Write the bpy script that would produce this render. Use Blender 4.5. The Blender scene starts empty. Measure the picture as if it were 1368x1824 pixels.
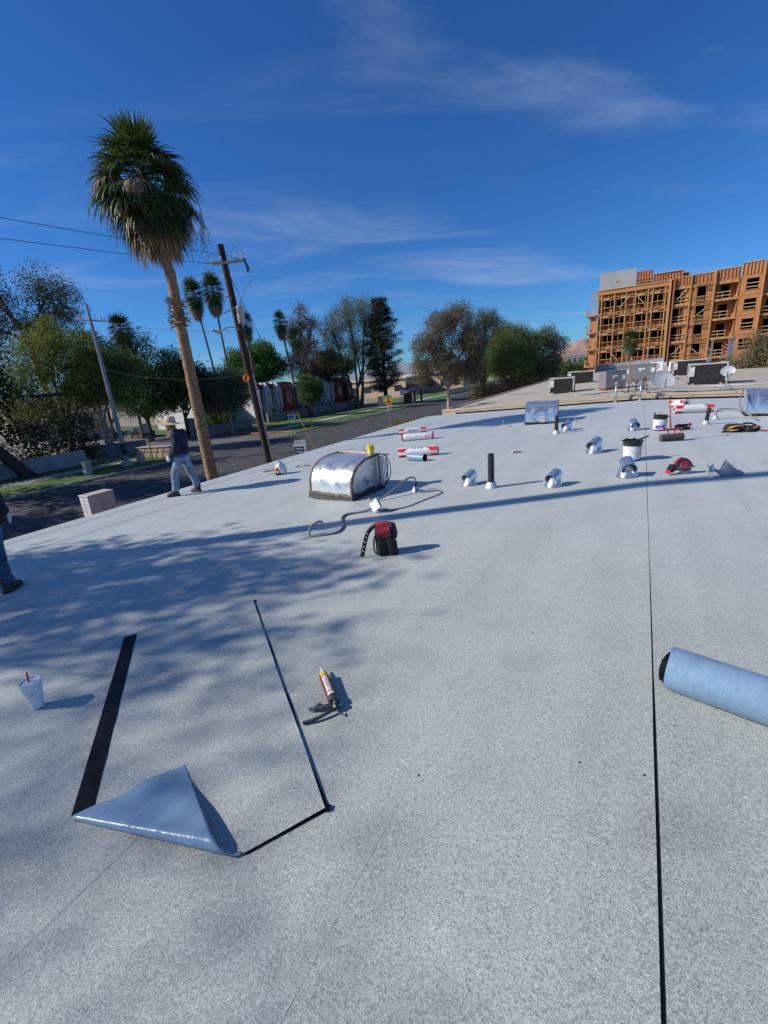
import bpy, math, random
import numpy as np
from mathutils import Vector, Matrix, Euler, Quaternion
rad = math.radians
sc = bpy.context.scene
COL = sc.collection

# ------------------------------------------------------------------ camera, sky, sun, exposure
EYE = 1.85                                   # metres above the ridge of the roof
cam_d = bpy.data.cameras.new('camera')
cam_d.sensor_fit = 'VERTICAL'; cam_d.sensor_height = 36.0; cam_d.lens = 36.0*790/1824
cam_d.clip_start = .05; cam_d.clip_end = 9000
cam = bpy.data.objects.new('camera', cam_d); COL.objects.link(cam)
_dn = Vector((221, 2568, 790)).normalized(); _up = -_dn          # plumb line in the lens frame (right, down, forward)
_v = Vector((461, -285, 790)).normalized()                       # the roof seams run this way
_Y = (_v-_up*_v.dot(_up)).normalized(); _X = _Y.cross(_up)
if _X.x < 0: _X = -_X
_M = Matrix((_X, _Y, _up))
_r = _M @ Vector((1,0,0)); _u = _M @ Vector((0,-1,0)); _f = _M @ Vector((0,0,1))
cam.matrix_world = Matrix(((_r.x,_u.x,-_f.x,0),(_r.y,_u.y,-_f.y,0),(_r.z,_u.z,-_f.z,EYE),(0,0,0,1)))
sc.camera = cam
FH = Vector((_f.x,_f.y,0)).normalized(); RH = Vector((FH.y,-FH.x,0))

SUN_EL, SHADOW_AZ = rad(33.0), rad(33.0)     # shadows fall towards +X, a little towards +Y
sun_d = bpy.data.lights.new('sun', 'SUN'); sun_d.energy = 5.0; sun_d.angle = rad(.53); sun_d.color = (1,.945,.86)
sun = bpy.data.objects.new('sun', sun_d); COL.objects.link(sun)
ldir = Vector((math.cos(SHADOW_AZ)*math.cos(SUN_EL), math.sin(SHADOW_AZ)*math.cos(SUN_EL), -math.sin(SUN_EL)))
sun.rotation_euler = ldir.to_track_quat('-Z','Y').to_euler()
sun.location = (-30,-20,40)

world = bpy.data.worlds.new('World'); sc.world = world; world.use_nodes = True
nt = world.node_tree; nt.nodes.clear()
def N(t, typ, **kw):
    n = t.nodes.new(typ)
    for k, v in kw.items(): setattr(n, k, v)
    return n
def math_n(t, op, a, b=None, clamp=False):
    n = N(t, 'ShaderNodeMath', operation=op, use_clamp=clamp)
    for i, q in enumerate((a, b)):
        if q is None: continue
        if isinstance(q, (int, float)): n.inputs[i].default_value = q
        else: t.links.new(q, n.inputs[i])
    return n.outputs[0]
sky = N(nt, 'ShaderNodeTexSky', sky_type='NISHITA'); sky.sun_disc = False
sky.sun_elevation = SUN_EL; sky.sun_rotation = math.atan2(-ldir.x, -ldir.y)
sky.altitude = 350; sky.air_density = 1.0; sky.dust_density = .05; sky.ozone_density = 1.6
tc = N(nt, 'ShaderNodeTexCoord'); sep = N(nt, 'ShaderNodeSeparateXYZ'); nt.links.new(tc.outputs['Generated'], sep.inputs[0])
den = math_n(nt, 'ADD', math_n(nt, 'MAXIMUM', sep.outputs[2], 0.0), .12)
px_ = math_n(nt, 'DIVIDE', sep.outputs[0], den); py_ = math_n(nt, 'DIVIDE', sep.outputs[1], den)
cmb = N(nt, 'ShaderNodeCombineXYZ'); nt.links.new(px_, cmb.inputs[0]); nt.links.new(py_, cmb.inputs[1])
mp = N(nt, 'ShaderNodeMapping'); mr = N(nt, 'ShaderNodeMapping'); mr.inputs['Rotation'].default_value = (0,0,rad(56)); mp.inputs['Scale'].default_value = (1.35,.42,1); mp.inputs['Location'].default_value = (5.3,1.6,0)
nt.links.new(cmb.outputs[0], mr.inputs[0]); nt.links.new(mr.outputs[0], mp.inputs[0])
n1 = N(nt, 'ShaderNodeTexNoise'); n1.inputs['Scale'].default_value = 1.5; n1.inputs['Detail'].default_value = 9; n1.inputs['Roughness'].default_value = .56; n1.inputs['Distortion'].default_value = .9
n2 = N(nt, 'ShaderNodeTexNoise'); n2.inputs['Scale'].default_value = .55; n2.inputs['Detail'].default_value = 3
nt.links.new(mp.outputs[0], n1.inputs['Vector']); nt.links.new(mp.outputs[0], n2.inputs['Vector'])
def maprange(t, v, a, b, c, d):
    m = N(t, 'ShaderNodeMapRange'); m.interpolation_type = 'SMOOTHSTEP'
    t.links.new(v, m.inputs[0])
    for i, q in zip((1,2,3,4), (a,b,c,d)): m.inputs[i].default_value = q
    return m.outputs[0]
cl = math_n(nt, 'MULTIPLY', maprange(nt, n1.outputs[0], .45, .78, 0, 1), maprange(nt, n2.outputs[0], .33, .58, 0, 1))
fac = math_n(nt, 'MULTIPLY', cl, .44)
hue = N(nt, 'ShaderNodeHueSaturation'); hue.inputs['Saturation'].default_value = 1.08; hue.inputs['Value'].default_value = 1.0
nt.links.new(sky.outputs[0], hue.inputs['Color'])
mixc = N(nt, 'ShaderNodeMix', data_type='RGBA'); nt.links.new(fac, mixc.inputs[0]); tint = N(nt, 'ShaderNodeVectorMath', operation='MULTIPLY'); tint.inputs[1].default_value = (.225,.525,.95); nt.links.new(hue.outputs[0], tint.inputs[0]); nt.links.new(tint.outputs[0], mixc.inputs[6]); mixc.inputs[7].default_value = (3.4,4.2,5.6,1)
bg = N(nt, 'ShaderNodeBackground'); bg.inputs[1].default_value = .118
nt.links.new(mixc.outputs[2], bg.inputs[0])
wo = N(nt, 'ShaderNodeOutputWorld'); nt.links.new(bg.outputs[0], wo.inputs[0])
vs = sc.view_settings; vs.view_transform = 'Standard'; vs.look = 'None'; vs.exposure = 0; vs.gamma = 1; vs.use_curve_mapping = False
sc.cycles.max_bounces = 8; sc.cycles.diffuse_bounces = 3; sc.cycles.glossy_bounces = 4; sc.cycles.transparent_max_bounces = 8

# ------------------------------------------------------------------ helpers
rng = random.Random(7)
def thing(name, label, cat, loc=(0,0,0), rz=0, group=None, tilt=None):
    o = bpy.data.objects.new(name, None); COL.objects.link(o); o.empty_display_size = .1
    o.location = loc; o.rotation_euler = (tilt[0] if tilt else 0, tilt[1] if tilt else 0, rz)
    o['label'] = label; o['category'] = cat
    if group: o['group'] = group
    return o
def tag(o, label, cat, group=None):
    o['label'] = label; o['category'] = cat
    if group: o['group'] = group
    return o
def struct(o, kind='structure'):
    o['kind'] = kind; return o

class MB:
    def __init__(s): s.v = []; s.f = []; s.m = []
    def add(s, vs, fs, M=None, mi=0):
        b = len(s.v)
        if M is not None: vs = [M @ Vector(v) for v in vs]
        s.v += [tuple(v) for v in vs]
        s.f += [tuple(i+b for i in f) for f in fs]; s.m += [mi]*len(fs); return s
    def box(s, c, d, rot=None, mi=0, M=None):
        x, y, z = d[0]/2, d[1]/2, d[2]/2
        vs = [(-x,-y,-z),(x,-y,-z),(x,y,-z),(-x,y,-z),(-x,-y,z),(x,-y,z),(x,y,z),(-x,y,z)]
        T = Matrix.Translation(c)
        if rot: T = T @ Euler(rot).to_matrix().to_4x4()
        if M is not None: T = M @ T
        return s.add(vs, [(3,2,1,0),(4,5,6,7),(0,1,5,4),(1,2,6,5),(2,3,7,6),(3,0,4,7)], T, mi)
    def bbox(s, c, d, b=.01, rot=None, mi=0):          # box with chamfered vertical and top edges
        x, y, z = d[0]/2, d[1]/2, d[2]/2
        def ring(i, zz): return [(x-i-b,-(y-i),zz),(x-i,-(y-i)+b,zz),(x-i,y-i-b,zz),(x-i-b,y-i,zz),(-(x-i)+b,y-i,zz),(-(x-i),y-i-b,zz),(-(x-i),-(y-i)+b,zz),(-(x-i)+b,-(y-i),zz)]
        vs = ring(b,-z)+ring(0,-z+b)+ring(0,z-b)+ring(b,z); fs = []
        for k in range(3):
            for i in range(8): fs.append((k*8+i,k*8+(i+1)%8,(k+1)*8+(i+1)%8,(k+1)*8+i))
        fs += [tuple(range(7,-1,-1)), tuple(range(24,32))]
        T = Matrix.Translation(c)
        if rot: T = T @ Euler(rot).to_matrix().to_4x4()
        return s.add(vs, fs, T, mi)
    def tube(s, pts, r, n=8, cap=True, mi=0):
        pts = [Vector(p) for p in pts]; k = len(pts)
        rs = r if isinstance(r, (list,tuple)) else [r]*k
        t0 = (pts[1]-pts[0]).normalized(); up = Vector((0,0,1)) if abs(t0.z) < .9 else Vector((1,0,0))
        a = t0.cross(up).normalized(); vs = []
        for i, p in enumerate(pts):
            t = (pts[min(i+1,k-1)]-pts[max(i-1,0)]).normalized()
            a = (a-t*a.dot(t)).normalized(); b = t.cross(a)
            for j in range(n):
                q = 2*math.pi*j/n; vs.append(p+(a*math.cos(q)+b*math.sin(q))*rs[i])
        fs = [(i*n+j, i*n+(j+1)%n, (i+1)*n+(j+1)%n, (i+1)*n+j) for i in range(k-1) for j in range(n)]
        if cap: fs += [tuple(range(n-1,-1,-1)), tuple(range((k-1)*n, k*n))]
        return s.add(vs, fs, None, mi)
    def lathe(s, prof, n=24, M=None, mi=0, a0=0, a1=2*math.pi):
        full = abs(a1-a0-2*math.pi) < 1e-6; m = n if full else n+1; vs = []
        for r, z in prof:
            for j in range(m):
                q = a0+(a1-a0)*j/n; vs.append((r*math.cos(q), r*math.sin(q), z))
        fs = []
        for i in range(len(prof)-1):
            for j in range(n): fs.append((i*m+j, i*m+(j+1)%m, (i+1)*m+(j+1)%m, (i+1)*m+j))
        return s.add(vs, fs, M, mi)
    def prism(s, poly, z0, z1, M=None, mi=0):
        n = len(poly); vs = [(x,y,z0) for x,y in poly]+[(x,y,z1) for x,y in poly]
        fs = [tuple(range(n-1,-1,-1)), tuple(range(n,2*n))]+[(i,(i+1)%n,n+(i+1)%n,n+i) for i in range(n)]
        return s.add(vs, fs, M, mi)
    def quad(s, a, b, c, d, mi=0): return s.add([a,b,c,d], [(0,1,2,3)], None, mi)
    def grid(s, fn, nu, nv, mi=0):
        vs = [fn(i/nu, j/nv) for j in range(nv+1) for i in range(nu+1)]
        fs = [(j*(nu+1)+i, j*(nu+1)+i+1, (j+1)*(nu+1)+i+1, (j+1)*(nu+1)+i) for j in range(nv) for i in range(nu)]
        return s.add(vs, fs, None, mi)
    def obj(s, name, mat, parent=None, smooth=False, auto=None):
        me = bpy.data.meshes.new(name); me.from_pydata(s.v, [], s.f)
        mats = mat if isinstance(mat, (list,tuple)) else [mat]
        for q in mats: me.materials.append(q)
        if len(mats) > 1: me.polygons.foreach_set('material_index', s.m)
        if smooth: me.polygons.foreach_set('use_smooth', [True]*len(s.f))
        me.update()
        if smooth and auto: me.set_sharp_from_angle(angle=rad(auto))
        o = bpy.data.objects.new(name, me); COL.objects.link(o)
        if parent: o.parent = parent
        return o
def share(src, name, parent, loc=(0,0,0), rot=(0,0,0), scale=(1,1,1)):
    o = bpy.data.objects.new(name, src.data if hasattr(src,'data') else src); COL.objects.link(o)
    o.parent = parent; o.location = loc; o.rotation_euler = rot; o.scale = scale; return o
def copy_tree(o, parent=None):
    c = o.copy(); COL.objects.link(c); c.parent = parent
    for ch in list(o.children): copy_tree(ch, c)
    return c
def curve(pts, n=6):                              # Catmull-Rom through the points
    P = [Vector(p) for p in pts]; P = [P[0]*2-P[1]]+P+[P[-1]*2-P[-2]]; out = []
    for i in range(1, len(P)-2):
        for k in range(n):
            t = k/n; a,b,c,d = P[i-1],P[i],P[i+1],P[i+2]
            out.append(.5*((2*b)+(c-a)*t+(2*a-5*b+4*c-d)*t*t+(3*b-a-3*c+d)*t**3))
    return out+[P[-2]]
def text_poly(s, size, res=3, bold=0):
    cu = bpy.data.curves.new('lettering','FONT'); cu.body = s; cu.offset = bold; cu.size = size; cu.align_x = 'CENTER'; cu.align_y = 'CENTER'; cu.resolution_u = res
    o = bpy.data.objects.new('lettering', cu); COL.objects.link(o)
    me = bpy.data.meshes.new_from_object(o.evaluated_get(bpy.context.evaluated_depsgraph_get()))
    vs = [tuple(v.co) for v in me.vertices]; fs = [tuple(p.vertices) for p in me.polygons]
    bpy.data.objects.remove(o); bpy.data.curves.remove(cu); bpy.data.meshes.remove(me)
    return vs, fs

# ------------------------------------------------------------------ materials
MATS = {}
def mat(name, col, rough=.6, metal=0, var=.12, scale=6, bump=0, bscale=80, spec=.5, world_co=False, col2=None, detail=4, stretch=None, isl=0, trans=0, lo=.35, hi=.65):
    m = bpy.data.materials.new(name); m.use_nodes = True; t = m.node_tree; b = t.nodes['Principled BSDF']
    b.inputs['Roughness'].default_value = rough; b.inputs['Metallic'].default_value = metal; b.inputs['Specular IOR Level'].default_value = spec
    if world_co: co = N(t,'ShaderNodeNewGeometry').outputs['Position']
    else: co = N(t,'ShaderNodeTexCoord').outputs['Object']
    if stretch:
        q = N(t,'ShaderNodeMapping'); q.inputs['Scale'].default_value = stretch; t.links.new(co, q.inputs[0]); co = q.outputs[0]
    no = N(t,'ShaderNodeTexNoise'); no.inputs['Scale'].default_value = scale; no.inputs['Detail'].default_value = detail; no.inputs['Roughness'].default_value = .6
    t.links.new(co, no.inputs['Vector'])
    f = maprange(t, no.outputs[0], lo, hi, 0, 1)
    if isl:
        g = N(t,'ShaderNodeNewGeometry'); f = math_n(t,'ADD', math_n(t,'MULTIPLY', g.outputs['Random Per Island'], isl), math_n(t,'MULTIPLY', f, 1-isl))
    c1 = tuple(max(0,x*(1-var)) for x in col); c2 = col2 or tuple(min(1,x*(1+var)) for x in col)
    mx = N(t,'ShaderNodeMix', data_type='RGBA'); t.links.new(f, mx.inputs[0]); mx.inputs[6].default_value = (*c1,1); mx.inputs[7].default_value = (*c2,1)
    t.links.new(mx.outputs[2], b.inputs['Base Color'])
    if bump:
        n3 = N(t,'ShaderNodeTexNoise'); n3.inputs['Scale'].default_value = bscale; n3.inputs['Detail'].default_value = 3; t.links.new(co, n3.inputs['Vector'])
        bp = N(t,'ShaderNodeBump'); bp.inputs['Strength'].default_value = bump; bp.inputs['Distance'].default_value = .02; t.links.new(n3.outputs[0], bp.inputs['Height']); t.links.new(bp.outputs[0], b.inputs['Normal'])
    if trans:
        tr = N(t,'ShaderNodeBsdfTranslucent'); t.links.new(mx.outputs[2], tr.inputs[0]); ms = N(t,'ShaderNodeMixShader'); ms.inputs[0].default_value = trans
        out = t.nodes['Material Output']; t.links.new(b.outputs[0], ms.inputs[1]); t.links.new(tr.outputs[0], ms.inputs[2]); t.links.new(ms.outputs[0], out.inputs[0])
    MATS[name] = m; return m
def M(n): return MATS[n]

def roof_mat():
    m = bpy.data.materials.new('cap_sheet'); m.use_nodes = True; t = m.node_tree; b = t.nodes['Principled BSDF']
    pos = N(t,'ShaderNodeNewGeometry').outputs['Position']
    def noise(scale, detail, rough=.6, st=None):
        co = pos
        if st:
            q = N(t,'ShaderNodeMapping'); q.inputs['Scale'].default_value = st; t.links.new(pos, q.inputs[0]); co = q.outputs[0]
        n = N(t,'ShaderNodeTexNoise'); n.inputs['Scale'].default_value = scale; n.inputs['Detail'].default_value = detail; n.inputs['Roughness'].default_value = rough; t.links.new(co, n.inputs['Vector']); return n.outputs[0]
    gran = noise(170, 2, .75); gran2 = noise(62, 3, .7); blot = noise(1.4, 5, .6); band = noise(1.1, 4, .55, (2.2,.16,1)); scuff = noise(5, 6, .65, (1,.5,1))
    oi = N(t,'ShaderNodeObjectInfo')
    g = maprange(t, gran, .30, .70, -.42, .42)
    g = math_n(t,'ADD', g, maprange(t, gran2, .32, .68, -.16, .16))
    g = math_n(t,'ADD', g, maprange(t, blot, .3, .7, -.055, .055)); g = math_n(t,'ADD', g, maprange(t, band, .32, .68, -.06, .06))
    g = math_n(t,'ADD', g, maprange(t, scuff, .62, .8, 0, -.07)); g = math_n(t,'ADD', g, math_n(t,'MULTIPLY', math_n(t,'SUBTRACT', oi.outputs['Random'], .5), .035))
    val = math_n(t,'ADD', g, 1.0)
    vm = N(t,'ShaderNodeVectorMath', operation='SCALE'); vm.inputs[0].default_value = (.395,.418,.378); t.links.new(val, vm.inputs['Scale'])
    t.links.new(vm.outputs[0], b.inputs['Base Color'])
    b.inputs['Roughness'].default_value = .55; b.inputs['Specular IOR Level'].default_value = .5; b.inputs['Sheen Weight'].default_value = .5; b.inputs['Sheen Roughness'].default_value = .4
    bp = N(t,'ShaderNodeBump'); bp.inputs['Strength'].default_value = .5; bp.inputs['Distance'].default_value = .003
    h = math_n(t,'ADD', gran, math_n(t,'MULTIPLY', gran2, 1.2)); t.links.new(h, bp.inputs['Height'])
    wv = noise(2.3, 3, .5, (1.0,.7,1)); bp2 = N(t,'ShaderNodeBump'); bp2.inputs['Strength'].default_value = .22; bp2.inputs['Distance'].default_value = .035; t.links.new(wv, bp2.inputs['Height']); t.links.new(bp.outputs[0], bp2.inputs['Normal'])
    t.links.new(bp2.outputs[0], b.inputs['Normal'])
    MATS['cap_sheet'] = m
roof_mat()
def galv(name, tint, rough, spang=14, stain=.0, lo=.72, met=.78):
    m = bpy.data.materials.new(name); m.use_nodes = True; t = m.node_tree; b = t.nodes['Principled BSDF']; co = N(t,'ShaderNodeTexCoord').outputs['Object']
    vo = N(t,'ShaderNodeTexVoronoi'); vo.inputs['Scale'].default_value = spang; t.links.new(co, vo.inputs['Vector'])
    no = N(t,'ShaderNodeTexNoise'); no.inputs['Scale'].default_value = 5; no.inputs['Detail'].default_value = 7; t.links.new(co, no.inputs['Vector'])
    f = math_n(t,'ADD', math_n(t,'MULTIPLY', vo.outputs['Distance'], .5), math_n(t,'MULTIPLY', no.outputs[0], .8))
    mx = N(t,'ShaderNodeMix', data_type='RGBA'); t.links.new(maprange(t, f, .3, .9, 0, 1), mx.inputs[0]); mx.inputs[6].default_value = tuple(x*lo for x in tint)+(1,); mx.inputs[7].default_value = (*tint,1)
    src = mx.outputs[2]
    if stain:
        n2 = N(t,'ShaderNodeTexNoise'); n2.inputs['Scale'].default_value = 3.2; n2.inputs['Detail'].default_value = 9; n2.inputs['Roughness'].default_value = .7; t.links.new(co, n2.inputs['Vector'])
        m2 = N(t,'ShaderNodeMix', data_type='RGBA'); t.links.new(maprange(t, n2.outputs[0], .62, .72, 0, stain), m2.inputs[0]); t.links.new(src, m2.inputs[6]); m2.inputs[7].default_value = (.2,.16,.12,1); src = m2.outputs[2]
    t.links.new(src, b.inputs['Base Color']); b.inputs['Metallic'].default_value = met
    t.links.new(maprange(t, no.outputs[0], .3, .7, rough-.07, rough+.12), b.inputs['Roughness'])
    bp = N(t,'ShaderNodeBump'); bp.inputs['Strength'].default_value = .12; bp.inputs['Distance'].default_value = .03
    n4 = N(t,'ShaderNodeTexNoise'); n4.inputs['Scale'].default_value = 3.5; n4.inputs['Detail'].default_value = 2; t.links.new(co, n4.inputs['Vector']); t.links.new(n4.outputs[0], bp.inputs['Height']); t.links.new(bp.outputs[0], b.inputs['Normal'])
    MATS[name] = m
galv('galvanized', (.74,.77,.80), .30, 14, .5); galv('galvanized_clean', (.86,.88,.90), .25, 18, 0, .86, .9); galv('galvanized_dull', (.42,.45,.49), .5, 10)

mat('underlay_black', (.012,.013,.018), .75, var=.4, scale=30, bump=.3)
mat('bitumen_selvage', (.004,.005,.009), .55, var=.5, scale=12, bump=.15, bscale=40, spec=.15)
mat('tar', (.022,.02,.018), .55, var=.6, scale=25, bump=.8, bscale=45)
mat('old_sealant', (.17,.13,.10), .8, var=.45, scale=20, bump=.6)
mat('film_blue', (.19,.30,.42), .30, var=.10, scale=5, bump=.22, bscale=26, stretch=(1,.3,1))
mat('wrap_white', (.72,.73,.74), .4, var=.05, scale=9, bump=.15, bscale=14)
mat('wrap_red', (.62,.03,.035), .4, var=.12, scale=9)
mat('ink_navy', (.03,.035,.09), .6, var=.1)
mat('ink_grey', (.15,.155,.17), .6, var=.2, scale=40)
mat('rubber_black', (.016,.016,.018), .5, var=.3, scale=20)
mat('plastic_black', (.018,.018,.02), .35, var=.2)
mat('fabric_black', (.02,.02,.022), .9, var=.35, scale=30, bump=.4, bscale=120)
mat('fabric_red', (.33,.022,.03), .8, var=.25, scale=18, bump=.35, bscale=90)
mat('pipe_black', (.022,.022,.026), .45, var=.2, scale=10)
mat('lead_flash', (.55,.56,.57), .5, metal=.4, var=.2, scale=14, bump=.3, bscale=30)
mat('conduit_grey', (.20,.20,.195), .55, var=.2, scale=25)
mat('conduit_steel', (.45,.46,.47), .4, metal=.7, var=.15)
mat('box_grey', (.42,.44,.42), .5, var=.1)
mat('yellow_plastic', (.78,.60,.03), .45, var=.1)
mat('white_plastic', (.78,.79,.80), .4, var=.04)
mat('white_foam', (.80,.81,.82), .7, var=.03, scale=40, bump=.1, bscale=150)
mat('red_plastic', (.55,.02,.03), .35, var=.1)
mat('orange_plastic', (.80,.17,.02), .4, var=.1)
mat('purple_print', (.14,.06,.42), .45, var=.2, scale=12)
mat('red_steel', (.5,.05,.055), .5, var=.25, scale=25)
mat('rubber_roller', (.06,.062,.06), .85, var=.35, scale=30, bump=.4)
mat('steel', (.45,.45,.46), .35, metal=.9, var=.2, scale=15)
mat('steel_dark', (.10,.10,.105), .45, metal=.7, var=.3, scale=15)
mat('leather_yellow', (.52,.30,.07), .75, var=.25, scale=14, bump=.3)
mat('wood_handle', (.55,.42,.22), .65, var=.2, scale=12, stretch=(8,1,1))
mat('gun_barrel', (.24,.055,.04), .45, var=.25, scale=14)
mat('tube_orange', (.75,.30,.02), .45, var=.1)
mat('tube_pink', (.55,.30,.27), .5, var=.2)
mat('paper_label', (.75,.72,.70), .6, var=.12, scale=60)
mat('denim', (.17,.25,.34), .9, var=.25, scale=5, bump=.4, bscale=60, col2=(.24,.34,.42), detail=3)
mat('denim_dark', (.06,.11,.19), .9, var=.4, scale=9, bump=.5, bscale=60)
mat('sweat_navy', (.010,.012,.038), .92, var=.3, scale=14, bump=.5, bscale=40)
mat('shirt_blue', (.012,.07,.42), .85, var=.2, scale=10)
mat('skin', (.30,.15,.10), .55, var=.1)
mat('hair_dark', (.012,.010,.009), .7)
mat('glove', (.62,.64,.66), .85, var=.12, scale=30, bump=.3)
mat('straw', (.60,.47,.30), .8, var=.16, scale=60, bump=.4, bscale=150)
mat('boot', (.075,.042,.025), .7, var=.3, scale=14, bump=.3)
mat('sole', (.03,.026,.022), .8)
# ------------------------------------------------------------------ more materials: setting
mat('asphalt', (.052,.051,.052), .9, var=.22, scale=.8, bump=.4, bscale=60, world_co=True, detail=8)
mat('asphalt_old', (.115,.112,.105), .9, var=.18, scale=.6, bump=.3, bscale=40, world_co=True, detail=8)
mat('road_paint', (.19,.185,.17), .8, var=.35, scale=3, world_co=True, detail=8)
mat('concrete', (.36,.34,.31), .9, var=.14, scale=1.2, bump=.3, world_co=True, detail=6)
mat('red_curb', (.45,.12,.09), .85, var=.3, scale=4, world_co=True)
mat('dirt', (.27,.215,.16), .95, var=.25, scale=.35, bump=.5, bscale=8, world_co=True, detail=9)
mat('lawn', (.045,.105,.018), .95, var=.4, scale=1.1, bump=.9, bscale=22, world_co=True, detail=9, col2=(.10,.17,.035))
mat('plank_tan', (.50,.40,.28), .85, var=.16, scale=2.2, bump=.35, bscale=30, stretch=(.4,4,4), detail=7)
mat('gravel_roof', (.44,.395,.315), .95, var=.10, scale=.9, bump=.4, bscale=70, world_co=True, detail=9)
mat('stucco_tan', (.46,.34,.23), .9, var=.1, scale=1.2, bump=.3)
mat('stucco_cream', (.55,.48,.38), .9, var=.08, scale=1, bump=.3)
mat('stucco_white', (.62,.62,.61), .85, var=.08, scale=1.3, bump=.2)
mat('stucco_red', (.30,.055,.035), .85, var=.14, scale=1.3, bump=.2)
mat('stucco_brown', (.085,.05,.042), .85, var=.2, scale=1.3)
mat('stucco_grey', (.20,.20,.205), .9, var=.14, scale=1.5, bump=.3)
mat('wall_paint_grey', (.33,.34,.36), .9, var=.1, scale=1, bump=.2)
mat('glass_dark', (.02,.024,.03), .08, var=.2, spec=.8)
mat('block_grey', (.36,.37,.375), .9, var=.1, scale=.9, bump=.3, detail=7)
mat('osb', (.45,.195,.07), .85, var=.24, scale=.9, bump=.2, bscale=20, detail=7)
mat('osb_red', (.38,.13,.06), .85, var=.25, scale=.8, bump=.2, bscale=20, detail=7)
mat('lumber', (.52,.285,.105), .8, var=.28, scale=1.2, detail=6, stretch=(3,3,.3))
mat('lumber_pale', (.60,.42,.22), .8, var=.2, scale=1.5)
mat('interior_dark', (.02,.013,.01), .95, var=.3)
mat('tile_roof', (.17,.07,.045), .9, var=.3, scale=4)

# ------------------------------------------------------------------ the roof we stand on
XR, SL, SR, PITCH = .197, .037, .020, 1.025
RX0, RX1, RY0, RY1 = -9.52, 12.5, -7.0, 21.75
def zr(x): return SL*(x-XR) if x < XR else -SR*(x-XR)
GZ = -3.5
b = MB()
ys = [RY0, RY1]
pr = [(RX0, zr(RX0)-.012), (XR, -.012), (RX1, zr(RX1)-.012)]
vs = [(x, y, z) for y in ys for x, z in pr]+[(x, y, GZ) for y in ys for x, z in pr]
b.add(vs, [(0,1,4,3),(1,2,5,4),(6,7,1,0),(7,8,2,1),(4,5,11,10),(3,4,10,9),(0,3,9,6),(2,8,11,5)])
roof = struct(b.obj('roof', M('underlay_black')))
laps = {-3:[7.34], -2:[10.38], -4:[10.55], -1:[15.6], 0:[12.4], 1:[13.35], -5:[6.2,16.4], -6:[11.9], -7:[8.7,18.5], -8:[5.1,14.9], -9:[10.1], -10:[7.2,17.1], 2:[9.6], 3:[6.6,16.6]}
def ridge_gap(y): return .0068 if y < 2.3 else (.0032 if y < 4 else .0026)     # the open joint along the ridge is widest nearest the camera
def sheet(x0, x1, y0, y1, k):
    b = MB(); t = .010
    nx, ny = 2, max(2, int((y1-y0)/.6))
    rr = random.Random(int(x0*100)+int(y0*10))
    def zz(x): return zr(x)-.012+t
    vs = []
    for j in range(ny+1):
        y = y0+(y1-y0)*j/ny
        for i in range(nx+1):
            x = x0+(x1-x0)*i/nx
            wob = rr.uniform(-.0016,.0016) if 0 < i < nx else rr.uniform(-.0012,.0012)
            xx = x+(rr.uniform(-.0016,.0016) if i in (0,nx) else 0)
            if k == 0 and i == 0: xx += ridge_gap(y)
            if k == -1 and i == nx: xx -= ridge_gap(y)
            vs.append((xx, y, zz(x)+wob))
    top = [(j*(nx+1)+i, j*(nx+1)+i+1, (j+1)*(nx+1)+i+1, (j+1)*(nx+1)+i) for j in range(ny) for i in range(nx)]
    b.add(vs, top)
    # thin edges
    e = [(x0,y0),(x1,y0),(x1,y1),(x0,y1)]
    if k == 0: e = e[:3]+[(x0+.007,y1)]; e[0] = (x0+.007,y0)
    if k == -1: e[1] = (x1-.007,y0); e[2] = (x1-.007,y1)
    for (ax,ay),(bx,by) in zip(e, e[1:]+e[:1]):
        b.quad((ax,ay,zz(ax)-.009),(bx,by,zz(bx)-.009),(bx,by,zz(bx)-.001),(ax,ay,zz(ax)-.001))
    return b.obj('roof_sheet', M('cap_sheet'), roof)
k = -10
while XR+PITCH*k < RX1:
    x0 = max(XR+PITCH*k, RX0-.02)+.0005; x1 = min(XR+PITCH*(k+1), RX1)-.0005
    cuts = [RY0]+[q for q in laps.get(k, [3.1+1.7*(k%5), 13.2+1.1*(k%4)])]+[RY1]
    for a, c in zip(cuts, cuts[1:]):
        sheet(x0, x1, a+.002, c-.002, k)
    k += 1
b = MB(); b.box((RX0-.012, (RY0+RY1)/2, zr(RX0)-.07), (.02, RY1-RY0, .12)); b.obj('drip_edge', M('wrap_white'), roof)
b = MB(); b.box((RX0-.035, 1.2, zr(RX0)-.16), (.03, 4.3, .2)); b.obj('fascia_board', M('red_curb'), roof)

# grit and chips scattered over the membrane
b = MB(); rr = random.Random(31)
for i in range(150):
    x, y = rr.uniform(-7,4), rr.uniform(.6,13); s_ = rr.uniform(.002,.0065); a_ = rr.uniform(0,6.28)
    b.bbox((x,y,zr(x)+.001), (s_*rr.uniform(1,2.2),s_,.005), .0012, (0,0,a_))
struct(b.obj('grit', M('underlay_black'), roof), 'stuff')

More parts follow.
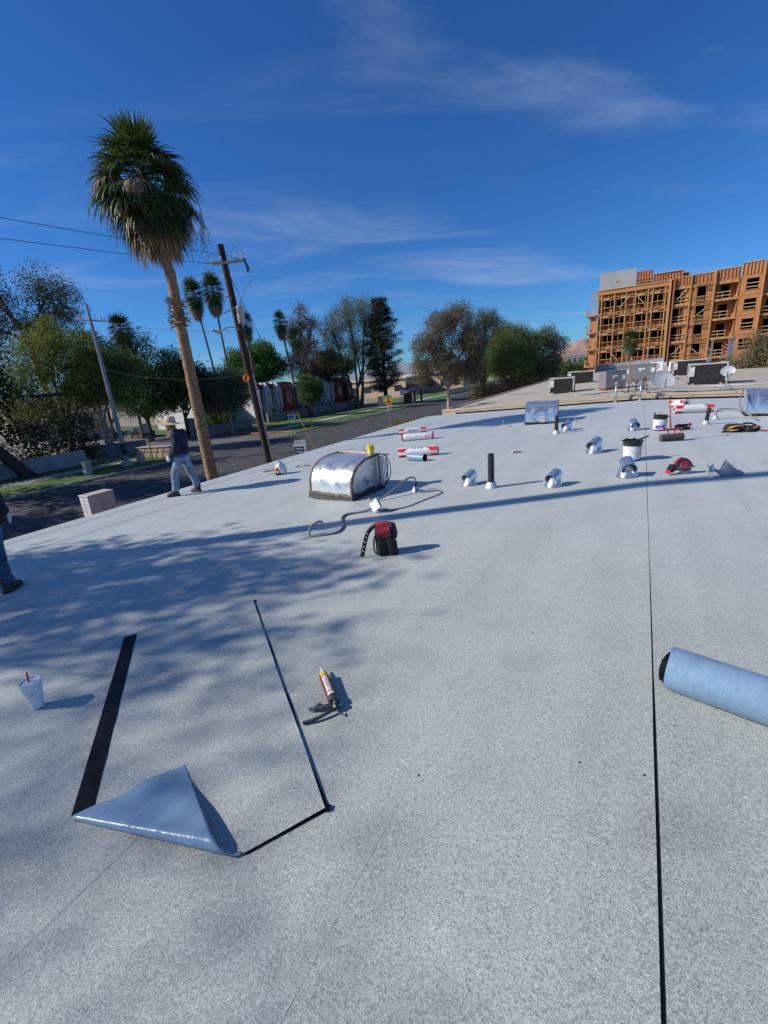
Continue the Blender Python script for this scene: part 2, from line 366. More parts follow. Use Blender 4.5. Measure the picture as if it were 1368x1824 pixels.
# ------------------------------------------------------------------ ground, street
def plane_obj(name, x0, x1, y0, y1, z, m, kind='structure', parent=None):
    b = MB(); b.quad((x0,y0,z),(x1,y0,z),(x1,y1,z),(x0,y1,z)); o = b.obj(name, m, parent)
    if kind and not parent: o['kind'] = kind
    return o
plane_obj('ground', -4000, 4000, -1500, 6000, GZ-.02, M('dirt'))
CURB_FAR, CURB_NEAR = -33.2, -21.0
road = plane_obj('road', CURB_FAR, CURB_NEAR, -90, 420, GZ, M('asphalt'))
b = MB(); b.box((-28.45, 100, GZ+.004), (.09, 300, .004)); b.obj('lane_line', M('road_paint'), road)
b = MB(); b.box((-25.7, 100, GZ+.004), (.09, 300, .004)); b.obj('lane_line', M('road_paint'), road)
plane_obj('side_street', -110, CURB_FAR-.02, 27.3, 38.0, GZ+.002, M('asphalt_old'))
def slab(name, x0, x1, y0, y1, z0, z1, m, kind='structure'):
    b = MB(); b.box(((x0+x1)/2,(y0+y1)/2,(z0+z1)/2), (x1-x0,y1-y0,z1-z0)); o = b.obj(name, m); o['kind'] = kind; return o
for (a, c) in ((-90, 26.6), (38.7, 420)):
    slab('kerb', CURB_FAR-.16, CURB_FAR, a, c, GZ-.01, GZ+.13, M('concrete'))
    slab('lawn', -37.6, CURB_FAR-.165, a, c, GZ-.01, GZ+.125, M('lawn'))
    slab('sidewalk', -39.2, -37.605, a, c, GZ-.01, GZ+.135, M('concrete'))
    slab('lawn', -41.8 if a < 0 else -49.0, -39.205, a, c, GZ-.01, GZ+.128, M('lawn'))
slab('lawn', -95, -41.9, 38.9, 52, GZ-.01, GZ+.06, M('lawn'))
for x0, y0, x1, y1 in ((-46.5,38.3,-38.5,38.3), (-38.5,38.3,-34.3,39.6)):
    b = MB(); b.tube([(x0,y0,GZ+.08),(x1,y1,GZ+.08)], .12, 4); struct(b.obj('red_kerb', M('red_curb')))
slab('kerb', -60, -47, 38.5, 38.7, GZ, GZ+.14, M('red_curb'))
slab('kerb', CURB_NEAR, CURB_NEAR+.16, -90, 420, GZ-.01, GZ+.13, M('concrete'))
slab('sidewalk', CURB_NEAR+.165, CURB_NEAR+1.8, -90, 420, GZ-.01, GZ+.128, M('concrete'))

# hills on the horizon
def hills(name, cx, cy, length, hmax, ang, seed, m, segs=90, depth=500):
    r = random.Random(seed); b = MB(); ph = [r.uniform(0,6.28) for _ in range(8)]
    def h(t): return max(0, math.sin(math.pi*t))**.7*(.45+.2*math.sin(3*t*3+ph[0])+.10*math.sin(13*t+ph[1])+.03*math.sin(31*t+ph[2])+.012*math.sin(77*t+ph[3])+.006*math.sin(150*t+ph[4]))*hmax
    def fn(u, v):
        x = (u-.5)*length; w = 1-abs(v-.5)*2
        z = h(u)*w*(1+.12*math.sin(40*u+9*v+ph[5])*(1-w)+.07*math.sin(95*u-14*v+ph[6])*(1-w))
        y = (v-.5)*depth
        return (cx+x*math.cos(ang)-y*math.sin(ang), cy+x*math.sin(ang)+y*math.cos(ang), GZ-.5+z)
    b.grid(fn, segs, 12); return struct(b.obj(name, m, smooth=True))
mat('hill_rock', (.30,.20,.165), .95, var=.25, scale=.012, world_co=True, detail=10, bump=.6, bscale=.05)
mat('hill_far', (.24,.26,.30), .95, var=.1, scale=.004, world_co=True, detail=8)
hills('hills', 50, 1560, 620, 185, rad(6), 4, M('hill_rock'), 120)
hills('hills', -1500, 3300, 2600, 130, rad(28), 9, M('hill_far'), 120, 900)

# ------------------------------------------------------------------ neighbour's flat-roofed building
NX0, NX1 = -8.75, 21.0
nb = thing('flat_roof_building', 'low building with pale gravel roof and tan plank edge, beyond the grey roof', 'building', (0,22.0,GZ))
def zn(x): return zr(x)+.17
b = MB()
def npoly(xa, xb, ya, yb):
    za, zb = zn(xa)-GZ, zn(xb)-GZ
    b.add([(xa,ya,za),(xb,ya,zb),(xb,yb,zb),(xa,yb,za)], [(0,1,2,3)])
npoly(NX0, XR, 0, 44.5); npoly(XR, 3.2, 0, 44.5); npoly(3.2, NX1, 0, 24.2)
b.obj('roof', M('gravel_roof'), nb)
b = MB()
outline = [(NX0,.02),(NX0,44.48),(3.19,44.48),(3.19,24.18),(NX1,24.18),(NX1,.02)]
for (ax,ay),(bx,by) in zip(outline, outline[1:]+outline[:1]):
    n = 6
    for i in range(n):
        x0,y0 = ax+(bx-ax)*i/n, ay+(by-ay)*i/n; x1,y1 = ax+(bx-ax)*(i+1)/n, ay+(by-ay)*(i+1)/n
        b.quad((x0,y0,0),(x1,y1,0),(x1,y1,zn(x1)-GZ-.02),(x0,y0,zn(x0)-GZ-.02))
b.obj('wall', M('stucco_tan'), nb)
# plank edge: two courses of boards, each board a piece
r = random.Random(3)
for course, (y0, dz0, hgt, th) in enumerate(((-.10,-.118,.085,.075), (-.07,-.018,.095,.14))):
    x = NX0-.1
    while x < NX1:
        L = r.uniform(2.2,3.4); x1 = min(x+L, NX1)
        if x < XR < x1: x1 = XR
        za, zb = zn(x)-GZ+dz0, zn(x1)-GZ+dz0; g = .006; e = r.uniform(-.008,.008)
        b = MB(); ya, yb = y0+e, y0+th+e
        b.add([(x+g,ya,za),(x1-g,ya,zb),(x1-g,yb,zb),(x+g,yb,za),(x+g,ya,za+hgt),(x1-g,ya,zb+hgt),(x1-g,yb,zb+hgt),(x+g,yb,za+hgt)],
              [(3,2,1,0),(4,5,6,7),(0,1,5,4),(1,2,6,5),(2,3,7,6),(3,0,4,7)])
        b.obj('board', M('plank_tan'), nb); x = x1
for yy in np.arange(0, 44, 3.1):
    b = MB(); b.box((NX0-.05, yy+1.55, zn(NX0)-GZ-.02), (.12, 3.08, .18)); b.obj('board', M('plank_tan'), nb)
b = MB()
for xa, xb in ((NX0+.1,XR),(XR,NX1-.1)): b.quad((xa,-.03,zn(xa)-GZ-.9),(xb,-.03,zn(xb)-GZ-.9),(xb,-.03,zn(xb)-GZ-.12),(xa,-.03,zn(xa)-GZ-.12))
b.obj('painted_gap_shade', M('underlay_black'), nb)  # black sheet painted in as the shade in the gap below the boards
b = MB(); b.box((NX0+.35,-.17,zn(NX0)-GZ-.16), (.7,.12,.17)); b.obj('corner_block', M('plank_tan'), nb)
for (x, y, w_, h_) in ((-6.2,9,2.6,0),(-7.2,3.3,1.5,0)):
    pts = curve([(x-w_/2,y-.3,zn(x)-GZ+.012),(x,y,zn(x)-GZ+.012),(x+w_*.35,y+.1,zn(x)-GZ+.012),(x+w_/2,y+.5,zn(x)-GZ+.012)],5)
    b = MB(); b.tube(pts, .018, 5); b.obj('sealant_trail', M('old_sealant'), nb)

# rooftop air conditioners
mat('ac_metal', (.50,.49,.47), .5, var=.08, scale=3)
mat('ac_metal_grey', (.21,.20,.21), .5, var=.06, scale=3)
mat('ac_fin', (.055,.050,.048), .6, var=.4, scale=30, stretch=(1,1,.2))
mat('ac_dark', (.03,.03,.032), .6)
def condenser(name, label, x, y, w_, d_, h_, rz=0, group='air conditioners on the neighbouring roof'):
    t = thing(name, label, 'air conditioner', (x,y,zn(x)), rz, group)
    b = MB(); b.box((0,0,.035), (w_*.98,d_*.98,.07)); b.obj('base_pan', M('ac_dark'), t)
    b = MB(); b.bbox((0,0,.07+(h_-.14)/2), (w_-.10,d_-.10,h_-.14), .02); core = b.obj('coil', M('ac_dark'), t)
    for sx, sy in ((-1,-1),(1,-1),(1,1),(-1,1)):
        b = MB(); b.bbox((sx*(w_/2-.035),sy*(d_/2-.035),.07+(h_-.14)/2), (.07,.07,h_-.141), .012); b.obj('corner_post', M('ac_metal'), t)
    n = 13
    for side in range(4):
        L = (w_ if side%2 == 0 else d_)-.145; off = (d_ if side%2 == 0 else w_)/2-.035; b = MB(); R_ = Matrix.Rotation(side*math.pi/2,4,'Z')
        for i in range(n):
            z = .11+(h_-.22)*i/(n-1); b.box((0,-off,z), (L,.018,(h_-.22)/n*.62), (rad(28),0,0), 0, R_)
        for i in range(5): b.box((-L/2+L*i/4, -off-.012, h_/2), (.014,.012,h_-.2), None, 0, R_)
        b.obj('louvre_panel', M('ac_fin'), t)
    b = MB(); b.bbox((0,0,h_-.035), (w_,d_,.07), .018); top = b.obj('top_cover', M('ac_metal'), t)
    b = MB(); b.lathe([(.30*min(w_,d_)/.8,h_+.001),(.30*min(w_,d_)/.8,h_+.03),(.27*min(w_,d_)/.8,h_+.034),(.05,h_+.036),(0,h_+.036)], 20); b.obj('fan_grille', M('ac_dark'), t)
    b = MB(); b.box((-w_/2+.16,-d_/2-.004,h_*.62), (.2,.012,h_*.5)); b.obj('access_panel', M('ac_metal'), t)
    b = MB(); b.box((-w_/2+.16,-d_/2-.012,h_*.70), (.12,.004,.2)); b.obj('rating_plate', M('wrap_white'), t)
    for sx in (-1,1):
        b = MB(); b.box((sx*w_*.36,0,-.03), (.09,d_*1.05,.06)); b.obj('sleeper', M('plank_tan'), t)
    t.location.z += .06
    return t
condenser('condenser_unit','tan louvred condenser unit nearest the left edge of the pale gravel roof', -4.0, 28.9, 1.35, 1.25, .82, rad(4))
condenser('condenser_unit','tan louvred condenser unit behind the leftmost one on the gravel roof', -4.1, 39.5, 1.9, 1.3, .85, rad(4))
condenser('condenser_unit','large tan condenser unit with dark louvred side, right of the satellite dish', 2.9, 28.5, 1.6, 1.35, .95, rad(-2))
condenser('condenser_unit','tan condenser unit half hidden behind the large louvred one', 3.0, 39.6, 2.0, 1.2, .98, rad(-3))
def cabinet(label, x, y, w_, d_, h_, rz):
    t = thing('packaged_unit', label, 'air conditioner', (x,y,zn(x)+.05), rz, 'grey packaged units on the gravel roof')
    b = MB(); b.bbox((0,0,h_/2), (w_,d_,h_-.03), .015); b.obj('cabinet', M('ac_metal_grey'), t)
    b = MB(); b.bbox((0,0,h_-.012), (w_+.03,d_+.03,.025), .006); b.obj('lid', M('ac_metal_grey'), t)
    for i in (-1,1):
        b = MB(); b.box((i*w_*.24,-d_/2-.006,h_*.5), (w_*.44,.012,h_*.82)); p = b.obj('door_panel', M('ac_metal_grey'), t)
    b = MB(); b.box((w_*.38,-d_/2-.016,h_*.62), (w_*.15,.005,h_*.26)); b.obj('label_plate', M('wrap_white'), t)
    b = MB(); b.box((-.05,-d_/2-.016,h_*.72), (w_*.25,.005,h_*.09)); b.box((-.12,-d_/2-.016,h_*.64), (w_*.08,.005,h_*.14)); b.obj('sticker', M('wrap_white'), t)
    for i in range(3):
        b = MB(); b.lathe([(0,-.02),(.018,-.02),(.018,.02),(0,.02)], 8, Matrix.Translation((-w_*.43,-d_/2-.01,h_*(.3+.2*i))) @ Matrix.Rotation(math.pi/2,4,'X')); b.obj('screw_cap', M('ac_dark'), t)
    b = MB(); b.box((0,0,-.025), (w_*1.0,d_*1.02,.05)); b.obj('sleeper', M('stucco_red'), t)
cabinet('grey sheet-metal packaged unit standing behind the left conduit post', -1.35, 28.0, 1.05, 1.0, .92, rad(24))
cabinet('wide grey sheet-metal packaged unit behind the satellite dish', .05, 34.2, 1.5, .9, .98, rad(2))
cabinet('small grey cabinet joined to the left of the wide packaged unit', -1.05, 35.0, .7, .8, .98, rad(2))
def minisplit(label, x, y, rz, grille):
    t = thing('mini_split_unit', label, 'air conditioner', (x,y,zn(x)+.12), rz, 'white mini-split units')
    b = MB(); b.bbox((0,0,.38), (1.0,.38,.76), .02); b.obj('case', M('white_plastic'), t)
    if grille:
        b = MB(); b.box((.05,-.195,.38), (.8,.012,.66)); b.obj('coil_guard', M('ac_fin'), t)
        for i in range(9):
            b = MB(); b.box((-.35+.1*i,-.206,.38), (.012,.008,.66)); b.obj('guard_bar', M('white_plastic'), t)
    else:
        b = MB(); b.lathe([(.30,-.01),(.30,.02),(.27,.02),(.26,-.01)], 24, Matrix.Translation((-.12,-.2,.4)) @ Matrix.Rotation(math.pi/2,4,'X')); b.obj('fan_ring', M('ac_metal_grey'), t)
        b = MB(); b.lathe([(0,-.012),(.255,-.012)], 24, Matrix.Translation((-.12,-.2,.4)) @ Matrix.Rotation(math.pi/2,4,'X')); b.obj('fan_recess', M('ac_metal_grey'), t)
        b = MB()
        for i in range(4): b.box((-.12,-.212,.4), (.5,.008,.05), (0,i*math.pi/4,0))
        b.obj('fan_blade', M('ac_metal'), t)
    for i in (-1,1):
        b = MB(); b.box((i*.35,0,-.06), (.06,.42,.12)); b.obj('foot', M('ac_dark'), t)
minisplit('small white mini-split with round fan grille on the gravel roof', 1.15, 47.4, rad(-3), False)
minisplit('small white mini-split with dark coil guard on the gravel roof', 2.45, 44.6, rad(-8), True)
# parapet beyond
pw = thing('parapet_wall', 'long weathered grey-blue parapet wall below the timber framing', 'wall', (0,68.4,GZ))
b = MB(); b.add([(-5.4,0,0),(2.4,0,0),(2.4,.25,0),(-5.4,.25,0),(-5.4,0,4.30),(2.4,0,4.62),(2.4,.25,4.62),(-5.4,.25,4.30)], [(0,1,5,4),(1,2,6,5),(2,3,7,6),(3,0,4,7),(4,5,6,7)])
mat('parapet_paint', (.30,.34,.38), .85, var=.25, scale=1.2, detail=8, col2=(.40,.41,.41))
b.obj('wall', M('parapet_paint'), pw)
b = MB(); b.add([(-5.45,-.03,4.30),(2.45,-.03,4.62),(2.45,.28,4.62),(-5.45,.28,4.30),(-5.45,-.03,4.35),(2.45,-.03,4.67),(2.45,.28,4.67),(-5.45,.28,4.35)], [(0,1,5,4),(1,2,6,5),(2,3,7,6),(3,0,4,7),(4,5,6,7),(3,2,1,0)]); b.obj('coping', M('concrete'), pw)
b = MB(); b.box((.8,-.5,3.62), (3.8,.6,.9)); b.obj('ledge', M('stucco_white'), pw)
# ------------------------------------------------------------------ things on the roof
def on(x, y, dz=.0): return (x, y, zr(x)+dz)
def hood_profile(n=22, y1=.40, ry=.86, z0=.07, rz_=.61):
    return [(y1-ry*max(0,math.cos(math.pi/2*i/n))**.66, z0+rz_*math.sin(math.pi/2*i/n)**.72) for i in range(n+1)]
def duct_hood(label, x, y, rz, old):
    t = thing('duct_hood', label, 'roof vent', on(x,y), rz, 'quarter-round sheet-metal duct hoods on the roof')
    P = hood_profile(); W = .5; g = M('galvanized' if old else 'galvanized_clean')
    b = MB()
    b.grid(lambda u, v: (-W+2*W*u+.0, P[int(round(v*22))][0]+.004*math.sin(9*u+5*v), P[int(round(v*22))][1]+.004*math.sin(7*u+3)), 12, 22)
    b.obj('curved_cover', g, t, smooth=True)
    for s in (-1,1):
        b = MB(); poly = [(p[0]+.02,p[1]-.004) for p in P[::2]]+[(.40,.07)]
        x0 = s*(W-.022); n = len(poly); vs = [(x0,a,c) for a,c in poly]; b.add(vs, [tuple(range(n)) if s > 0 else tuple(range(n-1,-1,-1))])
        b.obj('side_panel', g, t)
    b = MB(); b.box((0,.405,.37), (2*W,.012,.62)); b.obj('back_panel', M('galvanized_dull'), t)
    b = MB(); b.box((0,-.02,.035), (2*W+.02,.90,.07)); b.obj('curb', M('tar' if old else 'underlay_black'), t)
    if old:
        def wav(t_, ph): return math.sin(t_*7+ph)+.6*math.sin(t_*17+2*ph)+.5*math.sin(t_*31+ph)
        for s in (-1,1):                           # sealant smeared along both curved edges
            b = MB()
            def rim(u, v, s=s):
                i = u*22; k0 = min(21,int(i)); fr = i-k0; ya = P[k0][0]+(P[k0+1][0]-P[k0][0])*fr; za = P[k0][1]+(P[k0+1][1]-P[k0][1])*fr
                ty, tz = P[k0+1][0]-P[k0][0], P[k0+1][1]-P[k0][1]; l_ = math.hypot(ty,tz); ny, nz = -tz/l_, ty/l_
                w_ = .034+.006*wav(u*3,s+2); q = [(-w_,.004),(-w_*.5,.011),(0.006,.012),(.014,.002),(.012,-.03-.006*wav(u*4,s))][int(round(v*4))]
                return (s*(W+q[0]), ya+ny*q[1], za+nz*q[1])
            b.grid(rim, 44, 4); b.obj('sealant_strip', M('old_sealant'), t, smooth=True)
        r_ = random.Random(9)
        b = MB(); b.grid(lambda u, v: (-W-.02+(2*W+.04)*u, -.47-.012*math.sin(math.pi*v)-.004*wav(u*4,1)*math.sin(math.pi*v), .060+(.055+.008*wav(u*3,4))*v), 50, 4); b.obj('sealant_strip', M('old_sealant'), t, smooth=True)
        b = MB(); b.grid(lambda u, v: (-W-.03+(2*W+.06)*u, -.475-.035*(1-v)**2-.006*wav(u*4,3)*(1-v), .001+.066*v), 50, 4)
        b.grid(lambda u, v: (W+.03+.02*(1-v)**2+.006*wav(u*3,5)*(1-v), -.49+.95*u, .001+(.10+.05*wav(u*2,6)*.6)*v), 40, 4); b.obj('tar_flashing', M('tar'), t, smooth=True)
        b = MB()
        for i in range(9): b.bbox((-W+.03+.022*i, .30+.01*math.sin(i*2), .672+.01*math.cos(i*3)), (.034,.04,.03), .006, (r_.uniform(-.4,.4),r_.uniform(-.4,.4),0))
        b.obj('tar_clump', M('tar'), t)
        b = MB(); b.tube(curve([(-W+.2,.33,.69),(-.1,.35,.70),(.2,.34,.695),(W-.1,.35,.69)],5), .012, 6); b.obj('cable', M('tube_pink'), t)
        b = MB(); b.add([(W+.004,-.12,.36),(W+.004,.14,.23),(W+.05,.05,.17),(W+.02,-.02,.30)], [(0,1,2,3),(3,2,1,0)]); b.obj('bent_flap', M('galvanized_clean'), t)
        b = MB()
        for i in range(7): b.box((W+.05+.018*i,.42+(.018 if i%2 else 0),.36), (.018,.006,.58), (0,0,rad(25 if i%2 else -25)))
        b.obj('corrugated_plate', M('wrap_white'), t)
        b = MB(); b.tube([(W+.06,.36,.10),(W+.05,.37,.64)], .028, 10); b.obj('conduit_riser', M('conduit_steel'), t)
        b = MB(); b.box((W+.09,.42,.668), (.22,.06,.012)); b.obj('cap_strip', M('steel_dark'), t)
        b = MB(); b.tube(curve([(W+.12,.40,.66),(W+.2,.42,.55),(W+.24,.40,.35),(W+.18,.36,.16),(W+.10,.3,.10),(W+.04,.34,.14),(W+.06,.38,.24)],6), .008, 6); b.tube(curve([(W+.16,.40,.67),(W+.17,.41,.4),(W+.13,.36,.12)],6), .008, 6); b.obj('cable', M('rubber_black'), t)
        b = MB(); b.bbox((-.30,-.33,.50), (.05,.01,.05), .004, (rad(-38),.4,0)); b.obj('patch', M('tar'), t)
    else:
        b = MB(); b.box((0,.39,.688), (2*W+.03,.06,.012)); b.obj('top_flange', M('galvanized_dull'), t)
        for s in (-1,1):
            b = MB(); b.tube([(s*(W-.005),a,c+.002) for a,c in P], .010, 5); b.obj('edge_hem', M('galvanized_dull'), t)
        b = MB()
        for i in range(2): b.tube([(-.25+.5*i,a-.001,c+.001) for a,c in P], .0035, 4)
        b.obj('standing_seam', M('galvanized'), t)
    return t
v1 = duct_hood('old quarter-round metal hood edged in brown tar, yellow tub on its corner', -4.62, 6.62, rad(-7), True)
v2 = duct_hood('clean quarter-round metal hood with a loop of conduit across its face', -2.83, 15.98, rad(5), False)
v3 = duct_hood('clean quarter-round metal hood cut by the right edge of the photo', 3.14, 16.25, rad(-3), False)
# conduit and box fixed to the second hood
b = MB(); pts = [(.45,-.30,.30)]+[(.02+.30*math.cos(a)*1.05,-.505+.105*max(0,math.sin(a)),.27+.20*math.sin(a)) for a in [rad(q) for q in range(60,265,15)]]+[(.1,-.50,.06),(.35,-.52,.05)]
b.tube(curve(pts,3), .011, 6); b.obj('conduit', M('conduit_grey'), v2)
b = MB(); b.bbox((.08,-.55,.17), (.16,.10,.20), .01); b.obj('junction_box', M('box_grey'), v2)
# yellow tub on the old hood
t = thing('plastic_tub', 'small yellow plastic tub sitting on the corner of the tarred hood', 'tub', on(-4.20,6.90,.685))
b = MB(); b.lathe([(0,0),(.055,0),(.066,.13),(.069,.13),(.069,.145),(.06,.15),(0,.15)], 20); b.obj('body', M('yellow_plastic'), t, smooth=True, auto=40)
b = MB(); b.lathe([(.0595,.045),(.0635,.045),(.0650,.06),(.061,.06)], 20); b.obj('rib', M('yellow_plastic'), t)
b = MB(); b.tube(curve([(-.06,0,.1),(-.12,.03,.14),(-.17,.02,.10),(-.15,0,.05),(-.08,-.01,.04)],6), .006, 6); b.obj('wire_handle', M('rubber_black'), t)

# loose conduit with its box
t = thing('flexible_conduit', 'grey flexible conduit snaking over the roof from the old hood to a stub pipe', 'conduit', on(-3.9,5.6))
def lp(x, y, z=.014): return (x+3.9, y-5.6, zr(x)-zr(-3.9)+z)
b = MB(); b.tube(curve([lp(-3.93,6.25),lp(-3.80,6.10,.02),lp(-3.62,6.22,.05),lp(-3.50,6.50,.16),lp(-3.42,6.72,.24),lp(-3.34,6.80,.25),lp(-3.30,6.80,.22),lp(-3.29,6.80,.05)],6), .017, 8); b.obj('riser_run', M('conduit_grey'), t, smooth=True)
b = MB(); b.tube(curve([lp(-3.70,4.62,.13),lp(-3.74,4.56,.15),lp(-3.79,4.46,.10),lp(-3.76,4.39),lp(-3.62,4.42),lp(-3.44,4.57),lp(-3.50,4.80),lp(-3.60,4.98),lp(-3.76,5.16),lp(-3.78,5.34),lp(-3.60,5.50),lp(-3.46,5.60,.05)],6), .017, 8); b.obj('loose_run', M('conduit_grey'), t, smooth=True)
b = MB(); b.tube(curve([lp(-3.29,6.75,.02),lp(-3.1,6.72,.01),lp(-2.90,6.85,.01),lp(-2.77,6.66,.01),lp(-2.9,6.2,.01),lp(-3.03,5.8,.01),lp(-3.3,5.62,.01)],6), .008, 6); b.obj('wire', M('rubber_black'), t)
t = thing('switch_box', 'square grey electrical box lying on its corner at the conduit end', 'electrical box', on(-3.37,5.55,.0), math.atan2(RH.y,RH.x)-rad(128))
b = MB(); b.bbox((0,0,.115), (.05,.14,.14), .008, (rad(40),rad(-14),0)); b.obj('case', M('box_grey'), t)
b = MB(); b.bbox((.036,0,.117), (.012,.16,.16), .004, (rad(40),rad(-14),0)); b.obj('cover', M('white_plastic'), t)
for i in range(3):
    b = MB(); b.box((-.09,-.03+.045*i,.02), (.14,.02,.012), (0,rad(6),rad(-22*i+14))); b.obj('bracket_strip', M('steel'), t)
def flashing(t, r0=.085, r1=.03, h=.10):
    b = MB(); b.lathe([(r0,0.004),(r0*.92,.012),(r1*1.5,h*.75),(r1*1.15,h),(r1,h)], 18); return b.obj('flashing_cone', M('lead_flash'), t, smooth=True, auto=35)
t = thing('stub_flashing', 'small lead cone flashing where the conduit enters the roof', 'flashing', on(-3.29,6.80)); flashing(t)
b = MB(); b.lathe([(.024,.09),(.024,.16),(.018,.16)], 10); b.obj('collar', M('rubber_black'), t)
# right-hand conduit by the third hood
t = thing('conduit_run', 'dark conduit bending from cone flashing up to the right-edge hood', 'conduit', on(1.86,15.11)); flashing(t,.10,.03,.11)
def lq(x, y, z): return (x-1.86, y-15.11, zr(x)-zr(1.86)+z)
b = MB(); b.tube(curve([lq(1.86,15.11,.08),lq(1.87,15.12,.2),lq(1.93,15.14,.27),lq(2.2,15.17,.27),lq(2.45,15.05,.22),lq(2.6,14.9,.10),lq(2.72,14.75,.02)],6), .02, 8); b.tube(curve([lq(2.5,15.02,.20),lq(2.42,15.25,.26),lq(2.40,15.5,.45),lq(2.5,15.9,.68)],6), .018, 8); b.obj('pipe_run', M('conduit_grey'), t, smooth=True)

def vent_pipe(label, x, y, h, r, tilt=0):
    t = thing('vent_pipe', label, 'pipe', on(x,y), 0, 'black vent pipes through the roof', tilt=(0,tilt))
    b = MB(); b.lathe([(r,0),(r,h),(r*.82,h),(r*.82,h-.08),(0,h-.08)], 20); b.obj('pipe', M('pipe_black'), t, smooth=True, auto=40)
    b = MB(); b.lathe([(r*2.1,.004),(r*2.0,.012),(r*1.45,.075),(r*1.15,.10),(r*.99,.10)], 20); b.obj('flashing_cone', M('lead_flash'), t, smooth=True, auto=35)
    return t
vent_pipe('tall black vent pipe in lead flashing between two small hoods', -2.05, 7.12, .57, .052)
vent_pipe('black vent pipe in front of the clean duct hood', -1.93, 13.08, .50, .050)
vent_pipe('leaning black vent pipe beside the long red-ended roll', 1.55, 14.1, .42, .045, rad(5))
def stub(label, x, y, h):
    t = thing('vent_pipe', label, 'pipe', on(x,y), 0, 'short stub pipes through the roof')
    b = MB(); b.lathe([(.045,0),(.03,.03),(.028,h*.7),(.036,h*.7),(.036,h),(.024,h),(0,h-.02)], 12); b.obj('pipe', M('steel'), t, smooth=True, auto=40)
    b = MB(); b.lathe([(.09,.002),(.06,.02),(.03,.03)], 14); b.obj('flashing_cone', M('lead_flash'), t)
stub('short grey stub pipe left of the clean duct hood', -4.10, 15.8, .17)
stub('tiny stub pipe in the shadow right of the clean duct hood', -1.70, 15.4, .15)

def vent_cap(label, x, y, rz, s=1.0):
    t = thing('hooded_vent', label, 'roof vent', on(x,y), rz, 'small galvanised hooded vent caps')
    b = MB()
    def base(u, v):
        a = 2*math.pi*u
        rx = (.155*(1-v)+.092*v)*s; ry = (.15*(1-v)+.092*v)*s; oy = (-.03*(1-v)+.03*v)*s
        return (rx*math.cos(a), ry*math.sin(a)*(1.12 if math.sin(a) < 0 else 1)+oy, (.006+.165*v)*s)
    b.grid(base, 20, 3); b.obj('skirt', M('galvanized_clean'), t, smooth=True)
    b = MB(); R_ = .108*s; T = Matrix.Translation((0,-.02*s,.165*s)) @ Matrix.Rotation(rad(20),4,'X')
    def arch(u, v):
        a = rad(-28+236*u); p = T @ Vector((R_*math.cos(a), (-.13+.25*v)*s, R_*math.sin(a))); return tuple(p)
    b.grid(arch, 18, 3)
    def arch2(u, v):
        a = rad(-28+236*u); p = T @ Vector(((R_-.006)*math.cos(a), (-.13+.25*v)*s, (R_-.006)*math.sin(a))); return tuple(p)
    b.grid(lambda u, v: arch2(1-u, v), 18, 3); b.obj('hood', M('galvanized_clean'), t, smooth=True)
    b = MB(); n = 18; vs = [T @ Vector((0,.118*s,0))]+[T @ Vector((R_*.98*math.cos(rad(-28+236*i/n)),.118*s,R_*.98*math.sin(rad(-28+236*i/n)))) for i in range(n+1)]
    b.add(vs, [(0,i+1,i+2) for i in range(n)]); b.obj('hood_back', M('galvanized_clean'), t)
    b = MB(); b.lathe([(0,.150*s),(.088*s,.150*s)], 18); b.obj('vent_throat', M('plastic_black'), t)
    b = MB(); b.lathe([(.165*s,.001),(.158*s,.014),(.145*s,.018)], 22, Matrix.Translation((0,-.03*s,0))); b.obj('base_flange', M('old_sealant'), t)
    return t
vent_cap('small metal vent cap just left of the tall black pipe', -2.48, 7.33, rad(-20), .86)
vent_cap('small metal vent cap at the tip of the tall pipe shadow', -1.08, 7.30, rad(-18), .88)
vent_cap('metal vent cap standing left of the white bucket', -.72, 10.12, rad(-24), 1.05)
vent_cap('metal vent cap directly in front of the white bucket', -.08, 7.96, rad(14), 1.02)
vent_cap('metal vent cap right of the pipe by the clean duct hood', -1.72, 13.66, rad(-24), .98)
vent_cap('small metal vent cap by the long seam, left of the purple bucket', -.06, 13.12, rad(18), .95)

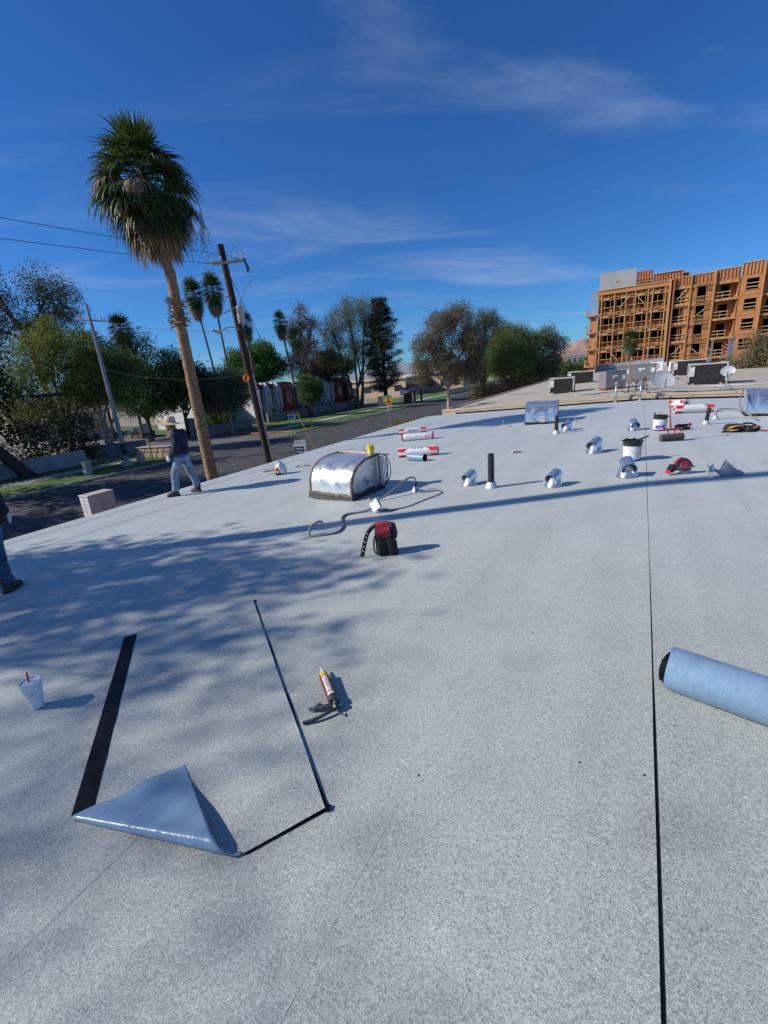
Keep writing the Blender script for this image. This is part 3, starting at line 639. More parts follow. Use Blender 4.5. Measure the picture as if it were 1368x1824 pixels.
# packaged membrane rolls
ELX = text_poly('ELASTOFLEX SA V', .105, 3, .004)
def wrapped_roll(label, p0, p1, r, spin=0, text=True, plain=False, tilt=0, z=0):
    a, c = Vector((p0[0],p0[1],zr(p0[0]))), Vector((p1[0],p1[1],zr(p1[0]))); d = c-a; L = d.length; mid = (a+c)/2
    t = thing('membrane_roll', label, 'roofing roll', (mid.x,mid.y,mid.z+z), math.atan2(d.y,d.x), 'packaged red-and-white membrane rolls', tilt=(0,-math.asin(d.z/L)+tilt))
    def cp(x, ang, rr): return (x, -rr*math.cos(ang), r+rr*math.sin(ang))      # ang 0 faces the camera side, 90 deg is the top
    b = MB(); n = 32
    pr = [(-L/2,r*.34),(-L/2,r*.96),(-L/2+.012,r),(-L/6,r*.995),(L/6,r*1.0),(L/2-.012,r),(L/2,r*.96),(L/2,r*.34)]
    vs = [cp(x, 2*math.pi*j/n, rr) for x, rr in pr for j in range(n)]
    b.add(vs, [(i*n+j,(i+1)*n+j,(i+1)*n+(j+1)%n,i*n+(j+1)%n) for i in range(len(pr)-1) for j in range(n)]); b.obj('wrapper', M('wrap_white'), t, smooth=True, auto=40)
    for s in (-1,1):
        b = MB(); vs = [cp(s*(L/2-.0), 2*math.pi*j/16, r*.36) for j in range(16)]+[cp(s*(L/2-.05), 2*math.pi*j/16, r*.36) for j in range(16)]
        b.add(vs, [(j,(j+1)%16,16+(j+1)%16,16+j) for j in range(16)]+[tuple(range(16,32))]); b.obj('core', M('underlay_black'), t)
        b = MB(); vs = [cp(s*(L/2+.001), 2*math.pi*j/24, r*.40) for j in range(24)]+[cp(s*(L/2+.001), 2*math.pi*j/24, r*.62) for j in range(24)]
        b.add(vs, [(j,(j+1)%24,24+(j+1)%24,24+j) for j in range(24)]); b.obj('rolled_edge', M('ink_grey'), t)
        if not plain:
            for lo, hi in ((20,74),(106,160),(196,250),(286,340)):
                b = MB()
                def fn(u, v, lo=lo, hi=hi, s=s):
                    ang = rad(lo+(hi-lo)*v+spin); near = abs(v-(1 if lo < 90 else 0)); ln = .17+.10*(1-near)
                    return cp(s*(L/2-.004-ln*u), ang, r+.0016)
                b.grid(fn, 2, 6); b.obj('red_band', M('wrap_red'), t, smooth=True)
        else:
            b = MB(); b.grid(lambda u, v, s=s: cp(s*(L/2-.002-.045*u), 2*math.pi*v, r+.0016), 1, 32); b.obj('red_band', M('wrap_red'), t, smooth=True)
        b = MB(); vs = [cp(s*(L/2+.0006), 2*math.pi*j/24, r*.955) for j in range(24)]+[cp(s*(L/2+.0006), 2*math.pi*j/24, r*.84) for j in range(24)]
        b.add(vs, [(j,(j+1)%24,24+(j+1)%24,24+j) for j in range(24)]); b.obj('end_ring', M('wrap_red'), t)
    if text:
        b = MB(); an0 = rad(spin+84 if text == 'top' else spin+24)
        b.add([cp(-x*.60, an0-y*1.25/r, r+.0022) for x, y, _ in ELX[0]], ELX[1]); b.obj('lettering', M('ink_navy'), t)
    if plain:
        b = MB(); rr = random.Random(4)
        for i in range(80):
            x0 = rr.uniform(-L*.40,L*.36); a0 = rad(rr.uniform(-5,75)); w_ = rr.uniform(.02,.09); b.add([cp(x0,a0,r+.002),cp(x0+w_,a0,r+.002),cp(x0+w_,a0+.035,r+.002),cp(x0,a0+.035,r+.002)], [(0,1,2,3)])
        b.obj('printed_lines', M('ink_grey'), t)
    return t
wrapped_roll('red-ended white membrane roll farthest back of the left group', (-7.62,14.62), (-6.70,15.02), .105, 0)
wrapped_roll('white membrane roll with printed panel, second from the back on the left', (-6.66,12.98), (-5.68,13.28), .115, 0, False, True)
wrapped_roll('red-and-white membrane roll lying behind the short blue roll', (-5.32,10.12), (-4.32,10.36), .118, -10, 'top')
wrapped_roll('long red-ended membrane roll lying flat near the far roof edge', (.98,16.65), (1.98,16.98), .125, -8, False)
t = wrapped_roll('red-and-white membrane roll lying end-on across the one below', (1.33,17.20), (1.02,18.15), .115, 20, False, z=.10, tilt=rad(6))
# short blue roll, open end black
def film_roll(name, label, p0, p1, r, segs=40, plies=3, wob=.0):
    a, c = Vector((p0[0],p0[1],zr(p0[0]))), Vector((p1[0],p1[1],zr(p1[0]))); d = c-a; L = d.length; mid = (a+c)/2
    t = thing(name, label, 'roofing roll', mid, math.atan2(d.y,d.x), 'blue-film membrane rolls', tilt=(0,-math.asin(d.z/L)))
    rr_ = random.Random(int(L*100)); b = MB(); n = segs; rings = 7; vs = []
    for i in range(rings):
        x = -L/2+L*i/(rings-1)
        for j in range(n):
            q = 2*math.pi*j/n; e = (.004*math.sin(3*q+L) if i in (0,rings-1) else 0); rr = r*(1+.012*math.sin(3*q+i)+.008*math.sin(2*q-i))
            vs.append((x+e, rr*math.cos(q), r*.985+rr*math.sin(q)*.985))
    b.add(vs, [(i*n+j,i*n+(j+1)%n,(i+1)*n+(j+1)%n,(i+1)*n+j) for i in range(rings-1) for j in range(n)]); b.obj('outer_film', M('film_blue'), t, smooth=True)
    for s in (-1,1):
        for p in range(plies):                    # spiral plies seen at the ends
            b = MB(); r0 = r*(.95-.07*p); e = [.5*math.sin(2*math.pi*j/n+p*1.3)+.3*math.sin(2*2*math.pi*j/n+p) for j in range(n)]
            vs = [(s*(L/2-.004+(.009*(p+1) if wob else 0)+e[j]*wob*(.6+.5*p)), r0*math.cos(2*math.pi*j/n), r+r0*math.sin(2*math.pi*j/n)) for j in range(n)]
            vs += [(s*(L/2-.12), r0*math.cos(2*math.pi*j/n), r+r0*math.sin(2*math.pi*j/n)) for j in range(n)]
            b.add(vs, [(j,(j+1)%n,n+(j+1)%n,n+j) for j in range(n)]); b.obj('ply', M('film_blue' if p < (2 if wob else 1) else 'bitumen_selvage'), t, smooth=True)
        b = MB(); b.add([(s*(L/2-.06), r*.8*math.cos(2*math.pi*j/n), r+r*.8*math.sin(2*math.pi*j/n)) for j in range(n)], [tuple(range(n))]); b.obj('dark_core', M('underlay_black'), t)
    return t
film_roll('film_roll', 'short pale blue roll with black open end, leaning on the red-and-white roll', (-4.80,9.66), (-4.32,9.52), .088)
big = film_roll('film_roll', 'big shiny blue film roll lying at the right edge beside the black seam', (.272,2.63), (1.33,2.36), .122, 64, 4, .012)
b = MB(); b.add([(-.555,-.02,.20),(-.60,.0,.15),(-.585,.03,.11),(-.55,.03,.06),(-.545,-.01,.05)], [(0,1,2,3,4),(4,3,2,1,0)]); b.obj('torn_ply', M('bitumen_selvage'), big)
mat('scuff_pale', (.42,.52,.62), .4)
for i, (xx, l_) in enumerate(((-.30,.10),(-.02,.12),(.12,.05),(-.17,.04))):
    b = MB(); b.grid(lambda u, v, xx=xx, l_=l_: (xx+.0015*u+.002*math.sin(5*v), .1232*math.cos(math.pi*.78+l_/.122*v), .12+.1232*math.sin(math.pi*.78+l_/.122*v)), 1, 6); b.obj('scuff', M('scuff_pale'), big)

# ------------------------------------------------------------------ loose sheet with a folded corner
A, B_, C1, C2 = Vector((-3.77,1.78)), Vector((-3.09,2.66)), Vector((-1.13,1.16)), Vector((-1.81,.27))
F1, F2 = Vector((-2.28,.61)), Vector((-1.33,.85))
d1 = (C1-B_).normalized(); d2 = (B_-A).normalized()
pt = thing('roof_patch', 'loose grey sheet cut diagonally, one corner folded back to show blue film', 'roofing sheet', on(-2.4,1.6))
def lr(p, z): return (p.x+2.4, p.y-1.6, zr(p.x)-zr(-2.4)+z)
poly = [A, B_, C1, F2, F1]
b = MB()
def lift(p):                                     # the cut side stands a little proud
    s = (p-A).dot(d2)/(B_-A).length; return .004+.009*max(0,s)**2
n = 14; top = []
edges = [A.lerp(B_,i/4) for i in range(4)]+[B_.lerp(C1,i/n) for i in range(n)]+[C1.lerp(F2,i/4) for i in range(4)]+[F2.lerp(F1,i/6) for i in range(6)]+[F1.lerp(A,i/n) for i in range(n)]
rr = random.Random(2)
ed = [p+d2*rr.uniform(-.003,.003) for p in edges]
cen = Vector((-2.25,1.5))
vs = [lr(cen,.006)]+[lr(cen.lerp(p,.6),.005) for p in ed]+[lr(p,lift(p)+rr.uniform(0,.002)) for p in ed]; m_ = len(ed)
fs = [(0,1+(i+1)%m_,1+i) for i in range(m_)]+[(1+i,1+(i+1)%m_,1+m_+(i+1)%m_,1+m_+i) for i in range(m_)]
b.add(vs, [tuple(reversed(f)) if False else f for f in fs]); o = b.obj('sheet', M('cap_sheet'), pt)
b = MB(); vs = [lr(p,lift(p)-.001) for p in ed]+[lr(p+(p-cen).normalized()*.001,-.001) for p in ed]
b.add(vs, [(i,(i+1)%m_,m_+(i+1)%m_,m_+i) for i in range(m_)]); b.obj('cut_edge', M('bitumen_selvage'), pt)
# gap along the two cut sides where the black underside shows
b = MB()
for i in range(16):
    p, q = B_.lerp(C1,i/16), B_.lerp(C1,(i+1)/16); w0, w1 = .010+.006*math.sin(i*1.3), .010+.006*math.sin((i+1)*1.3)
    b.quad(lr(p+d2*.001,.0025), lr(q+d2*.001,.0025), lr(q+d2*w1,.0025), lr(p+d2*w0,.0025))
for i in range(6):
    p, q = C1.lerp(F2,i/6), C1.lerp(F2,(i+1)/6); b.quad(lr(p,.0026), lr(q,.0026), lr(q+d1*.006,.0026), lr(p+d1*.006,.0026))
b.prism([(C1.x+2.4+x, C1.y-1.6+y) for x, y in ((-.015,.02),(.012,.028),(.022,.002),(.004,-.012))], zr(C1.x)-zr(-2.4)+.002, zr(C1.x)-zr(-2.4)+.012)
b.prism([(B_.x+2.4+x, B_.y-1.6+y) for x, y in ((-.02,.02),(.012,.028),(.022,-.002),(.004,-.012))], zr(B_.x)-zr(-2.4)+.002, zr(B_.x)-zr(-2.4)+.010)
b.obj('open_cut', M('bitumen_selvage'), pt)
# black self-seal strip along the left side
b = MB(); ns = 16; vs = []
for i in range(ns+1):
    p = A.lerp(F1, i/ns); w0 = .098+.0015*math.sin(i*2.1)
    for j in range(3): q = p+d2*(.004+w0*j/2); vs.append(lr(q, .0085+.0008*math.sin(i*1.7+j*2)))
b.add(vs, [(i*3+j,i*3+j+1,(i+1)*3+j+1,(i+1)*3+j) for i in range(ns) for j in range(2)]); b.obj('selvage_strip', M('bitumen_selvage'), pt)
# folded corner
e = (F2-F1).normalized(); nrm = Vector((e.y,-e.x)); C = C2
tt = (C-F1).dot(nrm); fx = (C-F1).dot(e)
def flap(u, v, lay=0):
    t_ = tt*v; Lf = F1.lerp(C, v); Rf = F2.lerp(C, v); p = Lf.lerp(Rf, u); base = p-nrm*t_
    al = (base-F1).dot(e)/(F2-F1).length; r_ = .014+.024*max(0,min(1.15,al))
    arc = math.pi*r_
    if t_ < arc: a = t_/r_; off, h = r_*math.sin(a), r_*(1-math.cos(a))
    else:
        s = t_-arc; off, h = -s, max(.008+.02*al, 2*r_-.11*s*(1+.5*al)+.06*s*s) + .012*math.sin(6*al+9*v)*min(1,s*6)
    q = base+nrm*off
    return lr(q, h+.004)
b = MB(); b.grid(flap, 26, 34); o = b.obj('folded_corner', [M('film_blue'), M('cap_sheet')], pt, smooth=True)
sol = o.modifiers.new('thickness','SOLIDIFY'); sol.thickness = .004; sol.offset = -1; sol.material_offset = 1; sol.material_offset_rim = 1

# ------------------------------------------------------------------ cup
t = thing('foam_cup', 'white foam drink cup with lid and red straw', 'cup', on(-3.47,.985,.002), rad(35))
b = MB(); b.lathe([(0,.001),(.034,.001),(.036,.006),(.0375,.045),(.041,.047),(.056,.170),(.058,.172),(.058,.178),(.0545,.178)], 36); b.obj('cup_body', M('white_foam'), t, smooth=True, auto=40)
b = MB(); b.lathe([(0,.176),(.046,.176),(.048,.183),(.057,.184),(.0595,.180),(.0595,.174),(.0575,.172)], 36); b.obj('lid', M('white_plastic'), t, smooth=True, auto=40)
b = MB(); b.tube([(-.002,.0,.12),(-.006,.006,.19),(-.012,.020,.235)], .0048, 10); b.obj('straw', M('red_plastic'), t, smooth=True)
def cupr(z): return .041+(z-.047)*(.015/.123)+.0006
b = MB(); b.grid(lambda u, v: (cupr(.13+.002*v)*math.cos(rad(-96+60*u)), cupr(.13)*math.sin(rad(-96+60*u)), .132+.0022*v), 10, 1); b.obj('printed_line', M('wrap_red'), t)
b = MB()
for i, (a0, z0, da, dz) in enumerate(((-72,.112,6,.003),(-70,.108,9,.004),(-64,.113,6,.0025),(-62,.109,5,.0025),(-74,.105,8,.002))):
    b.grid(lambda u, v: (cupr(z0+dz*v)*math.cos(rad(a0+da*u)), cupr(z0+dz*v)*math.sin(rad(a0+da*u)), z0+dz*v), 3, 1)
mat('print_brown', (.22,.06,.04), .6); b.obj('printed_emblem', M('print_brown'), t)
b = MB(); b.grid(lambda u, v: (.0378*math.cos(rad(-80+6*u)), .0378*math.sin(rad(-80+6*u)), .018+.004*v), 2, 1); b.obj('printed_mark', M('ink_navy'), t)

t.scale = (1.12,1.12,1.12)
# ------------------------------------------------------------------ caulking gun
g0, g1 = Vector((-1.765,1.985)), Vector((-1.475,1.735)); gd = (g1-g0); ang = math.atan2(gd.y,gd.x)
t = thing('caulking_gun', 'caulking gun with orange sealant cartridge lying beside the cut sheet', 'caulking gun', on(-1.70,1.93,.0), ang)
zc = .036
b = MB(); b.lathe([(.0045,-.085),(.0075,-.055),(.010,-.022),(.0235,-.018),(.0245,-.012)], 16, Matrix.Translation((0,0,zc)) @ Matrix.Rotation(math.pi/2,4,'Y')); b.obj('nozzle', M('white_plastic'), t, smooth=True, auto=40)
b = MB(); b.lathe([(.024,-.014),(.0245,.0),(.0245,.20),(.0245,.222)], 24, Matrix.Translation((0,0,zc)) @ Matrix.Rotation(math.pi/2,4,'Y')); b.obj('cartridge', M('tube_orange'), t, smooth=True)
b = MB(); b.grid(lambda u, v: (.03+.135*u, .0249*math.cos(rad(70+70*v)), zc+.0249*math.sin(rad(70+70*v))), 6, 8); b.obj('cartridge_label', M('paper_label'), t, smooth=True)
b = MB()
for i in range(5): b.grid(lambda u, v: (.045+.02*i+.009*u, .0252*math.cos(rad(82+40*v)), zc+.0252*math.sin(rad(82+40*v))), 1, 5)
b.obj('label_print', M('tube_pink'), t)
b = MB(); b.grid(lambda u, v: (-.008+.022*u, .0249*math.cos(rad(30+150*v)), zc+.0249*math.sin(rad(30+150*v))), 2, 12); b.obj('yellow_band', M('yellow_plastic'), t, smooth=True)
b = MB(); b.lathe([(.0250,.178),(.0252,.2)], 20, Matrix.Translation((0,0,zc)) @ Matrix.Rotation(math.pi/2,4,'Y')); b.obj('white_band', M('white_plastic'), t)
b = MB(); b.grid(lambda u, v: (-.006+.245*u, .030*math.cos(rad(150+210*v)), zc+.030*math.sin(rad(150+210*v))), 2, 16); b.grid(lambda u, v: (-.006+.245*u, .0285*math.cos(rad(360-210*v)), zc+.0285*math.sin(rad(360-210*v))), 2, 16)
b.obj('barrel', M('gun_barrel'), t, smooth=True)
b = MB(); b.lathe([(0,.205),(.031,.205),(.031,.245),(.022,.252),(0,.252)], 20, Matrix.Translation((0,0,zc)) @ Matrix.Rotation(math.pi/2,4,'Y')); b.bbox((.275,0,.034), (.05,.03,.034), .008); b.bbox((.27,0,.055), (.03,.016,.02), .004); b.obj('frame_head', M('steel_dark'), t, smooth=True, auto=35)
b = MB(); b.tube(curve([(.27,-.012,.034),(.255,-.05,.032),(.235,-.10,.026),(.222,-.135,.020)],5), [.013]*6+[.012]*6+[.010]*4, 8); b.bbox((.236,-.075,.03), (.026,.05,.014), .004, (0,0,rad(-66))); b.obj('grip', M('steel_dark'), t, smooth=True, auto=50)
b = MB(); b.tube(curve([(.295,-.010,.034),(.305,-.06,.030),(.310,-.12,.022),(.300,-.185,.014)],5), [.009]*6+[.010]*6+[.009]*4, 8); b.obj('trigger', M('steel_dark'), t, smooth=True, auto=50)
b = MB(); b.tube(curve([(.25,.0,.034),(.31,.0,.034),(.335,.004,.032),(.345,.022,.022),(.33,.036,.014),(.315,.03,.012)],5), .0032, 6); b.obj('plunger_rod', M('steel'), t)
b = MB(); b.tube(curve([(.285,.012,.04),(.275,.035,.036),(.255,.04,.03),(.25,.03,.028)],5), .003, 6); b.obj('hook', M('steel'), t)
t.scale = (1.12,1.12,1.12)
FACE = math.atan2(RH.y, RH.x)                     # local x runs left-right as seen from the camera
def loft(b, rings, n=24, mi=0, cap=True, M=None):
    """rings: (cx,cy,z,hx,hy,power) stacked superellipses"""
    vs = []
    for cx, cy, z, hx, hy, p in rings:
        for j in range(n):
            q = 2*math.pi*j/n; c, s = math.cos(q), math.sin(q)
            vs.append((cx+hx*math.copysign(abs(c)**(2/p),c), cy+hy*math.copysign(abs(s)**(2/p),s), z))
    fs = [(i*n+j,i*n+(j+1)%n,(i+1)*n+(j+1)%n,(i+1)*n+j) for i in range(len(rings)-1) for j in range(n)]
    if cap: fs += [tuple(range(n-1,-1,-1)), tuple(range((len(rings)-1)*n,len(rings)*n))]
    b.add(vs, fs, M, mi)
# ------------------------------------------------------------------ red and black tool bag
t = thing('tool_bag', 'red and black tool bag with perforated strap on the roof', 'bag', on(-2.42,4.10), FACE+rad(4))
b = MB(); loft(b, [(0,0,.0,.10,.075,3.5),(0,0,.02,.108,.085,4),(0,0,.12,.112,.09,4),(-.005,0,.22,.105,.09,4),(-.01,.01,.30,.095,.08,3.5),(-.01,.015,.335,.085,.06,3)]); b.obj('body', M('fabric_black'), t, smooth=True, auto=60)
b = MB(); loft(b, [(.075,-.075,.0,.050,.050,3.5),(.08,-.08,.03,.058,.055,3.5),(.07,-.08,.16,.058,.052,3.5),(.06,-.075,.20,.052,.045,3.5)]); b.obj('front_pocket', M('fabric_black'), t, smooth=True, auto=60)
b = MB(); loft(b, [(-.045,-.075,.01,.048,.035,3),(-.045,-.08,.04,.055,.04,3.5),(-.045,-.08,.17,.05,.035,3.5)]); b.obj('side_pocket', M('fabric_black'), t, smooth=True, auto=60)
b = MB(); b.add([(-.10,-.094,.27),(.055,-.094,.30),(.07,-.096,.25),(.045,-.098,.205),(-.045,-.096,.235),(-.10,-.094,.26),(-.10,-.06,.345),(.06,-.06,.352)], [(0,1,7,6),(0,5,4,3,2,1)]); o = b.obj('red_flap', M('fabric_red'), t); o.modifiers.new('t','SOLIDIFY').thickness = .008
b = MB(); loft(b, [(.02,.02,.325,.10,.055,3),(-.01,.02,.352,.095,.05,3),(-.01,.02,.362,.07,.03,3)]); b.obj('red_top', M('fabric_red'), t, smooth=True, auto=60)
b = MB(); loft(b, [(.11,.0,.18,.032,.055,3),(.115,.0,.24,.04,.06,3),(.10,.0,.335,.035,.055,3),(.095,0,.35,.025,.04,3)]); b.obj('side_pouch', M('plastic_black'), t, smooth=True, auto=60)
b = MB(); pts = curve([(-.08,0,.34),(-.14,-.005,.315),(-.20,-.02,.24),(-.245,-.05,.12),(-.28,-.085,.012)],5)
for p, q in zip(pts, pts[1:]):
    d = (q-p).normalized(); s = d.cross(Vector((.25,1,0))).normalized()*.024
    b.quad(p-s, q-s, q+s, p+s)
o = b.obj('strap', M('fabric_black'), t, smooth=True); o.modifiers.new('t','SOLIDIFY').thickness = .005
for i in range(5):
    k_ = pts[9+2*i]; nv = Vector((-.25,-1,0)).normalized()
    if nv.y > 0: nv = -nv
    b = MB(); b.lathe([(0,.005),(.008,.005),(.009,.002)], 12, Matrix.Translation(k_+nv*.004) @ nv.to_track_quat('Z','Y').to_matrix().to_4x4()); b.obj('grommet', M('white_plastic'), t)
b = MB(); b.tube(curve([(-.09,-.05,.27),(-.125,-.07,.2),(-.135,-.08,.11),(-.125,-.09,.05),(-.10,-.10,.03)],5), .009, 6); b.obj('clip_strap', M('fabric_black'), t)
# ------------------------------------------------------------------ leaf blower
t = thing('leaf_blower', 'white and orange leaf blower lying near the street-side edge', 'leaf blower', on(-7.70,8.20), FACE)
b = MB(); T = Matrix.Translation((0,0,.155)) @ Matrix.Rotation(rad(90),4,'X') @ Matrix.Rotation(rad(-25),4,'Z')
loft(b, [(0,0,-.09,.12,.09,2.2),(0,0,-.06,.165,.125,2.2),(0,0,.05,.17,.13,2.2),(0,0,.085,.13,.10,2.2)], M=Matrix.Translation((.04,0,.15)) @ Matrix.Rotation(rad(70),4,'Y') @ Matrix.Rotation(rad(18),4,'X')); b.obj('fan_housing', M('white_plastic'), t, smooth=True, auto=50)
b = MB(); b.bbox((-.05,-.09,.12), (.10,.10,.16), .025, (0,rad(12),rad(10))); b.obj('engine_cover', M('orange_plastic'), t, smooth=True, auto=50)
b = MB(); b.bbox((-.03,-.115,.085), (.05,.08,.07), .018, (0,rad(12),rad(10))); b.obj('fuel_tank', M('white_plastic'), t, smooth=True, auto=50)
b = MB(); b.bbox((.04,-.09,.20), (.08,.06,.10), .02, (0,rad(-20),0)); b.obj('air_filter', M('plastic_black'), t, smooth=True, auto=50)
b = MB(); b.tube(curve([(.07,-.02,.26),(.02,-.03,.335),(-.06,-.04,.32),(-.075,-.06,.22)],5), .017, 8); b.obj('handle', M('white_plastic'), t, smooth=True)
b = MB(); pts = [Vector((-.06,.02,.15)).lerp(Vector((-.46,.22,.07)),i/14) for i in range(15)]; b.tube(pts, [.036+(.004 if i%2 else 0) for i in range(15)], 12); b.obj('blower_tube', M('conduit_grey'), t, smooth=True, auto=30)
b = MB(); b.box((-.02,-.08,.02), (.12,.1,.04)); b.obj('base_foot', M('plastic_black'), t)
t = thing('hammer', 'wood-handled hammer lying flat near the leaf blower', 'hammer', on(-7.72,9.12), FACE+rad(3))
b = MB(); b.tube([(-.10,0,.02),(0,0,.018),(.20,.0,.016)], [.012,.013,.015], 8); b.obj('handle', M('wood_handle'), t, smooth=True)
b = MB(); b.tube(curve([(-.10,.05,.02),(-.11,0,.022),(-.14,-.05,.02),(-.19,-.10,.008)],5), [.016]*6+[.013]*6+[.006]*4, 8); b.obj('head', M('steel_dark'), t, smooth=True)

# ------------------------------------------------------------------ pails
def pail(name, label, x, y, h, r0, r1, tar_h, lab_mats, rz):
    t = thing(name, label, 'bucket', on(x,y,.002), rz, 'roofing pails')
    rad_at = lambda z: r0+(r1-r0)*z/h
    b = MB(); b.lathe([(0,.004),(r0-.006,.004),(r0,.01),(rad_at(h*.8),h*.8),(rad_at(h*.8)+.008,h*.81),(rad_at(h*.84)+.009,h*.84),(rad_at(h*.84),h*.85),(r1,h*.93),(r1+.009,h*.94),(r1+.009,h*.965),(r1,h*.97),(r1,h),(r1-.006,h),(r1-.008,h-.03),(0,h-.035)], 40); b.obj('pail', M('plastic_black'), t, smooth=True, auto=35)
    for i, (z0, z1, mm, a0, a1) in enumerate(lab_mats):
        b = MB(); b.grid(lambda u, v: ((rad_at(z0+(z1-z0)*v)+.0015+.0012*(i+1))*math.cos(rad(a0+(a1-a0)*u)), (rad_at(z0+(z1-z0)*v)+.0015+.0012*(i+1))*math.sin(rad(a0+(a1-a0)*u)), z0+(z1-z0)*v), max(2,int(abs(a1-a0)/7)), 2); b.obj('label' if i < 2 else 'label_print', M(mm), t, smooth=True)
    b = MB(); b.tube(curve([(r1+.006,0,h*.9),(r1*.7,-r1*.75,h*.62),(0,-r1*1.06,h*.36),(-r1*.7,-r1*.75,h*.60),(-r1-.006,0,h*.9)],7), .0028, 5); b.obj('wire_handle', M('steel'), t)
    return t
t = pail('tar_pail', 'white-labelled black tar bucket with a stick across the rim', -.04, 9.22, .37, .145, .158, .1, [(.035,.275,'wrap_white',-190,40),(.26,.275,'paper_label',-150,-30),(.12,.15,'ink_grey',-60,-52),(.245,.25,'ink_grey',-86,-66),(.045,.055,'ink_navy',-50,-40)], FACE)
b = MB(); b.box((.20,.03,.385), (.24,.022,.02), (0,rad(-14),rad(12))); b.obj('stirring_stick', M('rubber_black'), t)
b = MB()
for i in range(14): b.bbox((.15*math.cos(i*.9),.15*math.sin(i*.9),.36+.006*(i%3)), (.05,.05,.025), .008, (0,0,i))
b.obj('tar_drips', M('tar'), t)
t = pail('adhesive_pail', 'white and purple bucket with black band standing behind the red roller', .50, 13.0, .37, .140, .150, .1, [(.03,.275,'wrap_white',-210,30),(.05,.135,'purple_print',-160,-72),(.155,.20,'paper_label',-130,-70),(.07,.082,'wrap_white',-125,-85),(.04,.075,'wrap_white',-112,-96),(.22,.24,'ink_grey',-60,-40),(.13,.15,'ink_grey',-55,-44)], FACE)
b = MB(); b.tube([(-.13,.0,.33),(-.155,.01,.46)], .012, 8); b.obj('brush_handle', M('rubber_black'), t)
b = MB(); b.tube(curve([(.0,.10,.36),(.06,.11,.42),(.12,.09,.40)],5), .006, 6); b.obj('wire_loop', M('steel'), t)
b = MB(); b.box((.20,.12,.30), (.18,.022,.022)); b.obj('spreader', M('rubber_black'), t)
# ------------------------------------------------------------------ weighted seam roller
t = thing('seam_roller', 'red push roller with black drum and upright handle', 'roller', on(.68,11.40), math.atan2(.19,.41))
for i in range(3):
    b = MB(); b.lathe([(0,-.075),(.072,-.075),(.078,-.07),(.078,.07),(.072,.075),(0,.075)], 24, Matrix.Translation((-.155+.155*i,0,.079)) @ Matrix.Rotation(math.pi/2,4,'Y')); b.obj('drum', M('rubber_roller'), t, smooth=True, auto=35)
b = MB(); b.tube([(-.26,0,.079),(.26,0,.079)], .014, 8); b.lathe([(0,0),(.03,0),(.03,.006),(0,.006)], 12, Matrix.Translation((-.236,0,.079)) @ Matrix.Rotation(-math.pi/2,4,'Y')); b.obj('axle', M('old_sealant'), t)
b = MB()
for x in (-.08,.06): b.tube([(x,.0,.155),(x,.03,.24)], .012, 6)
b.tube([(.15,0,.155),(.21,.03,.24)], .012, 6); b.tube([(.21,0,.155),(.24,.03,.22)], .010, 6); b.obj('yoke_post', M('red_steel'), t)
b = MB(); b.bbox((.02,.03,.25), (.42,.05,.035), .006); b.obj('frame_bar', M('red_steel'), t)
b = MB(); b.tube([(-.02,.04,.26),(-.03,.10,.60),(-.045,.16,.90)], [.016,.014,.012], 8); b.obj('handle_pole', M('red_steel'), t, smooth=True)
b = MB(); b.tube([(-.045-.05,.16-.06,.905),(-.045+.07,.16+.08,.915)], .014, 8); b.obj('grip', M('rubber_black'), t, smooth=True)
# ------------------------------------------------------------------ circular saw
t = thing('circular_saw', 'red and grey circular saw lying on the roof', 'circular saw', on(.66,8.22), FACE+rad(6))
Tb = Matrix.Translation((.05,0,.115)) @ Matrix.Rotation(rad(66),4,'X')
b = MB(); b.lathe([(.075,-.018),(.125,-.018),(.128,0),(.125,.024),(.075,.024)], 36, Tb, a0=rad(-10), a1=rad(200)); b.obj('upper_guard', M('steel_dark'), t, smooth=True, auto=30)
b = MB(); b.lathe([(.0,.0),(.112,.0),(.112,.004),(0,.004)], 40, Tb @ Matrix.Translation((0,0,.004))); b.obj('blade', M('steel'), t)
b = MB(); b.lathe([(.0,.03),(.078,.028),(.082,.02),(.082,.008)], 32, Tb); b.obj('red_cover', M('red_plastic'), t, smooth=True, auto=40)
b = MB(); b.lathe([(0,.034),(.016,.034),(.018,.026)], 14, Tb); b.obj('arbor_bolt', M('steel'), t)
b = MB(); b.lathe([(.084,-.010),(.118,-.010),(.118,.014),(.084,.014)], 30, Tb, a0=rad(205), a1=rad(350)); b.obj('lower_guard', M('box_grey'), t)
b = MB(); b.box((.05,-.045,.105), (.30,.012,.012), (rad(10),rad(2),0)); b.box((.05,.02,.09), (.30,.15,.006), (rad(-24),0,0)); b.obj('shoe_plate', M('steel'), t)
b = MB(); b.tube(curve([(-.13,.02,.10),(-.07,.04,.17),(0,.05,.225),(.05,.05,.235)],5), [.022]*8+[.018]*8, 8); b.obj('handle', M('red_plastic'), t, smooth=True)
b = MB(); b.bbox((-.165,.0,.10), (.11,.085,.12), .02, (0,rad(32),0)); b.obj('battery', M('plastic_black'), t, smooth=True, auto=40)
b = MB(); b.bbox((-.205,.0,.085), (.03,.088,.125), .01, (0,rad(32),0)); b.obj('battery_trim', M('red_plastic'), t)
b = MB(); b.lathe([(0,-.07),(.05,-.07),(.055,-.05),(.055,.06),(0,.07)], 20, Matrix.Translation((-.05,.03,.105)) @ Matrix.Rotation(rad(90),4,'Y')); b.obj('motor', M('steel_dark'), t, smooth=True, auto=40)
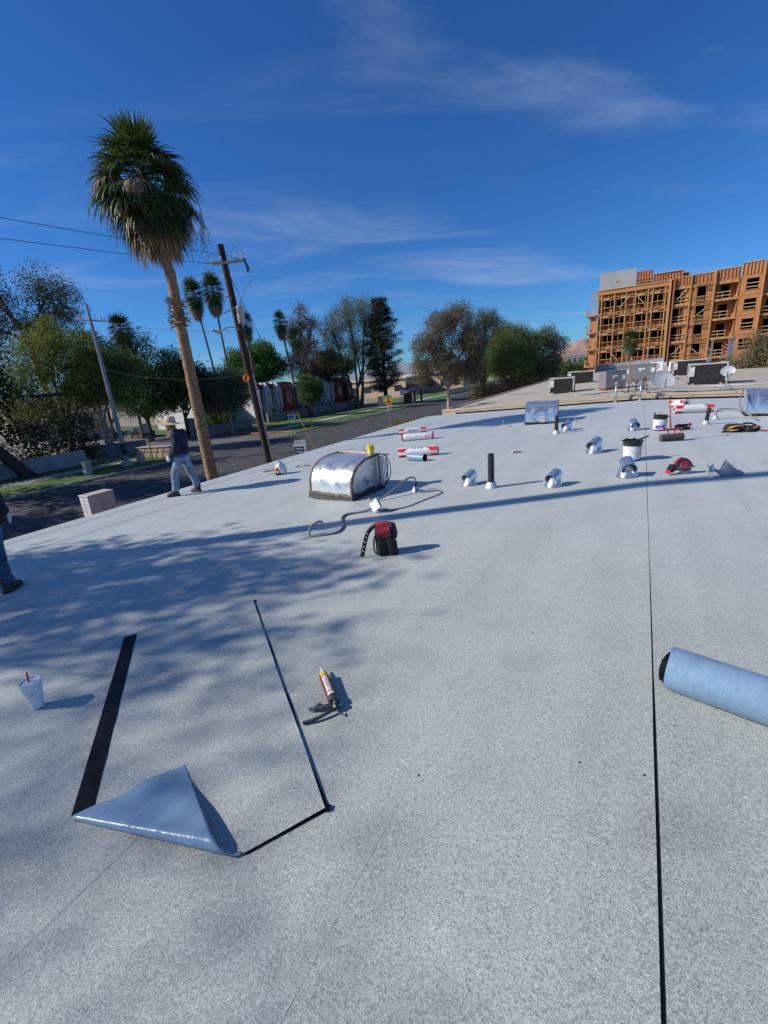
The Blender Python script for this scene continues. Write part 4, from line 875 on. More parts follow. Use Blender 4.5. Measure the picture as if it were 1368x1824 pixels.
# ------------------------------------------------------------------ water bottle and bent flashing
mat('clear_plastic', (.9,.95,.97), .08, var=.02)
gl = M('clear_plastic').node_tree.nodes['Principled BSDF']; gl.inputs['Transmission Weight'].default_value = .9; gl.inputs['IOR'].default_value = 1.2
t = thing('water_bottle', 'clear plastic water bottle standing by the bent sheet-metal piece', 'bottle', on(1.02,8.02,.002), FACE, tilt=(0,rad(4)))
b = MB(); b.lathe([(0,.003),(.030,.003),(.033,.012),(.031,.04),(.033,.045),(.031,.08),(.033,.085),(.033,.135),(.028,.155),(.015,.182),(.0125,.186),(.0125,.196)], 24); b.obj('body', M('clear_plastic'), t, smooth=True)
b = MB(); b.lathe([(.0335,.09),(.0335,.125)], 24); mat('label_blue', (.25,.5,.62), .4, var=.4, scale=60); b.obj('label', M('label_blue'), t, smooth=True)
b = MB(); b.lathe([(.0145,.192),(.0145,.208),(0,.208)], 16); b.obj('cap', M('white_plastic'), t, smooth=True, auto=40)
t = thing('bent_flashing', 'bent triangular grey sheet-metal flashing beside the water bottle', 'sheet metal', on(1.24,8.28), FACE)
b = MB()
P3 = [(-.28,-.02,.012),(.15,-.10,.012),(.20,-.06,.008),(.10,.16,.16),(.02,.22,.20),(-.10,.10,.06),(-.26,.22,.17)]
b.add([(-.12,-.06,.005),(.20,-.08,.005),(.215,-.02,.065),(.15,.02,.05),(.045,.10,.215),(-.06,.05,.085),(-.09,.03,.075),(-.27,.08,.165)], [(0,1,3,4,5),(1,2,3),(0,5,6,7)]); b.add([(-.20,-.10,.004),(.24,-.12,.004),(.24,-.085,.004),(-.20,-.065,.004)], [(0,1,2,3)])
o = b.obj('bent_plate', M('galvanized_dull'), t); o.modifiers.new('t','SOLIDIFY').thickness = .003
# ------------------------------------------------------------------ open tool belt heap
t = thing('tool_belt', 'heap of black and yellow tool pouches lying on the roof at right', 'tool belt', on(2.12,12.9), FACE-rad(4))
rr = random.Random(12)
b = MB(); loft(b, [(-.22,0,.0,.14,.12,2.5),(-.23,0,.07,.17,.14,2.4),(-.24,.02,.15,.13,.11,2.3),(-.25,.03,.18,.08,.06,2.2)]); b.obj('main_pouch', M('fabric_black'), t, smooth=True)
b = MB(); b.tube(curve([(-.36,-.08,.10),(-.28,-.13,.14),(-.16,-.13,.155),(-.06,-.11,.15)],5), .020, 8); b.tube(curve([(-.38,-.06,.06),(-.30,-.15,.06),(-.2,-.16,.075)],5), .013, 8); b.tube(curve([(.16,-.12,.07),(.22,-.13,.10),(.28,-.11,.10)],5), .011, 8); b.obj('yellow_trim', M('leather_yellow'), t, smooth=True)
b = MB(); loft(b, [(.0,-.05,.0,.10,.10,2.6),(.02,-.05,.08,.12,.11,2.5),(.03,-.04,.13,.08,.08,2.3)]); b.obj('small_pouch', M('fabric_black'), t, smooth=True)
b = MB(); loft(b, [(.24,-.02,.0,.09,.09,2.6),(.25,-.02,.07,.11,.10,2.5),(.26,-.02,.11,.07,.07,2.3)]); b.obj('nail_pouch', M('fabric_black'), t, smooth=True)
b = MB(); b.tube(curve([(-.15,.05,.17),(-.02,.02,.15),(.1,.05,.17),(.22,.03,.15),(.33,-.05,.06)],5), .022, 6); b.tube(curve([(-.02,-.16,.02),(.05,-.19,.03),(.12,-.15,.06)],5), .03, 6); b.obj('belt', M('rubber_black'), t, smooth=True)
b = MB(); b.tube([(-.50,-.09,.03),(-.36,-.06,.035)], .018, 8); b.obj('hammer_grip', M('rubber_black'), t)
b = MB(); b.bbox((.0,-.165,.08), (.05,.012,.03), .004); b.bbox((.1,-.15,.07), (.03,.012,.03), .004); b.obj('buckle', M('steel'), t)
t = thing('tin_snips', 'red-handled snips lying right of the tool pouches', 'snips', on(2.55,12.92), FACE)
b = MB(); b.tube(curve([(-.10,-.02,.014),(-.02,-.03,.016),(.06,-.01,.016)],5), .010, 6); b.tube(curve([(-.10,.03,.014),(-.02,.02,.016),(.06,-.01,.016)],5), .010, 6); b.obj('handle', M('red_plastic'), t)
b = MB(); b.tube([(.06,-.01,.016),(.15,-.015,.014)], [.012,.004], 6); b.obj('jaw', M('steel'), t)
t = thing('tape_roll', 'tan roll of tape at the right edge beside the snips', 'tape', on(2.66,12.97), 0)
b = MB(); b.lathe([(.035,0),(.062,0),(.062,.05),(.035,.05),(.035,0)], 24); b.obj('roll', M('wood_handle'), t, smooth=True, auto=35)
# ------------------------------------------------------------------ grinder + tray, tubes
t = thing('angle_grinder', 'small black grinder with orange-red ends on a dark case, by the purple bucket', 'power tool', on(1.05,13.2), FACE)
b = MB(); b.bbox((-.08,-.06,.035), (.26,.12,.07), .012); b.obj('case', M('plastic_black'), t)
b = MB(); b.tube([(-.12,.06,.10),(.10,.05,.10)], [.022,.026], 10); b.obj('grip', M('rubber_black'), t, smooth=True)
b = MB(); b.lathe([(0,-.015),(.04,-.015),(.045,0),(.04,.015),(0,.015)], 20, Matrix.Translation((.13,.03,.10)) @ Matrix.Rotation(math.pi/2,4,'X')); b.lathe([(0,-.02),(.03,-.02),(.038,.02),(0,.03)], 14, Matrix.Translation((-.13,.06,.10)) @ Matrix.Rotation(math.pi/2,4,'Y')); b.obj('head', M('red_plastic'), t, smooth=True, auto=40)
b = MB(); b.lathe([(0,.016),(.022,.016),(.024,.02),(0,.02)], 16, Matrix.Translation((.13,.03,.10)) @ Matrix.Rotation(math.pi/2,4,'X')); b.obj('disc', M('steel'), t)
b = MB(); b.box((.0,.16,.05), (.3,.05,.1), (0,0,.1)); b.obj('rail', M('rubber_black'), t)
def sealant_tube(label, x, y, rz, m1, m2):
    t = thing('sealant_tube', label, 'sealant tube', on(x,y), rz)
    R_ = Matrix.Translation((0,0,.026)) @ Matrix.Rotation(math.pi/2,4,'Y')
    b = MB(); b.lathe([(0,-.11),(.0245,-.11),(.0245,.10),(.010,.105),(.0085,.13),(.004,.18)], 18, R_); b.obj('nozzle', M('white_plastic'), t, smooth=True, auto=40)
    b = MB(); b.lathe([(.0252,-.10),(.0252,.085)], 18, R_); b.obj('cartridge', M(m1), t, smooth=True)
    b = MB(); b.lathe([(.0256,-.115),(.0256,-.085)], 18, R_); b.obj('end_band', M(m2), t)
sealant_tube('pinkish sealant cartridge lying alone in the middle of the roof', -2.36, 10.30, FACE, 'tube_pink', 'white_plastic')
sealant_tube('white and red sealant cartridge lying left of the clean duct hood', -3.80, 15.30, FACE+rad(175), 'wrap_white', 'wrap_red')

# ------------------------------------------------------------------ conduit posts and satellite dishes by the far edge
def conduit_post(label, x, y, h):
    t = thing('service_post', label, 'conduit post', on(x,y), 0, 'grey conduit posts at the far roof edge')
    b = MB(); b.tube([(0,0,0),(.0,0,h-.12)], .034, 12); b.obj('pipe', M('conduit_steel'), t, smooth=True)
    b = MB(); b.bbox((0,-.01,h-.07), (.13,.12,.11), .02); b.lathe([(.05,h-.16),(.05,h-.12)], 12); b.obj('weatherhead', M('conduit_steel'), t, smooth=True, auto=40)
    b = MB(); b.tube(curve([(.05,-.05,h-.08),(.16,-.05,h-.06),(.2,0,h-.25),(.24,.2,h-.5)],5), .011, 6); b.obj('service_wire', M('rubber_black'), t)
    b = MB(); b.lathe([(.09,.003),(.06,.03),(.035,.06)], 14); b.obj('flashing_cone', M('lead_flash'), t)
conduit_post('grey conduit post with weatherhead at the far edge, left of the pair', -.86, 21.55, .86)
conduit_post('grey conduit post with weatherhead on the long seam at the far edge', .04, 21.5, .82)
mat('dish_grey', (.42,.44,.46), .5, var=.06)
DSH = text_poly('DISH', .17)
def dish(label, x, y, rz, el, r, text, mast):
    t = thing('satellite_dish', label, 'satellite dish', (x,y,zn(x)), rz, 'satellite dishes on the neighbouring roof edge')
    b = MB(); b.tube(curve([(0,.0,0),(0,0,mast*.7),(0,.02,mast)],4), .022, 8); b.obj('mast', M('conduit_steel'), t, smooth=True)
    for a in (-1,1):
        b = MB(); b.tube([(0,0,mast*.55),(a*.28,.30,0)], .012, 6); b.obj('brace', M('conduit_steel'), t)
    T = Matrix.Translation((0,-.06,mast+r*.35)) @ Matrix.Rotation(rad(90)-el,4,'X') @ Matrix.Scale(1.18,4,(1,0,0))
    n = 8; pr = [(r*i/n, .22*r*(i/n)**2) for i in range(n+1)]
    b = MB(); b.lathe(pr, 36, T); b.lathe([(q,z-.012) for q,z in reversed(pr)]+[], 36, T); b.lathe([(r,.22*r),(r+.006,.22*r-.006),(r,.22*r-.012)], 36, T); d_ = b.obj('reflector', M('dish_grey'), t, smooth=True)
    if text:
        b = MB(); b.add([T @ Vector((p[0]*.9-.02, p[1]+r*.52, .22*r*((p[0]*.9)**2+(p[1]+r*.52)**2)/r**2+.006)) for p in DSH[0]], DSH[1]); b.obj('lettering', M('white_plastic'), d_)
    b = MB(); tip = T @ Vector((0,-r*.35,r*.85)); st = T @ Vector((0,-r*.98,.18*r)); b.tube([st, tip], .014, 6); b.obj('feed_arm', M('steel_dark'), t)
    b = MB(); b.bbox(tip, (.10,.06,.06), .015); b.obj('feed_horn', M('box_grey'), t)
    b = MB(); b.tube(curve([tip, tip+Vector((.05,0,-.25)), (.15,-.1,.12), (.3,.1,.02)],6), .006, 5); b.obj('cable', M('rubber_black'), t)
dish('wide grey satellite dish with white lettering tilted low on its mast', .78, 22.8, rad(20), rad(38), .40, True, .36)
dish('small pale round satellite dish behind the right-edge hood', 2.98, 22.5, rad(-10), rad(22), .20, False, .72)
for i, (x, y, s) in enumerate(((-.45,24.2,1.0),(-.15,24.9,.9),(.15,25.4,1.1))):
    t = thing('antenna_stand', ['dark cabling stand left of the satellite dish','dark cabling stand behind the satellite dish mast','dark cabling stand just behind the conduit posts'][i], 'stand', (x,y,zn(x)), .4*i, 'cabling stands on the gravel roof')
    b = MB(); b.tube([(0,0,0),(0,0,.55*s)], .03, 8); b.obj('post', M('steel_dark'), t)
    b = MB(); b.bbox((0,0,.48*s), (.2,.06,.14), .01); b.obj('splice_box', M('ac_metal_grey'), t)
    b = MB()
    for a in range(3): b.tube([(0,0,.1),(.32*math.cos(a*2.1),.32*math.sin(a*2.1),0)], .014, 5)
    b.obj('foot', M('steel_dark'), t)
    b = MB(); b.tube(curve([(.1,0,.4*s),(.35,.1,.12),(.55,-.2,.02),(.9,-.15,.02)],6), .012, 5); b.obj('cable', M('rubber_black'), t)
for i, (pts, lab) in enumerate((([(-2.6,25.2),(-1.9,25.0),(-1.4,25.6),(-.6,25.1)],'thin black cable on the gravel roof left of the conduit posts'), ([(.3,23.2),(1.3,23.4),(2.3,23.0),(3.6,23.6),(5.5,23.9)],'long black cable along the gravel roof edge behind the purple bucket'), ([(1.1,25.3),(2.4,26.2),(4.5,26.4),(8,28)],'pale cable crossing the gravel roof in front of the large condenser'))):
    b = MB(); b.tube(curve([(x,y,zn(x)+.02) for x, y in pts],7), .016 if i < 2 else .02, 5); tag(b.obj('cable', M('rubber_black') if i < 2 else M('white_plastic')), lab, 'cable', 'cables on the gravel roof')

# ------------------------------------------------------------------ people
clouds = bpy.data.textures.new('cloth_folds','CLOUDS'); clouds.noise_scale = .09; clouds.noise_depth = 2
def cloth(b, name, m, parent, voxel=.013, fold=.012):
    o = b.obj(name, m, parent, smooth=True)
    r_ = o.modifiers.new('join','REMESH'); r_.mode = 'VOXEL'; r_.voxel_size = voxel; r_.use_smooth_shade = True
    s_ = o.modifiers.new('soft','SMOOTH'); s_.iterations = 4; s_.factor = .5
    if fold:
        d_ = o.modifiers.new('folds','DISPLACE'); d_.texture = clouds; d_.strength = fold; d_.mid_level = .5; d_.texture_coords = 'LOCAL'
    return o
def limb(b, pts, rs, n=12): b.tube(curve(pts, 4), list(np.interp(np.linspace(0,len(rs)-1,(len(pts)-1)*4+1), range(len(rs)), rs)), n)
def ell(b, c, r, n=14, m=10):
    vs = []; 
    for i in range(m+1):
        ph = -math.pi/2+math.pi*i/m
        for j in range(n): q = 2*math.pi*j/n; vs.append((c[0]+r[0]*math.cos(ph)*math.cos(q), c[1]+r[1]*math.cos(ph)*math.sin(q), c[2]+r[2]*math.sin(ph)))
    b.add(vs, [(i*n+j,i*n+(j+1)%n,(i+1)*n+(j+1)%n,(i+1)*n+j) for i in range(m) for j in range(n)])
def person(label, loc, rz, J, top_mat, pants, boots=True, hat=True, gloves=True, shirt=None, pouch=False):
    t = thing('person', label, 'person', loc, rz)
    V = {k: Vector(v) for k, v in J.items() if isinstance(v, tuple)}
    # body, one continuous surface
    b = MB()
    hd = V['head']
    ell(b, hd, (.098,.078,.115)); ell(b, hd+Vector((.03,0,-.06)), (.07,.06,.065))
    ell(b, hd+Vector((.105,0,-.02)), (.020,.014,.024)); ell(b, hd+Vector((.088,0,-.075)), (.016,.024,.010)); ell(b, hd+Vector((.075,0,-.10)), (.028,.03,.02))
    for s in (-1,1): ell(b, hd+Vector((-.005,s*.08,-.015)), (.022,.012,.032)); ell(b, hd+Vector((.08,s*.03,.012)), (.016,.022,.010))
    limb(b, [V['chest'], V['neck'], hd], [.09,.056,.06]); limb(b, [V['pelvis'],V['waist'],V['chest']], [.12,.115,.13])
    for s in 'LR':
        limb(b, [V['chest'],V['sh'+s],V['el'+s],V['wr'+s]], [.06,.05,.042,.03]); limb(b, [V['pelvis'],V['hip'+s],V['kn'+s],V['an'+s]], [.08,.075,.05,.04])
        limb(b, [V['wr'+s], V['hand'+s]], [.028,.026])
    cloth(b, 'body', M('skin'), t, .011, 0)
    b = MB(); 
    for s in (-1,1): ell(b, hd+Vector((.088,s*.032,.002)), (.008,.011,.006), 8, 6)
    b.obj('eye', M('hair_dark'), t, smooth=True)
    b = MB(); ell(b, hd+Vector((-.022,0,.02)), (.098,.086,.112)); b.obj('hair', M('hair_dark'), t, smooth=True)
    # sweatshirt
    b = MB(); pv, wa, ch, nk = V['pelvis'], V['waist'], V['chest'], V['neck']
    low = wa.lerp(pv,.55)
    rings = [(low.x,low.y,low.z,.160,.192,2.2),(wa.x,wa.y,wa.z,.172,.198,2.3),(wa.lerp(ch,.5).x,wa.lerp(ch,.5).y,wa.lerp(ch,.5).z,.152,.192,2.3),(ch.x,ch.y,ch.z,.145,.195,2.3),(ch.lerp(nk,.45).x-.01,ch.y,ch.lerp(nk,.45).z,.115,.170,2.2),(ch.lerp(nk,.8).x,nk.y,ch.lerp(nk,.8).z,.078,.095,2),(nk.x,nk.y,nk.z+.01,.072,.075,2)]
    loft(b, rings, 20)
    for s in 'LR': limb(b, [V['chest'].lerp(V['sh'+s],.6),V['sh'+s],V['el'+s],V['wr'+s]], [.092,.092,.076,.052])
    limb(b, [nk+Vector((-.03,0,.0)), nk+Vector((-.055,0,-.05))], [.06,.07])
    cloth(b, 'sweatshirt', M(top_mat), t, .012, .022)
    if shirt:
        b = MB(); loft(b, [(low.x,low.y,low.z-.055,.152,.178,2.2),(low.x,low.y,low.z+.03,.148,.176,2.2)], 24); b.obj('shirt_hem', M(shirt), t, smooth=True)
        b = MB(); b.box((ch.x+.143,ch.y+.07,ch.z+.06), (.006,.03,.045)); b.obj('chest_logo', M('glove'), t)
    # jeans
    b = MB()
    loft(b, [(pv.x,pv.y,pv.z-.10,.125,.165,2.2),(pv.x,pv.y,pv.z,.135,.175,2.2),(pv.lerp(wa,.5).x,pv.y,pv.lerp(wa,.5).z,.130,.168,2.2)], 20)
    for s in 'LR':
        h_, k_, a_ = V['hip'+s], V['kn'+s], V['an'+s]
        limb(b, [h_+Vector((0,0,.03)), h_.lerp(k_,.5)+Vector((.01,0,0)), k_, k_.lerp(a_,.55)+Vector((-.015,0,0)), a_+Vector((0,0,.0))], [.105,.100,.084,.078,.080])
    cloth(b, 'jeans', M(pants), t, .012, .028)
    # boots
    for s in 'LR':
        a_ = V['an'+s]; yaw = J.get('yaw'+s, 0); b = MB(); z0 = a_.z-J.get('lift'+s,.11)
        loft(b, [(.055,0,.022,.145,.050,2.6),(.06,0,.05,.142,.048,2.5),(.035,0,.085,.11,.046,2.3),(-.015,0,.12,.066,.046,2.2),(-.02,0,.19,.062,.050,2.2)], 20, 0, True, Matrix.Translation((a_.x,a_.y,z0)) @ Matrix.Rotation(yaw,4,'Z'))
        o = b.obj('boot', M('boot'), t, smooth=True, auto=60)
        b = MB(); loft(b, [(.055,0,.0,.148,.052,2.6),(.055,0,.026,.150,.053,2.6)], 20, 0, True, Matrix.Translation((a_.x,a_.y,z0)) @ Matrix.Rotation(yaw,4,'Z')); b.obj('sole', M('sole'), o)
    # gloved hands: palm, four fingers of different length, thumb
    for s, sg in (('L',1),('R',-1)):
        w_, h_ = V['wr'+s], V['hand'+s]; f = (h_-w_).normalized(); side = Vector((-sg*.2,-sg*.15,0))+Vector((.6,0,.0)); side = (side-f*side.dot(f)).normalized(); nn = f.cross(side)
        b = MB(); limb(b, [w_-f*.015, w_+f*.035, w_+f*.085], [.033,.036,.034])
        for i, L in enumerate((.072,.082,.077,.06)):
            r0 = w_+f*.078+side*(.030-.020*i); sp = (.22-.14*i); k1 = r0+(f+side*sp*.6).normalized()*L*.5; k2 = k1+(f+side*sp+nn*.30*sg).normalized()*L*.5
            limb(b, [r0-f*.02, r0, k1, k2], [.012,.0115,.0105,.009], 8)
        r0 = w_+f*.03+side*.03; limb(b, [r0-side*.02, r0+side*.02+f*.015, r0+side*.038+f*.045], [.014,.0125,.010], 8)
        cloth(b, 'glove' if gloves else 'hand_skin', M('glove' if gloves else 'skin'), t, .006, 0)
    if hat:
        T = Matrix.Translation(hd+Vector((-.015,0,.045))) @ Matrix.Rotation(rad(-9),4,'Y'); b = MB(); n = 36
        def brim(u, v):
            q = 2*math.pi*u; r_ = .098+(.285-.098)*v; dip = .030*math.cos(2*q)*v*v+.055*v*v-.075*v
            return tuple(T @ Vector((r_*math.cos(q)*1.05, r_*math.sin(q)*.94, -dip*-1+.012)))
        b.grid(brim, n, 6); ob = b.obj('hat', M('straw'), t, smooth=True); ob.modifiers.new('t','SOLIDIFY').thickness = .006
        b = MB(); loft(b, [(0,0,.0,.112,.098,2),(0,0,.05,.108,.092,2),(-.004,0,.11,.098,.078,2),(-.006,0,.135,.080,.058,2),(-.006,0,.137,.045,.028,2)], 28, 0, True, T); b.obj('hat_crown', M('straw'), ob, smooth=True, auto=50)
        b = MB(); loft(b, [(0,0,.012,.1135,.0995,2),(0,0,.045,.1105,.095,2)], 28, 0, False, T); mat('hat_band', (.50,.38,.24), .8); b.obj('hat_band', M('hat_band'), ob, smooth=True)
    if pouch:
        b = MB(); w_ = V['waist']; b.tube([Vector((w_.x+.165*math.cos(q), w_.y+.195*math.sin(q), w_.z-.06)) for q in np.linspace(0,2*math.pi,25)], .022, 6); b.obj('belt', M('fabric_black'), t)
        for c, sz in ((Vector((-.02,-.24,-.13)),(.075,.06,.11)), (Vector((-.09,-.25,-.16)),(.05,.05,.09))):
            p = w_+c; b = MB(); loft(b, [(p.x,p.y,p.z-sz[2],sz[0]*.7,sz[1]*.8,3),(p.x,p.y,p.z,sz[0],sz[1],3),(p.x,p.y+.02,p.z+sz[2],sz[0],sz[1]*.8,3)], 18); b.obj('pouch', M('fabric_black'), t, smooth=True, auto=60)
    return t
J1 = dict(pelvis=(-.15,0,.86), waist=(-.155,0,1.0), chest=(-.175,0,1.25), neck=(-.13,0,1.43), head=(-.045,0,1.555),
          shL=(-.19,.185,1.34), elL=(-.19,.265,1.07), wrL=(.02,.18,.89), handL=(.09,.15,.83), shR=(-.19,-.185,1.34), elR=(-.14,-.25,1.07), wrR=(.06,-.10,.92), handR=(.12,-.06,.87),
          hipL=(-.14,.095,.84), knL=(.035,.11,.46), anL=(.10,.12,.12), hipR=(-.16,-.095,.84), knR=(-.245,-.09,.46), anR=(-.31,-.10,.12), yawL=rad(4), yawR=rad(-20), liftL=.118, liftR=.118)
px, py = -8.82, 6.20
person('person in straw hat, navy sweatshirt, jeans and white gloves walking at the roof edge', (px,py,zr(px-.1)+.004), FACE+math.pi, J1, 'sweat_navy', 'denim', shirt='shirt_blue')
J2 = dict(pelvis=(0,0,.92), waist=(0,0,1.08), chest=(.0,0,1.33), neck=(.02,0,1.50), head=(.04,0,1.63),
          shL=(0,.19,1.43), elL=(-.02,.27,1.14), wrL=(.12,.24,.94), handL=(.17,.23,.88), shR=(0,-.19,1.43), elR=(-.05,-.26,1.15), wrR=(.06,-.26,.93), handR=(.09,-.26,.87),
          hipL=(0,.10,.9), knL=(.10,.14,.5), anL=(.08,.16,.12), hipR=(0,-.10,.9), knR=(-.03,-.09,.5), anR=(-.05,-.10,.12), yawL=0, yawR=rad(-10), liftL=.118, liftR=.118)
px, py = -6.52, 1.92
person('person in jeans and brown boots with black tool pouch, cut by the left edge', (px,py,zr(px)+.004), FACE+rad(104), J2, 'sweat_navy', 'denim_dark', hat=False, pouch=True)
# ------------------------------------------------------------------ vegetation
def leafmat(name, c1, c2, trans=.25, rough=.6): mat(name, c1, rough, var=0, scale=.9, col2=c2, isl=.65, trans=trans, spec=.35)
leafmat('leaf_eucalyptus', (0.053, 0.069, 0.036), (0.158, 0.173, 0.105))
leafmat('leaf_olive', (0.053, 0.068, 0.033), (0.165, 0.173, 0.098))
leafmat('leaf_yellowgreen', (0.083, 0.112, 0.015), (0.255, 0.285, 0.053), .35)
leafmat('leaf_green', (0.038, 0.083, 0.015), (0.128, 0.195, 0.042), .3)
leafmat('leaf_bright', (0.038, 0.112, 0.015), (0.105, 0.255, 0.042), .35)
leafmat('leaf_dark', (0.015, 0.027, 0.012), (0.045, 0.068, 0.027), .15)
leafmat('leaf_pine', (0.012, 0.027, 0.015), (0.033, 0.057, 0.027), .1)
leafmat('leaf_pine_brown', (0.045, 0.051, 0.027), (0.225, 0.128, 0.068), .15)
leafmat('leaf_cottonwood', (0.075, 0.093, 0.03), (0.225, 0.232, 0.083), .35)
leafmat('leaf_weeping', (0.083, 0.078, 0.042), (0.24, 0.203, 0.12), .25)
leafmat('leaf_paloverde', (0.068, 0.112, 0.027), (0.165, 0.225, 0.068), .3)
leafmat('leaf_drybush', (0.112, 0.093, 0.045), (0.3, 0.232, 0.112), .25)
leafmat('frond_green', (0.027, 0.06, 0.012), (0.112, 0.158, 0.038), .25, .42)
leafmat('frond_dark', (0.018, 0.036, 0.012), (0.06, 0.083, 0.03), .2, .45)
leafmat('frond_dead', (0.195, 0.128, 0.068), (0.495, 0.36, 0.21), .2, .7)
mat('bark_grey', (.14,.115,.09), .9, var=.35, scale=4, bump=.8, bscale=14, stretch=(1,1,.35))
mat('bark_pale', (.34,.29,.23), .9, var=.3, scale=3, bump=.5, bscale=10, stretch=(1,1,.4))
mat('bark_dark', (.05,.04,.032), .9, var=.35, scale=4, bump=.8, bscale=14)
mat('bark_palm', (.28,.175,.09), .9, var=.35, scale=5, bump=.9, bscale=16, stretch=(1,1,3))
mat('bark_palm_grey', (.16,.125,.095), .9, var=.3, scale=5, stretch=(1,1,3))
def np_mesh(name, V, F, m, parent=None):
    me = bpy.data.meshes.new(name); n, k = len(V), F.shape[1]; f = len(F)
    me.vertices.add(n); me.vertices.foreach_set('co', V.astype(np.float32).ravel())
    me.loops.add(f*k); me.loops.foreach_set('vertex_index', F.astype(np.int32).ravel())
    me.polygons.add(f); me.polygons.foreach_set('loop_start', np.arange(0,f*k,k,dtype=np.int32))
    me.materials.append(m); me.update(calc_edges=True); me.validate()
    o = bpy.data.objects.new(name, me); COL.objects.link(o)
    if parent: o.parent = parent
    return o
def leaves(R, C, per, cr, ls, asp=.45, droop=0., flat=0.):
    """C: clump centres (n,3) -> rhombic leaves"""
    n = len(C)*per; P = np.repeat(C, per, 0)+R.normal(0, 1, (n,3))*cr*np.array([1,1,1-flat])
    D = R.normal(0,1,(n,3)); D[:,2] = D[:,2]*(1-droop)-droop*1.6; D /= np.linalg.norm(D,axis=1,keepdims=True)
    S = np.cross(D, R.normal(0,1,(n,3))); S /= np.linalg.norm(S,axis=1,keepdims=True)
    L = (ls*R.uniform(.6,1.35,n))[:,None]; W = L*asp*.5
    V = np.stack([P, P+D*L*.45+S*W, P+D*L, P+D*L*.45-S*W],1).reshape(-1,3)
    return V, np.arange(n*4).reshape(-1,4)
def rfv(a, b_, z): return Vector((RH.x*a+FH.x*b_, RH.y*a+FH.y*b_, z))
def tree(name, label, base, lobes, leaf, bark, nc, per, ls, cr, tr=.22, fork=1.6, seed=1, droop=0., asp=.45, group=None, lean=(0,0), gap=.0, twigs=10, shell=2.4, cat='tree', crown='crown', stems=1, stem_spread=.3):
    nc = int(nc*1.75); ls = ls*1.08; gap = gap*.7
    R = np.random.default_rng(seed); t = thing(name, label, cat, (base[0],base[1],GZ), 0, group)
    vol = np.array([l[3]*l[3]*l[4] for l in lobes]); cnt = np.maximum(6,(nc*vol/vol.sum()).astype(int)); allC = []; wood = MB()
    forks = []
    for s in range(stems):
        o_ = rfv((s-(stems-1)/2)*stem_spread, 0, 0); top = rfv(lean[0]+(s-(stems-1)/2)*stem_spread*2.2, lean[1], fork); forks.append(top)
        mid = o_.lerp(top,.5)+Vector((R.normal(0,.04),R.normal(0,.04),0)); wood.tube(curve([o_-Vector((0,0,.1)), mid, top],4), list(np.linspace(tr*1.25,tr*.85,9)), 9, True)
    for li, (l, c) in enumerate(zip(lobes, cnt)):
        ctr = rfv(l[0],l[1],l[2]); u = R.normal(0,1,(c,3)); u /= np.linalg.norm(u,axis=1,keepdims=True); u *= R.uniform(0,1,(c,1))**(1/shell)
        C = np.array(ctr)+u*np.array([l[3],l[3],l[4]])
        if gap:
            q = np.sin(C[:,0]*1.9+seed)+np.sin(C[:,1]*2.3+1.3*seed)+np.sin(C[:,2]*2.1+.7*seed); C = C[q > gap*3-2.0]
        allC.append(C)
        fk = forks[li%stems]; m1 = fk.lerp(ctr,.5)+Vector((R.normal(0,.12),R.normal(0,.12),.12*(ctr-fk).length)); wood.tube(curve([fk,m1,ctr],5), list(np.linspace(tr*.62,tr*.16,11)), 6, False)
        for j in range(min(twigs,len(C))):
            e = Vector(C[R.integers(len(C))]); st = m1.lerp(ctr, R.uniform(0,1)); md = st.lerp(e,.5)+Vector((0,0,.1*(e-st).length)); wood.tube([st,md,e], [tr*.18,tr*.10,tr*.03], 4, False)
    C = np.concatenate(allC); V, F = leaves(R, C, per, cr, ls, asp, droop)
    np_mesh(crown, V, F, M(leaf), t); wood.obj('trunk', M(bark), t, smooth=True)
    return t
TG = 'street trees on the far side of the road'
# left group
tree('leaning_tree', 'dark leaning tree with thick slanting trunk at the left edge', (-40.4,16.0), [(-2.6,1,6.5,2.4,2.4),(-4.5,0,8.6,3.0,2.6),(-5,0,5,2.8,2.2),(-1.6,.5,8.6,1.6,1.8)], 'leaf_dark','bark_dark', 420, 22, .26, .33, .42, 3.0, 3, lean=(-2.4,0), group=TG)
tree('eucalyptus_tree', 'tall dusky eucalyptus rising above the left trees', (-60.4,28.4), [(-3.6,0,17.2,2.6,3.6),(-4.2,-1,20.0,2.2,2.3),(2.6,0,16.8,3.0,3.3),(4.6,0,15.6,2.0,2.6),(-1.2,1,14.2,3.0,2.8),(3.2,0,13.0,2.2,2.2),(-6,0,14,3,4)], 'leaf_eucalyptus','bark_dark', 1000, 22, .20, .36, .34, 12.0, 4, droop=.35, gap=.50, group=TG, lean=(-.8,0), twigs=16)
tree('mesquite_tree', 'yellow-green feathery tree left of the grey steel pole', (-46.5,22.4), [(-3.2,0,7.2,2.6,2.2),(-.4,0,9.6,2.9,2.3),(2.6,0,9.6,2.3,1.9),(-2.6,-.6,4.6,2.5,1.7),(1.2,0,6.2,2.6,2.0),(3.6,0,7.0,1.9,1.7),(.0,.6,12.0,1.5,1.0)], 'leaf_yellowgreen','bark_grey', 1250, 20, .20, .30, .20, 2.6, 5, gap=.28, group=TG, twigs=22, asp=.35)
tree('forked_tree', 'green tree with pale forked trunk behind the grey steel pole', (-44.9,24.9), [(1.6,0,6.6,2.0,1.7),(-1.4,0,6.2,1.8,1.5),(.4,.5,8.6,2.0,1.5),(3.0,.8,8.4,1.6,1.4)], 'leaf_green','bark_pale', 520, 20, .20, .30, .20, 2.2, 6, gap=.3, group=TG, stems=2, stem_spread=.35, twigs=16, asp=.4)
